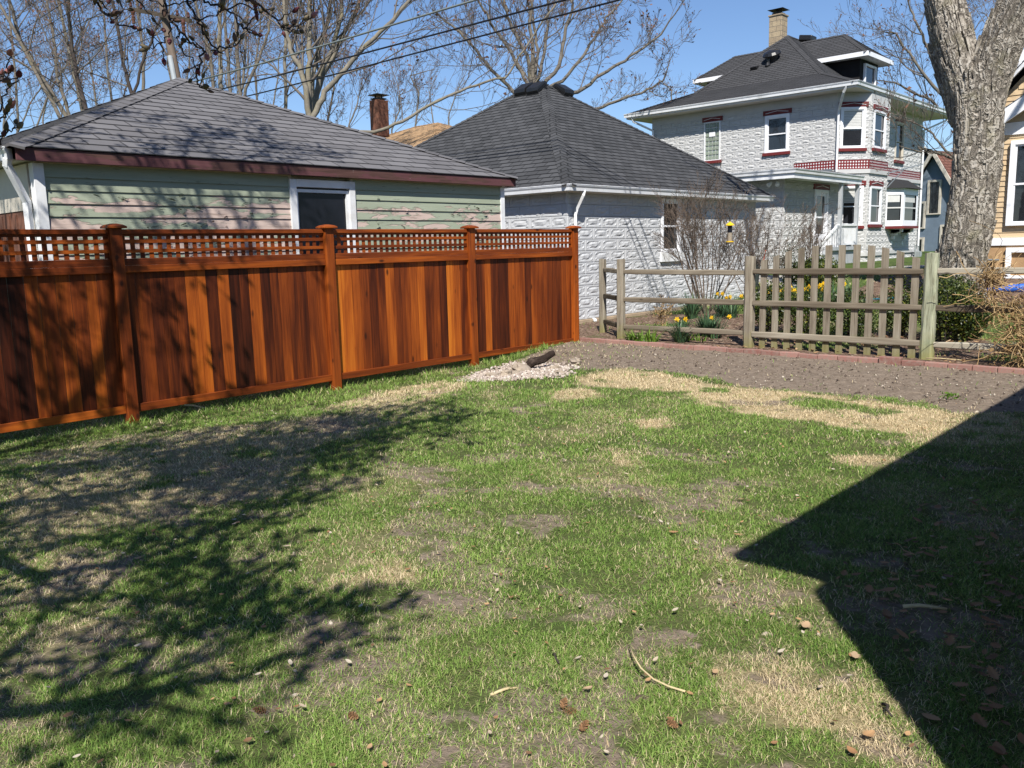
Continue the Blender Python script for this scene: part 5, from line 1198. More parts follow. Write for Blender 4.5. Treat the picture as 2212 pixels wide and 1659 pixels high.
def wire(a, b, sag, r, mat, label, n=24):
    a = np.array(a, float); b = np.array(b, float); m = MB(); pts = [a+(b-a)*i/n-np.array([0, 0, 4*sag*(i/n)*(1-i/n)]) for i in range(n+1)]
    m.tube(pts, r, 5); tag(m.build('wire', mat, None, smooth=True), label, 'wire', 'overhead wires')
for p, q, r, mt, lb in (((737, 87), (1027, 0), .022, M_cable, 'thick grey overhead cable, topmost of the three crossing the middle'), ((737, 128), (1220, 0), .019, M_wire, 'black overhead cable between the grey cable and the lowest cable'), ((737, 157), (1337, 0), .017, M_wire, 'lowest black overhead cable passing over the block garage roof')):
    a = PY(p, 13.); b = PY(q, 13.); d = (b-a)/(b[0]-a[0]); m = MB()
    L = a+d*(-26.-a[0]); L[2] += .10; Rr = b+d*(9.-b[0]); Rr[2] += .5
    pts = [L, a+d*(-21.-a[0])+np.array([0, 0, .02]), a, b, Rr]; m.tube(pts, r, 6); tag(m.build('wire', mt, None, smooth=True), lb, 'wire', 'overhead wires')
for k, (p, q, r) in enumerate((((0, 93), (142, 0), .012), ((0, 111), (191, 0), .012), ((0, 134), (222, 26), .012), ((0, 161), (347, 50), .010), ((0, 214), (356, 68), .010), ((0, 188), (330, 52), .010), ((10, 245), (250, 205), .008))):
    a = PY(p, 13.+.1*k); b = PY(q, 13.+.1*k); e = a+(a-b)*.3; e2 = b+(b-a)*(.5 if k < 2 else .02)
    wire(e, e2, .05, r, M_wire, ['thin wire highest at the top left among the bare trees', 'second thin wire from the top left corner', 'thin wire rising to the left end of the crossarm', 'thin wire fourth down at the left photo edge', 'thin wire sixth down at the left photo edge', 'thin wire fifth down at the left photo edge', 'lowest thin wire just over the garage left hip'][k])
# ------------------------------------------------------------------ trees
class Tree:
    def __init__(s, seed): s.r = random.Random(seed); s.R = np.random.default_rng(seed); s.seg = []; s.tips = []
    def vec(s, d, ang):
        d = np.array(d, float); a = np.cross(d, s.R.normal(size=3)); a /= np.linalg.norm(a); return d*math.cos(ang)+a*math.sin(ang)
    def grow(s, p, d, L, r0, lev, maxlev, up=.12, wig=.18, kids=(4, 6), ang=(.45, .9), shr=(.45, .72), rmin=.004, first=.25, keep=None, tipr=.35):
        p = np.array(p, float); d = np.array(d, float)/np.linalg.norm(d); n = 6 if lev < 2 else 4 if lev < maxlev else 3
        pts = [p.copy()]; rad = [r0]; dirs = [d]
        for i in range(n):
            d = d+s.R.normal(size=3)*wig+np.array([0, 0, up]); d /= np.linalg.norm(d); p = p+d*L/n; pts.append(p.copy()); dirs.append(d); rad.append(max(rmin, r0*(1-(1-tipr)*(i+1)/n)))
        if keep is not None and lev >= 1 and not keep(pts): return
        s.seg.append((pts, rad, lev)); 
        if lev >= maxlev: s.tips.append((pts[-1], dirs[-1])); return
        k = s.r.randint(*kids)
        for i in range(k):
            t = first+(1-first)*(i+.3+.5*s.r.random())/k; q = min(n-1, int(t*n)); f = t*n-q; f = min(1., f)
            pp = pts[q]+(pts[q+1]-pts[q])*f; rr = rad[q]+(rad[q+1]-rad[q])*f
            s.grow(pp, s.vec(dirs[q+1], s.r.uniform(*ang)), L*s.r.uniform(*shr)*(1.12-.4*t), max(rmin, rr*s.r.uniform(.45, .68)), lev+1, maxlev, up, wig*1.05, kids, ang, shr, rmin, .2, keep, tipr)
        if lev > 0: s.tips.append((pts[-1], dirs[-1]))
    def mesh(s, name, mat, levs, parent, extra=None, sides=None):
        m = MB()
        for pts, rad, lev in s.seg:
            if lev in levs: m.tube(pts, rad, (sides or {0: 10, 1: 7, 2: 5}).get(lev, 3), 0, .5, False)
        if extra: extra(m)
        mats = mat if isinstance(mat, list) else [mat]
        return m.build(name, mats, parent, smooth=True)
def buds_on(tr, frac, size, mi):
    def f(m):
        for p, d in tr.tips:
            for q in range(1):
                if tr.r.random() > frac: continue
                s = size*tr.r.uniform(.6, 1.4); a = tr.R.normal(size=3)*s; b = tr.R.normal(size=3)*s
                m.face([p, p+a+d*s, p+d*s*2.2, p+b+d*s], None, mi)
    return f
def pixel_tree(name, lines, T, rad, seed, bark, twigm, label, lev=4, base_z=-.2, group='bare trees behind the garages', spread=3.0, kids=(6, 9), buds=.9, rtop=.5, upx=1.):
    """a bare tree whose stems follow the surveyed leaning lines at distance T; stems run on down to the ground and up out of sight"""
    tr = Tree(seed); roots = []
    for k, L in enumerate(lines):
        t_ = T+.4*k*(-1)**k; P = [PT(q, t_) for q in L]; P = P[::-1] if P[0][2] > P[-1][2] else P
        d0 = (P[1]-P[0]); lo = P[0]-d0/np.linalg.norm(d0)*0
        if k == 0 or True:
            g = np.array([P[0][0]-d0[0]/max(d0[2], .3)*.35*(P[0][2]-base_z), P[0][1]-d0[1]/max(d0[2], .3)*.35*(P[0][2]-base_z), base_z])
        if k == 0: G0 = g
        dl = P[-1]-P[-2]; dl /= np.linalg.norm(dl); top = [P[-1]+dl*2.2*upx+tr.R.normal(size=3)*.2, P[-1]+dl*4.5*upx+tr.R.normal(size=3)*.45]
        pts = [G0 if k else g]+P+top; n = len(pts); r0 = rad*(1 if k == 0 else .74)*(.6 if k == 5 and seed == 21 else 1)
        rr = [r0*(1.25 if i == 0 else 1-(1-rtop)*i/(n-1)) for i in range(n)]; rr[-1] *= .5
        # resample
        fine = []; fr2 = []
        for i in range(n-1):
            for q in range(4): fine.append(pts[i]+(pts[i+1]-pts[i])*q/4+tr.R.normal(size=3)*rad*.18); fr2.append(rr[i]+(rr[i+1]-rr[i])*q/4)
        fine.append(pts[-1]); fr2.append(rr[-1]); tr.seg.append((fine, fr2, 0))
        nb = tr.r.randint(*kids)+4
        for i in range(nb):
            t = .30+.70*(i+tr.r.random())/nb; q = min(len(fine)-2, int(t*(len(fine)-1))); d = fine[q+1]-fine[q]; d /= np.linalg.norm(d)
            tr.grow(fine[q], tr.vec(d, tr.r.uniform(.45, .95)), spread*tr.r.uniform(.6, 1.3)*(1.25-.5*t), fr2[q]*tr.r.uniform(.28, .5), 1, lev, .10, .16, (3, 5), (.4, .85), (.42, .66), .0058)
    root = thing(name, G0, label, 'tree', group)
    tr.mesh('trunk', bark, (0,), root); tr.mesh('crown', [twigm, M_budt], (1, 2, 3, 4), root, buds_on(tr, buds, .035, 1) if buds else None)
    return tr
pixel_tree('tree', [[(150, 300), (132, 259), (60, 120), (0, 10)]], 36, .099, 1, M_barkf, M_twig, 'leaning bare tree slanting up to the top left corner')
pixel_tree('tree', [[(156, 290), (146, 257), (90, 165), (42, 87), (22, 0)], [(165, 300), (152, 256), (124, 170), (117, 85), (104, 17)]], 38, .110, 2, M_barkf, M_twig, 'bare twin stemmed tree right of the slanting leaner')
pixel_tree('tree', [[(195, 270), (187, 240), (165, 160), (156, 104), (147, 0)]], 33, .099, 3, M_barkd, M_twig, 'dark barked bare tree standing left of the utility pole')
pixel_tree('tree', [[(185, 280), (178, 240), (164, 175), (144, 87), (125, 0)]], 42, .110, 4, M_barkl, M_twig, 'pale bare tree just behind the dark barked one')
pixel_tree('tree', [[(300, 250), (286, 205), (267, 139), (253, 52), (236, -20)], [(288, 215), (305, 140), (330, 80), (345, 40)]], 34, .087, 5, M_barkd, M_twig, 'forked dark bare tree immediately left of the utility pole')
pixel_tree('tree', [[(312, 250), (309, 196), (311, 122), (300, 35), (292, -20)]], 44, .099, 6, M_barkf, M_twig, 'grey bare trunk just left of the conduit on the pole')
pixel_tree('tree', [[(462, 230), (461, 179), (452, 110), (430, 40), (420, -10)]], 44, .099, 7, M_barkf, M_twig, 'grey bare tree first right of the utility pole')
pixel_tree('tree', [[(480, 230), (478, 180), (474, 90), (476, 17), (476, -20)]], 38, .116, 8, M_barkl, M_twig, 'straight pale bare trunk right of the utility pole')
pixel_tree('tree', [[(498, 230), (497, 186), (490, 97), (484, 0)], [(500, 232), (524, 190), (531, 100), (536, 10)]], 42, .099, 9, M_barkf, M_twig, 'bare twin trunk between pale straight trunk and curved stem')
pixel_tree('tree', [[(520, 235), (518, 191), (511, 100), (508, 0)], [(524, 240), (530, 192), (556, 140), (577, 78), (586, 30)]], 36, .104, 10, M_barkf, M_twig, 'bare tree with a pale stem curving right over garage roof')
pixel_tree('tree', [[(617, 280), (617, 229), (616, 150), (617, 76), (620, -10)]], 43, .104, 11, M_barkl, M_twig, 'solitary straight bare trunk left of the big spreading tree')
pixel_tree('tree', [[(30, 330), (40, 270), (32, 150), (20, 40)], [(60, 320), (80, 270), (110, 190), (150, 130)]], 47, .081, 12, M_barkf, M_twig, 'thin bare trees lowest at the far left photo edge')
pixel_tree('tree', [[(250, 300), (245, 240), (232, 150), (225, 40)]], 50, .087, 13, M_barkf, M_twig, 'farthest thin bare trunk between the dark trees left of the pole')
pixel_tree('tree', [[(382, 260), (376, 200), (362, 140), (366, 60)], [(384, 260), (400, 200), (410, 130), (404, 40)]], 50, .081, 14, M_barkf, M_twig, 'thin bare tree directly behind the utility pole')
# the big spreading maple right of the pole
pixel_tree('tree', [[(672, 300), (668, 243), (666, 180), (668, 110), (669, 0)], [(668, 250), (655, 170), (630, 110), (618, 70), (612, 0)], [(672, 250), (690, 160), (722, 90), (738, 30), (742, -20)], [(676, 252), (704, 200), (745, 150), (790, 95), (850, 40), (900, -20)], [(674, 250), (700, 160), (748, 60), (790, -20)], [(700, 285), (810, 288), (870, 262), (950, 215), (1010, 190), (1090, 165), (1130, 110)], [(672, 250), (676, 160), (705, 60), (716, -10)]], 27, .139, 21, M_barkl, M_twig, 'big spreading bare tree with many mossy stems behind green garage', 4, kids=(8, 11), spread=2.9, buds=.25, rtop=.30)
# the tree behind the block garage
pixel_tree('tree', [[(1150, 300), (1152, 190), (1150, 130), (1146, 60), (1150, 10)], [(1150, 200), (1128, 160), (1095, 100), (1060, 50), (1040, 10)], [(1153, 200), (1170, 140), (1182, 70), (1185, 10)], [(1150, 210), (1110, 200), (1060, 150), (1020, 100), (985, 60)], [(1156, 205), (1215, 175), (1260, 120), (1290, 70), (1310, 40)], [(1156, 210), (1250, 200), (1300, 160), (1350, 130), (1400, 95)], [(1160, 240), (1290, 235), (1340, 215), (1400, 195)], [(1152, 200), (1140, 120), (1105, 60), (1090, 10)], [(1152, 200), (1163, 110), (1150, 40), (1140, 0)], [(1155, 205), (1210, 140), (1222, 60), (1240, 10)]], 33, .116, 22, M_barkf, M_twig, 'bare fan shaped tree rising behind the block garage roof', 4, kids=(4, 5), spread=2.2, buds=.3, rtop=.30, upx=.35)
pixel_tree('tree', [[(2075, 330), (2080, 200), (2060, 100), (2040, 10)], [(2078, 260), (2010, 120), (1985, 60)], [(2085, 240), (2120, 120), (2150, 20)], [(2080, 250), (2000, 170), (1975, 130)], [(2075, 290), (2010, 215), (1985, 205)]], 40, .128, 23, M_barkf, M_twig, 'distant bare tree behind the forked trunk on the right', 4, kids=(3, 5), spread=3.2, buds=.4, rtop=.3, upx=.6)
pixel_tree('tree', [[(2066, 345), (2040, 335), (2005, 325), (1985, 318)], [(2060, 340), (2030, 310), (2010, 285), (1995, 275)]], 24, .052, 24, M_barkf, M_twig, 'low bare limb reaching left from behind the big trunk', 3, kids=(3, 4), spread=1.4, buds=.2, rtop=.35, upx=.1)
pixel_tree('tree', [[(1445, 290), (1452, 230), (1450, 205)]], 60, .070, 25, M_barkf, M_twig, 'tiny far bare tree left of the white house roof', 3, kids=(2, 4), spread=1.3, buds=.2, upx=.2)
pixel_tree('tree', [[(890, 330), (900, 250), (905, 200)], [(940, 330), (935, 255), (930, 220)], [(965, 320), (970, 245), (985, 205)]], 58, .075, 26, M_barkf, M_twig, 'far pale brown bare trees low between the two garage roofs', 3, kids=(4, 6), spread=2.2, buds=.3, upx=.4)
pixel_tree('tree', [[(5, 330), (10, 250), (-10, 160)], [(20, 330), (50, 260), (70, 215)]], 55, .087, 27, M_barkf, M_twig, 'hazy far bare trees behind the left end of garage roof', 3, kids=(5, 7), spread=3., buds=.6, upx=.6)
pixel_tree('tree', [[(560, 300), (556, 220), (550, 150), (560, 80)], [(580, 300), (590, 230), (600, 170)]], 58, .087, 28, M_barkf, M_twig, 'far bare thicket behind the ridge right of the curved stem', 3, kids=(5, 7), spread=2.8, buds=.6, upx=.6)
pixel_tree('tree', [[(205, 300), (210, 240), (200, 170)], [(240, 300), (262, 230), (280, 160)], [(100, 310), (92, 260), (104, 200)]], 54, .08, 29, M_barkf, M_twig, 'low far thicket above the left hip of the grey brown roof', 4, kids=(6, 8), spread=2.8, buds=.7, upx=.5)
pixel_tree('tree', [[(420, 300), (424, 230), (440, 160)], [(455, 300), (446, 220), (436, 160)], [(500, 310), (508, 250), (512, 200)]], 56, .08, 30, M_barkf, M_twig, 'low far thicket just right of the roof peak and pole', 4, kids=(6, 8), spread=2.8, buds=.7, upx=.5)
pixel_tree('tree', [[(700, 340), (706, 270), (720, 200)], [(760, 340), (752, 280), (770, 230)], [(850, 340), (846, 280), (862, 240)]], 48, .08, 33, M_barkf, M_twig, 'low far twiggy thicket around the distant brick chimney', 4, kids=(6, 8), spread=2.6, buds=.5, upx=.3)
# the big shaggy trunk right of the picket gate
def maple():
    Y0 = 17.2; g = ground_at(c8(1500, 800)); q = lambda a, b, w: (np.array([PY(c3(a, b), Y0)[0], Y0, PY(c3(a, b), Y0)[2]]), w)
    root = thing('tree', (-4.55, Y0, tz(-4.55, Y0)), 'massive shaggy barked tree trunk forking in two right of picket gate', 'tree')
    def limb(m, st, n=26, seed=0, lobes=.07):
        R = np.random.default_rng(seed); ph = R.random(8)*6.28; pts = []; 
        for i in range(len(st)-1):
            for k in range(10): t = k/10; pts.append((st[i][0]*(1-t)+st[i+1][0]*t, st[i][1]*(1-t)+st[i+1][1]*t))
        pts.append(st[-1])
        # smooth centre line
        C = np.array([p for p, _ in pts]); r = np.array([w for _, w in pts])
        for _ in range(4): C[1:-1] = (C[:-2]+2*C[1:-1]+C[2:])/4; r[1:-1] = (r[:-2]+2*r[1:-1]+r[2:])/4
        vs = []; fs = []
        for i in range(len(C)):
            d = C[min(i+1, len(C)-1)]-C[max(i-1, 0)]; d /= np.linalg.norm(d); a = np.cross(d, (0, 1, 0)); a /= np.linalg.norm(a); b = np.cross(d, a)
            for j in range(n):
                t = 2*math.pi*j/n; w = r[i]*(1+lobes*math.sin(3*t+ph[0]+i*.05)+lobes*.6*math.sin(5*t+ph[1]-i*.07)+.025*R.normal())
                vs.append(C[i]+(a*math.cos(t)+b*math.sin(t))*w)
        for i in range(len(C)-1):
            for j in range(n): fs.append((i*n+j, i*n+(j+1) % n, (i+1)*n+(j+1) % n, (i+1)*n+j))
        m.mesh(vs, fs)
        # loose plates of bark standing off the trunk
        for _ in range(int(len(C)*9)):
            i = R.integers(0, len(C)-3); L = R.uniform(.2, .6); t = R.random()*6.28; d = C[i+2]-C[i]; d /= np.linalg.norm(d); a = np.cross(d, (0, 1, 0)); a /= np.linalg.norm(a); b = np.cross(d, a)
            o = a*math.cos(t)+b*math.sin(t); s = np.cross(d, o); hw = R.uniform(.012, .03); rr = r[i]*(1+lobes*math.sin(3*t+ph[0]+i*.05)+lobes*.6*math.sin(5*t+ph[1]-i*.07)); p = C[i]+o*(rr+.002); e = R.uniform(.004, .026); j2 = s*R.normal()*.02
            m.obox(p-s*hw-o*.03, s*hw*2, d*L*.9+o*e+j2, o*(.03+R.uniform(.003, .011)))
    m = MB()
    base = [(np.array([-4.58, Y0, -.1]), .62), (np.array([-4.57, Y0, tz(-4.57, Y0)+.12]), .47), q(1868, 1420, .41), q(1925, 1200, .395), q(1965, 900, .39), q(1975, 700, .41), q(1975, 560, .44), q(1965, 440, .46)]
    base = [(a_-np.array([.025, 0, 0]), w_*.93) for a_, w_ in base]; limb(m, base, 30, 1)
    limb(m, [q(1940, 640, .33), q(1895, 440, .37), q(1850, 300, .34), q(1815, 140, .305), q(1775, -40, .29), q(1735, -300, .25), q(1690, -700, .18)], 24, 2)
    limb(m, [q(1985, 640, .33), q(2020, 440, .36), q(2070, 300, .32), q(2120, 170, .31), q(2190, 20, .30), q(2290, -170, .27), q(2380, -500, .2)], 24, 3)
    m.build('trunk', M_bark, root, smooth=False)
    tr = Tree(77)
    for p, d, L, r in ((q(1690, -700, 0)[0], (-.3, .1, 1), 4.5, .18), (q(1735, -300, 0)[0], (-.8, -.3, .8), 4., .14), (q(2380, -500, 0)[0], (.5, .1, 1), 4.5, .19), (q(2290, -170, 0)[0], (.7, -.4, .9), 4., .14)): tr.grow(p, d, L, r, 0, 3, .1, .15, (4, 5), keep=lambda P: all(proj(a)[1] < -15 or proj(a)[0] > 2250 for a in P))
    tr.mesh('crown', M_twig, (0, 1, 2, 3), root)
maple()
# ------------------------------------------------------------------ magnolia overhead: its branches hang into the top left and shade the left of the lawn
def magnolia():
    root = thing('magnolia_tree', (-6.6, -1.2, 0), 'budding magnolia with dark twigs hanging into the top left corner', 'tree')
    tr = Tree(31); base = np.array([-6.6, -1.2, -.1])
    def keep(P):
        for a in P:
            x, y, w = proj(a)
            if w > .2 and -60 < x < 2270 and y > -45: return False
            if a[2] < 1.3: return False
            if np.hypot(a[0], a[1]) < 3 and a[2] < 2.5: return False
            s_ = a[2]/math.tan(SUN_EL); gx = a[0]+SH[0]*s_; gy = a[1]+SH[1]*s_
            if gx > -8.8:
                x, y, w = proj((gx, gy, 0))
                if w > .5 and not inpoly(np.array(x), np.array(y), SHP): return False
        return True
    SHP = [(-900, 700), (300, 840), (760, 810), (900, 850), (1075, 880), (1070, 945), (960, 985), (830, 1050), (700, 1120), (660, 1200), (700, 1260), (900, 1270), (925, 1310), (900, 1400), (760, 1450), (640, 1560), (560, 1750), (-900, 1900)]
    def src(p, z):
        q = PZ(p); s_ = z/math.tan(SUN_EL); return np.array([q[0]-SH[0]*s_, q[1]-SH[1]*s_, z])
    fork = base+np.array([.15, .1, 1.5]); tr.seg.append(([base, base+np.array([.05, .02, .8]), fork], [.17, .14, .13], 0))
    limbs = [[fork, src((0, 1015), 2.6), src((300, 985), 3.0), src((560, 955), 3.4), src((800, 925), 3.9), src((1010, 905), 4.4)],
             [fork, np.array([-4.7, -1.5, 2.3]), src((0, 1540), 2.8), src((300, 1500), 3.1), src((540, 1450), 3.4), src((760, 1380), 3.8)],
             [fork, np.array([-5.3, -.8, 2.5]), src((60, 1250), 3.0), src((300, 1210), 3.4), src((500, 1130), 3.8), src((640, 1030), 4.6)],
             [fork, src((0, 1090), 3.4), src((250, 1060), 4.1), src((480, 1040), 4.9), src((640, 960), 5.8)],
             [fork, np.array([-6.6, -.2, 3.2]), np.array([-6.7, .8, 4.6]), np.array([-7.0, 1.8, 6.2]), np.array([-7.6, 2.9, 7.5]), np.array([-8.3, 3.9, 8.3])],
             [fork, np.array([-6.2, -.9, 3.5]), np.array([-5.8, -.3, 5.2]), np.array([-6.2, .6, 6.6]), np.array([-7.2, 1.6, 7.8]), np.array([-8.2, 2.2, 8.6])],
             [fork, np.array([-7.2, -1.4, 3.2]), np.array([-8.0, -1.0, 4.8]), np.array([-8.5, -.2, 6.2]), np.array([-8.9, .9, 7.4]), np.array([-9.1, 2.0, 8.3])],
             [fork, np.array([-6.0, -1.8, 3.2]), np.array([-4.8, -1.9, 4.6]), np.array([-3.6, -1.6, 5.6]), np.array([-2.6, -1.0, 6.3])]]
    L1 = None
    for k, L in enumerate(limbs):
        fine = []; n = len(L)
        for i in range(n-1):
            for q in range(4): fine.append(L[i]+(L[i+1]-L[i])*q/4+tr.R.normal(size=3)*.03)
        fine.append(L[-1]); m_ = len(fine); r0 = .072 if k < 4 else .066; rad = [r0*(1-.8*(i/(m_-1))**.8) for i in range(m_)]; tr.seg.append((fine, rad, 1)); L1 = fine if k == 0 else L1
        nb = (52, 46, 40, 46)[k] if k < 4 else 26
        for i in range(nb):
            t = .16+.84*(i+tr.r.random())/nb; q = min(m_-2, int(t*(m_-1))); d = fine[q+1]-fine[q]; d /= np.linalg.norm(d)
            tr.grow(fine[q], tr.vec(d, tr.r.uniform(.5, 1.15)), tr.r.uniform(.9, 1.8)*(1.25-.5*t), max(.009, rad[q]*.45), 2, 4, .08, .16, (4, 6), (.4, .95), (.40, .66), .0050, .2, keep)
    # branches that hang into view, followed from the photograph's bearings at 4.6 to 5.4 m
    B = [([(610, -30), (650, 50), (690, 95), (740, 140), (800, 165), (862, 178)], 5.0), ([(1040, -30), (1075, 40), (1110, 120), (1165, 200), (1225, 270), (1290, 310), (1333, 330), (1305, 390), (1275, 450), (1270, 510), (1290, 555), (1322, 562)], 4.8),
         ([(1195, -30), (1240, 70), (1280, 130), (1310, 200), (1345, 255), (1385, 310), (1450, 305), (1510, 300), (1562, 250)], 4.9), ([(1260, -30), (1330, 10), (1400, 35), (1480, 65), (1520, 105), (1550, 155), (1590, 195), (1650, 222), (1685, 228)], 5.1),
         ([(1540, -40), (1600, -8), (1665, 18), (1740, 90), (1800, 135), (1830, 172), (1890, 176), (1960, 152), (2022, 110)], 5.0), ([(1110, 120), (1098, 180), (1085, 235), (1050, 275), (1010, 300), (965, 318)], 4.8), ([(1050, 275), (1052, 330), (1058, 380)], 4.8), ([(1165, 200), (1150, 250), (1180, 330), (1240, 375), (1275, 450)], 4.75),
         ([(1385, 310), (1430, 340), (1400, 345)], 4.9), ([(1800, 135), (1850, 90), (1900, 80)], 5.0), ([(1830, 172), (1870, 205), (1915, 190), (1950, 205)], 5.0), ([(1590, 195), (1625, 150), (1650, 90), (1655, 55)], 5.1), ([(880, -30), (930, 40), (985, 95), (1055, 190)], 5.2), ([(760, -30), (790, 40), (800, 60), (740, 130)], 5.2), ([(980, 10), (1100, 40), (1190, 20), (1290, -10)], 5.0), ([(1280, 130), (1330, 110), (1400, 100), (1440, 60)], 4.9), ([(1480, 65), (1560, 20), (1640, 60), (1660, 80)], 5.0),
         ([(-60, 760), (-10, 720), (30, 640), (60, 560), (100, 530), (122, 495)], 4.6), ([(-40, 560), (10, 505), (40, 450), (58, 400), (62, 355)], 4.6), ([(10, 505), (60, 490), (68, 455)], 4.6), ([(-60, 800), (0, 770), (40, 745), (50, 720)], 4.5), ([(-60, 900), (20, 870), (70, 845), (115, 825)], 4.5), ([(-60, 1000), (0, 930), (20, 880)], 4.5), ([(640, -30), (660, 20), (690, 60), (700, 20)], 5.)]
    hang = []
    for k, (L, T) in enumerate(B):
        P = [PT(c1(*q), T+.10*math.sin(i*1.3+k)) for i, q in enumerate(L)]; n = len(P); r = Tree(400+k); big = k in (1, 2, 3, 4, 0)
        if L[0][1] < 0 or L[0][0] < 0:
            up = min(L1[5:], key=lambda q: np.linalg.norm(q-P[0])) if L[0][1] < 0 else limbs[4][1]; mid = P[0]*.5+up*.5+np.array([0, 0, .35]); P = [up, mid]+P; n += 2; rad = [.016, .011]+[(.0078 if big else .0058)*(1-.5*i/(n-3)) for i in range(n-2)]
        else: rad = [.0048*(1-.4*i/max(1, n-1)) for i in range(n)]
        fine = []; fr2 = []
        for i in range(n-1):
            for q in range(3): fine.append(P[i]+(P[i+1]-P[i])*q/3+r.R.normal(size=3)*.006); fr2.append(rad[i]+(rad[i+1]-rad[i])*q/3)
        fine.append(P[-1]); fr2.append(rad[-1]); tr.seg.append((fine, fr2, 3)); hang.append((fine, k))
    bm = MB(); r = random.Random(9); R = np.random.default_rng(9)
    def bud(p, d, L, c):
        d = d/np.linalg.norm(d); bm.lathe(p, [(.15*L, 0), (.27*L, .22*L), (.25*L, .5*L), (.13*L, .82*L), (.02*L, L)], 7, 0, c, d)
    for fine, k in hang:
        e = fine[-1]; d = fine[-1]-fine[-3]; bud(e, d+np.array([0, 0, .01]), .062 if k in (1, 4, 17, 18, 19, 21) else .05, 1. if k in (18, 4) else r.choice([.2, .45, .7, .75]))
        for i in range(6, len(fine)-1, 2):
            x, y, w = proj(fine[i])
            if y < -20 or r.random() < .35: continue
            dd = fine[i+1]-fine[i]; dd = dd/np.linalg.norm(dd)+R.normal(size=3)*.8+np.array([0, 0, .35]); dd /= np.linalg.norm(dd); s = r.uniform(.02, .07); q = fine[i]+dd*s
            tr.seg.append(([fine[i], fine[i]+dd*s*.5+R.normal(size=3)*.004, q], [.0036, .0032, .003], 4)); bud(q, dd, r.uniform(.035, .058), r.choice([.1, .3, .4, .45, .45, .5, .6, .72, .95]))
    for p, d in tr.tips:
        if r.random() < .9: bud(p, d+np.array([0, 0, .4]), r.uniform(.07, .105), .4)
    tr.mesh('trunk', M_mag, (0, 1), root); tr.mesh('crown', M_mag, (2, 3, 4), root, None, {2: 5, 3: 5, 4: 4}); bm.build('buds', M_bud, root, smooth=True)
magnolia()
# ------------------------------------------------------------------ bare shrubs, boxwoods, flowers, feeder and the things behind the fence
def bare_shrub(base, H, W, n, seed, label, mat=M_twigr):
    tr = Tree(seed); b = np.array([base[0], base[1], tz(base[0], base[1])-.03]); root = thing('bare_shrub', b, label, 'shrub', 'bare shrubs behind the rail fence')
    for i in range(n):
        a = tr.r.random()*6.28; o = np.array([math.cos(a), math.sin(a), 0])*tr.r.uniform(.02, .16); lean = tr.r.uniform(.05, .5)*W/H*1.6
        tr.grow(b+o, np.array([math.cos(a)*lean, math.sin(a)*lean, 1.]), H*tr.r.uniform(.55, .82), tr.r.uniform(.010, .019), 0, 3, .05, .10, (4, 6), (.3, .7), (.38, .58), .0028, .35)
    m = MB()
    for pts, rad, lev in tr.seg: m.tube(pts, rad, {0: 6, 1: 4}.get(lev, 3), 0, .5, False)
    m.build('stems', mat, root, smooth=True)
bare_shrub((-8.95, 15.7), 2.75, 2.6, 19, 1, 'tall bare twiggy shrub against the block garage left of feeder')
bare_shrub((-8.25, 16.6), 2.2, 1.8, 11, 2, 'thinner bare shrub right of the bird feeder')
bare_shrub((-8.6, 19.6), 2.1, .9, 7, 3, 'small bare shrub with fine twigs near the addition wall')
bare_shrub((-6.0, 26.5), 2.5, 1.3, 9, 4, 'dark bare shrub between white house corner and big trunk', M_barkd)
bare_shrub((-5.6, 24.4), 2.0, 1.0, 7, 5, 'leggy bare shrub at the left foot of the big trunk', M_barkd)
def leafcloud(m, c, rx, ry, rz, n, size, seed, ph=3., shell=.35, zmin=-9., t0=0., t1=1.):
    R = np.random.default_rng(seed); ofs = R.random(3)*50
    for _ in range(n):
        d = R.normal(size=3); d /= np.linalg.norm(d); k = 1+.22*(math.sin(d[0]*ph+ofs[0])+math.sin(d[1]*ph*1.3+ofs[1])+math.sin(d[2]*ph*.9+ofs[2]))/1.5
        q = (1-shell*R.random()**1.4)*k; p = np.array(c)+d*np.array([rx, ry, rz])*q
        if p[2] < zmin: continue
        nn = d+R.normal(size=3)*.7; nn /= np.linalg.norm(nn); a = np.cross(nn, R.normal(size=3)); a /= np.linalg.norm(a); b = np.cross(nn, a); s = size*R.uniform(.6, 1.3)
        m.face([p-a*s, p+b*s*.45, p+a*s, p-b*s*.45], None, 0, t0+(t1-t0)*R.random())
def boxwood(x, y, rx, rz, label, n=1500, seed=0, tall=False, sz=.026, t1=1., name='boxwood_shrub'):
    z = tz(x, y); root = thing(name, (x, y, z), label, 'shrub', 'boxwood shrubs behind the picket gate'); m = MB()
    leafcloud(m, (x, y, z+rz*1.02), rx, rx*.9, rz, int(n*1.9), sz, seed, 3.4, .5, z+.02, 0., t1); m.build('foliage', M_box, root)
    s = MB(); r = random.Random(seed)
    for k in range(7): a = r.random()*6.28; q = rx*.75*r.random()**.5; s.tube([(x+.05*math.cos(a), y+.05*math.sin(a), z-.05), (x+q*.6*math.cos(a), y+q*.6*math.sin(a), z+rz*.8), (x+q*math.cos(a), y+q*math.sin(a), z+rz*1.5)], [.016, .011, .005], 5)
    s.build('stem', M_barkd, root)
boxwood(-6.50, 13.5, .42, .44, 'rounded boxwood behind the left post of the picket gate', 1900, 1)
boxwood(-5.78, 13.35, .34, .42, 'boxwood behind the first two pickets from the left', 1500, 2)
boxwood(-5.05, 13.35, .40, .43, 'dark boxwood behind the third to fifth pickets', 1800, 3, t1=.8)
boxwood(-4.42, 13.7, .30, .42, 'narrow boxwood behind the middle pickets right of the lawn gap', 1400, 4)
boxwood(-3.72, 13.5, .42, .48, 'yellow tipped boxwood behind the last pickets beside the greenish post', 1900, 5)
_d = ground_at((2086, 737)); boxwood(_d[0], _d[1], .42, .31, 'low round boxwood right of the greenish post', 2600, 6)
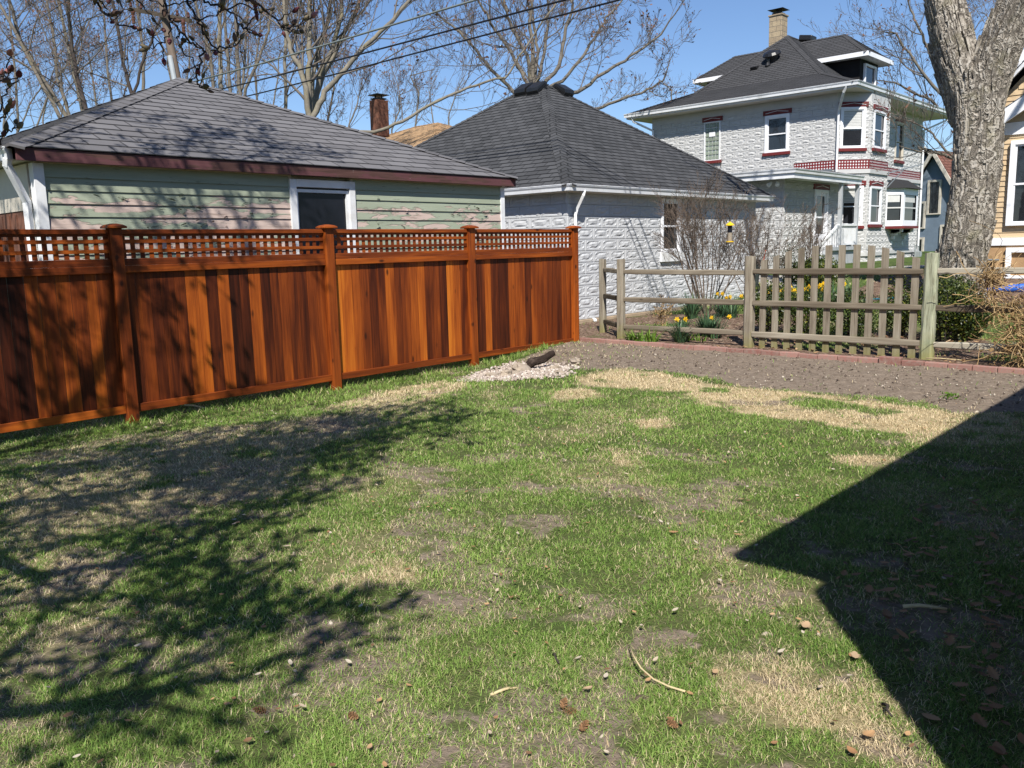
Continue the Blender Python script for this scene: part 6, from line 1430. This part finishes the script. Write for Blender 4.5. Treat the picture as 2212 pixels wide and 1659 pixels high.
_b = ground_at(c7(1940, 735)); _T = np.linalg.norm(_b-CC)/np.linalg.norm(ray(c7(1940, 735))); _h = PT(c7(1940, 300), _T)[2]-_b[2]
boxwood(_b[0], _b[1], _T*44/FPX, _h/2.05, 'tall upright boxwood behind the gate near the sidewalk', 2800, 7, sz=.032)
boxwood(-4.2, 15.6, .4, .38, 'small boxwood just left of the big trunk base', 1300, 8)
_c = ground_at(c7(1660, 740)); boxwood(_c[0], _c[1], .26, .50, 'brownish sparse shrub left of the tall boxwood', 600, 9, t1=.5)
def blades_clump(m, x, y, n, L, spread, seed, w=.012, droop=.6):
    R = np.random.default_rng(seed); z = tz(x, y)-.01
    for _ in range(n):
        a = R.random()*6.28; o = R.random()**.5*.10; l = L*R.uniform(.6, 1.1); le = R.uniform(.05, spread); px, py = -math.sin(a), math.cos(a); p = []
        for k in range(5):
            t = k/4; an = le*(.4+droop*t*1.3); rr = o+l*t*math.sin(an); zz = z+l*t*math.cos(an); ww = w*(1-.9*t**2)/2
            c = np.array([x+math.cos(a)*rr, y+math.sin(a)*rr, zz]); s = np.array([px, py, 0])*ww; p.append((c-s, c+s))
        t_ = R.random()
        for k in range(4): m.face([p[k][0], p[k][1], p[k+1][1], p[k+1][0]], None, 0, t_)
def daffodil(x, y, n, L, fl, seed, label, spread=.55, name='daffodil_clump', grp='daffodil clumps'):
    root = thing(name, (x, y, tz(x, y)), label, 'daffodils', grp); m = MB(); blades_clump(m, x, y, int(n*1.7), L*1.35, spread*1.6, seed, .022); m.build('leaves', M_daf, root); R = np.random.default_rng(seed+90)
    for k in range(fl):
        a = R.random()*6.28; o = R.uniform(.03, .24); h = L*R.uniform(.88, 1.22); c = np.array([x+o*math.cos(a), y+o*math.sin(a), tz(x, y)+h]); f = MB()
        f.tube([(x+o*.3*math.cos(a), y+o*.3*math.sin(a), tz(x, y)), c], [.005, .004], 4, 1); d = np.array([.2*R.normal(), -1+.3*R.normal(), .15]); d /= np.linalg.norm(d)
        a1 = np.cross(d, (0, 0, 1.)); a1 /= np.linalg.norm(a1); b1 = np.cross(d, a1)
        for q in range(6):
            t = q*math.pi/3; e = a1*math.cos(t)+b1*math.sin(t); s = np.cross(d, e); f.face([c+e*.006, c+e*.028+s*.015+d*.004, c+e*.05, c+e*.028-s*.015+d*.004], None, 0, R.random())
        f.lathe(c, [(.012, 0), (.014, .022), (.022, .032)], 8, 0, .2, d); f.build('flower', [M_yel, M_daf], root)
def at(a, b): q = ground_at(c7(a, b)); return q[0], q[1]
for (a, b), n, L, fl, lab in (((500, 1235), 70, .33, 2, 'green daffodil clump at the brick edge left of the largest clump'), ((790, 1190), 130, .33, 1, 'largest blue green daffodil clump with one yellow bloom at front'), ((620, 990), 80, .42, 0, 'leafy daffodil clump without blooms beneath the bare shrub'), ((950, 955), 45, .40, 2, 'upright daffodil clump right of the feeder pole'), ((870, 1200), 30, .30, 1, 'small daffodil clump right of the largest clump with a yellow flower')):
    x, y = at(a, b); daffodil(x, y, n, L, fl, int(a), lab)
for k, ((px, py), fl, lab) in enumerate((((1580, 668), 3, 'yellow daffodils just left of the gate post beside boxwood'), ((1660, 655), 5, 'yellow daffodils seen through first gap of the picket gate'), ((1690, 655), 6, 'yellow daffodils seen through second gap of the picket gate'), ((1718, 652), 6, 'yellow daffodils seen through third and fourth gate gaps'), ((1745, 654), 6, 'yellow daffodils seen through fifth gap of the picket gate'), ((1775, 652), 5, 'yellow daffodils seen through sixth gap of the picket gate'), ((1800, 640), 3, 'yellow daffodils seen at seventh gap beneath the sidewalk'), ((1835, 625), 3, 'two tall yellow daffodils nearest the sidewalk through the gate'))):
    q = PT((px, py), 16.2); x, y = q[0], q[1]; daffodil(x, y, 40, .40, fl, 200+k, lab)
x, y = gp((1290, 727)); 
def lily(x, y, n, L, seed, lab):
    root = thing('daylily_clump', (x, y, 0), lab, 'plant', 'fresh green shoots by the fence corner'); m = MB()
    for k in range(6): blades_clump(m, x+.10*(k-2.5)*.9, y+.05*math.sin(k*2), n, L, .9, seed+k, .022, .8)
    m.build('leaves', M_lily, root)
lily(-7.88, 11.75, 16, .27, 5, 'bright green leafy clump beside the split rail corner post'); lily(-7.2, 12.2, 6, .2, 15, 'small bright green clump just right of the second rail post')
def weed():
    g2 = ground_at(c6(1780, 1150)); root = thing('weed', g2, 'small leafy green weed growing alone on the soil bed', 'weed'); m = MB(); leafcloud(m, g2+np.array([0, 0, .04]), .12, .10, .05, 60, .022, 3, 3, .9, 0, .1, .5); m.build('leaves', M_lily, root)
weed()
def dry_plant(p, h, n, label, seed, spread=.3):
    tr = Tree(seed); b = np.array([p[0], p[1], tz(p[0], p[1])]); root = thing('dry_plant', b, label, 'dead plant')
    for i in range(n): a = tr.r.random()*6.28; tr.grow(b, (math.cos(a)*spread, math.sin(a)*spread, 1), h*tr.r.uniform(.6, 1), .005, 0, 2, .0, .15, (5, 7), (.4, 1.), (.2, .35), .0025, .25)
    m = MB()
    for pts, rad, lev in tr.seg: m.tube(pts, rad, 3, 0, tr.r.random(), False)
    for pts, d in tr.tips: m.face([pts, pts+tr.R.normal(size=3)*.015, pts+d*.03, pts+tr.R.normal(size=3)*.015], None, 0, tr.r.random()*.6)
    m.build('stems', M_dry, root)
dry_plant(at(320, 1120), .62, 6, 'rust brown dried plant standing in the bed by the wall', 61, .15)
def vines():
    R = np.random.default_rng(12); root = thing('dead_vine', (-2.35, 11.75, 0), 'tangled tan dead vines heaped over the rails at right edge', 'dead vine'); m = MB()
    VX = PY((2225, 690), 11.7)[0]; VY = PY((2140, 605), 11.8)[0]
    ctr = lambda: (np.array([VX, 11.72, .46]), np.array([.34, .22, .46])) if R.random() < .8 else (np.array([VY, 11.8, 1.05]), np.array([.13, .1, .2]))
    for _ in range(560):
        c, s = ctr(); p = c+R.normal(size=3)*s*.55; d = R.normal(size=3); d /= np.linalg.norm(d); n = R.integers(4, 9); pts = [p]; cur = R.normal(size=3)*.5
        for k in range(n): d = d+cur*.35+R.normal(size=3)*.25-np.array([0, 0, .07]); d /= np.linalg.norm(d); p = p+d*R.uniform(.04, .09); p[2] = max(p[2], .02); pts.append(p.copy())
        m.tube(pts, R.uniform(.0022, .0055), 3, 0, R.random(), False)
    for _ in range(1000):
        c, s = ctr(); p = c+R.normal(size=3)*s*.6; p[2] = max(.02, p[2]); a = R.normal(size=3)*.016; b = R.normal(size=3)*.012; m.face([p, p+a+b, p+a*2, p+a-b], None, 0, R.random()*.7)
    m.build('stems', M_dry, root)
vines()
# bird feeder on a crook
def feeder():
    b = np.array(ground_at((1552, 690))); T = np.linalg.norm(b-CC)/np.linalg.norm(ray((1552, 690))); hk = PT((1548, 478), T); cap = PT((1577, 480), T); bot = PT((1576, 523), T)
    root = thing('crook_pole', b, 'thin black crook pole holding the yellow feeder', 'pole'); m = MB()
    top = np.array([b[0]+.01, b[1], hk[2]]); pts = [b-np.array([0, 0, .2]), top]
    ax = (cap-top)*np.array([1, 1, 0]); 
    for k in range(1, 9): t = math.pi*k/8; pts.append(top+ax*(.5-.5*math.cos(t))+np.array([0, 0, .13*math.sin(t)]))
    pts.append(np.array([cap[0], cap[1], cap[2]+.05])); m.tube(pts, .007, 6); m.build('pole', M_black, root)
    H = cap[2]-bot[2]; o = np.array([cap[0], cap[1], bot[2]]); f = thing('bird_feeder', o, 'yellow capped tube bird feeder hanging from the crook pole', 'bird feeder')
    m = MB(); m.lathe(o+np.array([0, 0, H*.83]), [(.085, 0), (.086, .012), (.05, .045), (.02, .06), (.008, .075)], 16); m.build('cap', M_yelp, f)
    m = MB(); m.lathe(o, [(.03, -.005), (.078, 0), (.08, .018), (.05, .02)], 16); m.build('tray', M_yelp, f)
    m = MB(); m.lathe(o+np.array([0, 0, .021]), [(.044, 0), (.044, H*.42)], 14); m.build('seed', M_seed, f)
    m = MB(); m.lathe(o+np.array([0, 0, .022+H*.42]), [(.043, 0), (.043, H*.39)], 14); m.build('tube', M_glassd, f)
    m = MB(); m.tube([o+np.array([0, 0, H*.9]), np.array([cap[0], cap[1], cap[2]+.06])], .004, 4); m.build('hanger', M_black, f)
feeder()
def grill():
    c = ground_at(c7(1270, 690)); x, y = c[0], c[1]; z = tz(x, y); T = np.linalg.norm(c-CC)/np.linalg.norm(ray(c7(1270, 690))); zt_ = PT(c7(1280, 350), T)[2]; k = T/FPX*.19838
    root = thing('wheeled_bin', c, 'dark green wheeled bin with black lid behind left gate post', 'bin'); hw = 135*k*.55; m = MB()
    m.mesh([(x+a*hw*s, y+b*hw*.9*s, q) for q, s in ((z+.05, .72), (zt_-.06, 1.)) for a, b in ((-1, -1), (1, -1), (1, 1), (-1, 1))], [(3, 2, 1, 0), (4, 5, 6, 7)]+[(i, (i+1) % 4, (i+1) % 4+4, i+4) for i in range(4)]); m.build('body', M_bin, root, bevel=.03)
    m = MB(); m.box((x-hw*1.12, y-hw*1.05, zt_-.058), (x+hw*1.12, y+hw*1.05, zt_+.01)); m.mesh([(x+a*hw*s, y+b*hw*.9*s, q) for q, s in ((zt_+.0101, 1.), (zt_+.05, .7)) for a, b in ((-1, -1), (1, -1), (1, 1), (-1, 1))], [(4, 5, 6, 7)]+[(i, (i+1) % 4, (i+1) % 4+4, i+4) for i in range(4)]); m.box((x+hw*1.13, y-hw*.5, zt_-.05), (x+hw*1.4, y+hw*.5, zt_-.01)); m.build('lid', M_blackp, root, bevel=.012)
    for s in (-1, 1): m = MB(); m.lathe((x+s*hw*.85, y+hw*.6, z+.11), [(.11, -.03), (.11, .03)], 14, ax=(1, 0, 0)); m.build('wheel', M_black, root)
    a = PT(c7(1405, 330), T); b = PT(c7(1435, 190), T); s = thing('garden_tool', a, 'orange handled tool with black grip propped on the dark bin', 'tool'); m = MB(); m.tube([a-(b-a)*.6, a, a+(b-a)*.7], .014, 8); m.build('handle', M_orange, s)
    m = MB(); m.tube([a+(b-a)*.7, b], [.02, .018], 8); d = (b-a)/np.linalg.norm(b-a); q = np.array([d[2], 0, -d[0]])*.05; m.tube([b-q, b+d*.03, b+q], .016, 8); m.build('grip', M_blackp, s)
grill()
def right_things():
    a = ground_at(c8(1770, 690)); T = np.linalg.norm(a-CC)/np.linalg.norm(ray(c8(1770, 690))); L = [PT(c8(q, w), T-.1*i) for i, (q, w) in enumerate(((1760, 695), (1830, 672), (1930, 660), (2050, 655), (2150, 650), (2300, 645)))]
    m = MB(); r = random.Random(4); m.tube(L, [.03, .055, .05, .08, .085, .09], 10, 0, .5); tag(m.build('tarp_roll', M_blue, None, smooth=True), 'rolled bright blue tarp on the mulch at the right edge', 'tarp')
    b = ground_at(c8(1950, 640)); T2 = 17.6; e = [PT(c8(q, w), T2) for q, w in ((1765, 345), (2180, 345), (1790, 360), (1975, 360), (1800, 470), (1950, 470))]
    root = thing('bench', (e[0][0]+.4, e[0][1], tz(e[0][0]+.4, e[0][1])), 'low dark metal bench with curved legs in front of the beige house', 'bench'); u = (e[1]-e[0])/np.linalg.norm(e[1]-e[0]); v = np.array([-u[1], u[0], 0]); m = MB()
    for k in range(5): m.obox(e[0]+v*k*.085, u*1.25, v*.07, (0, 0, .025))
    m.build('seat', M_metal, root)
    for a_ in (.10, .55, 1.1):
        p = e[0]+u*a_; g = tz(p[0], p[1])
        for w in (0.02, .36): q = p+v*w; m = MB(); m.tube([q, q+u*.05-np.array([0, 0, .10]), q+u*.02-np.array([0, 0, .22]), (q[0]-.02, q[1], g)], .018, 6); m.build('leg', M_black, root)
    h = [ground_at(c8(q, w))+np.array([0, 0, .03]) for q, w in ((460, 800), (560, 785), (660, 785), (780, 770), (800, 778))]
    m = MB(); m.tube(h, .022, 7); tag(m.build('hose', M_hose, None, smooth=True), 'teal garden hose lying on grass behind the right pickets', 'hose')
right_things()
# ------------------------------------------------------------------ fallen leaves, cones and sticks on the lawn
def leafmesh(m, p, s, a, tilt, seed, oak=False, c=.5):
    R = np.random.default_rng(seed); n = 9 if not oak else 13; u = np.array([math.cos(a), math.sin(a), 0]); v = np.array([-u[1], u[0], 0]); mid = []; le = []; ri = []
    cu = R.uniform(.05, .55); ro = R.uniform(-.6, .6)
    for i in range(n):
        t = i/(n-1); w = math.sin(math.pi*min(1, t*1.02))**.75*.27*s
        if oak: w *= 1.0+.38*math.cos(i*math.pi)*(.2 < t < .95)
        x = (t-.5)*s; z = .010+cu*(x*x)/s*.9+abs(tilt)*(t)*s*.4
        mid.append(p+u*x+np.array([0, 0, z])); le.append(p+u*x+v*w+np.array([0, 0, z+cu*.35*w+ro*w*.4])); ri.append(p+u*x-v*w+np.array([0, 0, z+cu*.35*w-ro*w*.4]))
    k = len(mid); vs = mid+le+ri; m.mesh(vs, [(i, i+1, k+i+1, k+i) for i in range(k-1)]+[(i+1, i, 2*k+i, 2*k+i+1) for i in range(k-1)], 0, c)
DL = [  # bearing, size, tint, label
    ((1595, 1168), .14, .55, 'large orange brown leaf on grass just above the black shadow tip', 1), ((1740, 1372), .16, .78, 'long tan oak leaf on the grass left of the shadow edge', 1), ((1725, 1348), .06, .7, 'small tan leaf just above the long oak leaf', 0), ((1846, 1440), .15, .8, 'folded pale brown leaf touching the shadow edge low at right', 1), ((1455, 1160), .13, .5, 'curled brown leaf in the bare patch left of the shadow tip', 1), ((1470, 1145), .07, .45, 'small brown leaf just above the curled brown leaf', 0), ((1502, 1200), .06, .7, 'little tan leaf below left of the shadow tip', 0), ((1115, 946), .07, .75, 'tan leaf alone on mid lawn in front of the gravel', 0), ((1668, 1340), .06, .75, 'small leaf two hand widths left of the long oak leaf', 0), ((1840, 1640), .10, .4, 'brown leaf at the bottom edge near the shadow', 0), ((1875, 1615), .13, .62, 'crumpled brown leaf at bottom right beside the shadow', 1), ((2010, 1575), .15, .6, 'tan leaf scrap lying half in the shadow low at right', 0),
    ((1960, 1602), .07, .7, 'tiny tan leaf just inside the shadow low at right', 0), ((884, 1493), .07, .62, 'orange leaf standing alone right of centre bottom left lawn', 0), ((820, 1528), .07, .65, 'orange leaf in lower grass below a shadow tip', 0), ((493, 1547), .07, .68, 'apricot leaf on the shaded lower left grass', 0), ((800, 1640), .07, .72, 'pale orange leaf at the bottom edge left of centre', 0), ((480, 1300), .06, .55, 'small orange leaf between shadow streaks on left lawn', 0), ((740, 1250), .06, .6, 'small orange leaf near the straw patch left of centre', 0), ((1052, 1318), .06, .7, 'tan leaf beside the bare soil in the middle lawn', 0), ((1180, 1238), .06, .62, 'small leaf mid lawn above the bare soil patch', 0), ((1270, 1500), .09, .78, 'pale curled leaf in the dirt patch left of the long stick', 0), ((1115, 1385), .06, .65, 'small tan leaf between the bare patch and the long stick', 0), ((1400, 1490), .07, .66, 'orange and white leaf just left of the long stick end', 0), ((1490, 1520), .07, .6, 'small orange leaf right of the long stick end', 0),
    ((1545, 1465), .09, .75, 'tan leaf cluster right of the long pale stick', 1), ((1600, 1090), .09, .72, 'pale tan leaf mid lawn left of the shadow edge', 0), ((200, 1405), .06, .62, 'orange leaf in dappled shade at the far left', 0), ((278, 1572), .07, .6, 'orange leaf on shaded bare soil at lower left', 0), ((150, 1562), .12, .5, 'brown leaf by the bare soil in the lower left corner', 1), ((500, 1450), .06, .6, 'tiny orange leaf on the left lawn above the apricot one', 0), ((395, 1372), .06, .58, 'orange leaf among dappled shade left of centre', 0), ((620, 1192), .11, .9, 'large pale grey leaf in shade on the left lawn', 0), ((515, 1142), .12, .6, 'brown leaf in straw coloured grass on the upper left lawn', 1), ((300, 1215), .09, .7, 'tan leaf in straw grass at the left', 0), ((1370, 1340), .06, .68, 'small leaf above the top end of long stick', 0), ((925, 1105), .06, .7, 'small tan leaf on green grass above the bare patches', 0), ((1700, 905), .08, .55, 'brown leaf on the straw coloured grass strip', 0), ((1955, 915), .07, .45, 'orange brown leaf on the straw strip near the shadow', 0), ((2130, 862), .12, .85, 'upright tan leaf on the soil bed at far right', 1), ((1525, 775), .07, .6, 'curled leaf lying on the soil bed near the gravel', 0)]
def litter():
    for k, (px, s, c, lab, oak) in enumerate(DL):
        q = ground_at(px); m = MB(); leafmesh(m, np.array([q[0], q[1], tz(q[0], q[1])+.012]), s*.44, k*1.7, .3*random.Random(k).random(), k, bool(oak), c); tag(m.build('fallen_leaf', M_leaf), lab, 'leaf', 'fallen leaves on the lawn')
    # fine litter nobody could count
    R = np.random.default_rng(77); m = MB()
    for _ in range(1000):
        a = (R.random()-.5)*2*math.radians(36); r = math.sqrt(R.random()*(9.5**2-2.2**2)+2.2**2); x = r*(CF[0]*math.cos(a)-CF[1]*math.sin(a))/math.hypot(CF[0], CF[1]); y = r*(CF[0]*math.sin(a)+CF[1]*math.cos(a))/math.hypot(CF[0], CF[1])
        if x < -8.7 or y > 11.2: continue
        leafmesh(m, np.array([x, y, tz(x, y)+.008+.012*R.random()]), R.uniform(.014, .034), R.random()*6.28, R.random(), int(R.integers(1e6)), False, float(R.choice([.95, .9, .98, .3, .6, .2, .1])))
    for _ in range(620):
        x = R.uniform(-1.5, .0); y = R.uniform(2.3, 5.5)
        if x < -.637-.83*(y-2.615)+.15 or R.random() > 1.2-abs(y-3.4)*.4: continue
        leafmesh(m, np.array([x, y, tz(x, y)+.01+.03*R.random()]), R.uniform(.028, .07), R.random()*6.28, R.random(), int(R.integers(1e6)), R.random() < .6, float(R.choice([.0, .1, .2, .3, .45])))
    for _ in range(380):
        x = R.uniform(-6.5, -1.5); y = R.uniform(11.55, 13.6); leafmesh(m, np.array([x, y, tz(x, y)+.012]), R.uniform(.03, .09), R.random()*6.28, R.random(), int(R.integers(1e6)), False, R.random()*.8)
    o = m.build('leaf_litter', M_leaf); kind(o, 'stuff', 'scattered bud scales and small dead leaves over the lawn', 'leaf litter')
    for k, (px, lab) in enumerate((((764, 1569), 'small brown pine cone at the bottom left of centre'), ((1218, 1536), 'brown pine cone on the dirt patch at bottom centre'), ((1232, 1560), 'pine cone just below the one on the dirt patch'), ((1452, 1592), 'dark red brown pine cone right of centre bottom'), ((1262, 1592), 'splintered cone near the bottom dirt patch'), ((563, 1548), 'pine cone in shade beside an orange leaf'))):
        q = ground_at(px); root = MB(); c = np.array([q[0], q[1], tz(q[0], q[1])+.022]); ax = np.array([math.cos(k*2.), math.sin(k*2.), .15])
        for i in range(7):
            for j in range(6):
                t = i/6; a = j*1.047+i*.5; rr = .011*math.sin(math.pi*(.15+.8*t)); a1 = np.cross(ax, (0, 0, 1.)); a1 /= np.linalg.norm(a1); b1 = np.cross(ax, a1); e = a1*math.cos(a)+b1*math.sin(a); p = c+ax*(t-.5)*.042; s = np.cross(ax, e)
                root.face([p, p+e*rr+s*.005, p+e*(rr+.005)+ax*.004, p+e*rr-s*.005], None, 0, .12+.2*((i+j) % 3)/2)
        tag(root.build('pine_cone', M_leaf), lab, 'pine cone', 'pine cones on the lawn')
    L = [ground_at(p)+np.array([0, 0, .045]) for p in ((1360, 1415), (1368, 1440), (1385, 1468), (1412, 1492), (1445, 1508), (1480, 1519))]; m = MB(); m.tube(L, [.002, .003, .0034, .0036, .004, .004], 6); tag(m.build('stick', M_stick, None, smooth=True), 'long thin curved pale stick lying on the lawn', 'stick', 'sticks on the lawn')
    for a, b, r, mt, lab in (((1188, 1425), (1208, 1448), .006, M_barkd, 'short dark twig mid lawn left of the long pale stick'), ((1060, 1515), (1120, 1502), .006, M_stick, 'short tan stick across the dirt patch at bottom'), ((400, 880), (445, 887), .012, M_stick, 'tan stick by the fence foot at left'), ((1950, 1322), (2045, 1330), .009, M_stick, 'tan stick lying inside the black shadow'), ((1905, 1535), (1925, 1565), .006, M_barkd, 'dark twig near the bottom right straw'), ((2000, 778), (2080, 783), .008, M_stick, 'thin stick on soil below the raised brick')):
        p = ground_at(a)+np.array([0, 0, .025]); q = ground_at(b)+np.array([0, 0, .03]); m = MB(); m.tube([p, (p*2+q)/3+np.array([.005, .008, .008]), (p+q*2)/3+np.array([-.006, .004, .004]), q], [r, r*.95, r*.85, r*.6], 6); tag(m.build('stick', mt, None, smooth=True), lab, 'stick', 'sticks on the lawn')
litter()
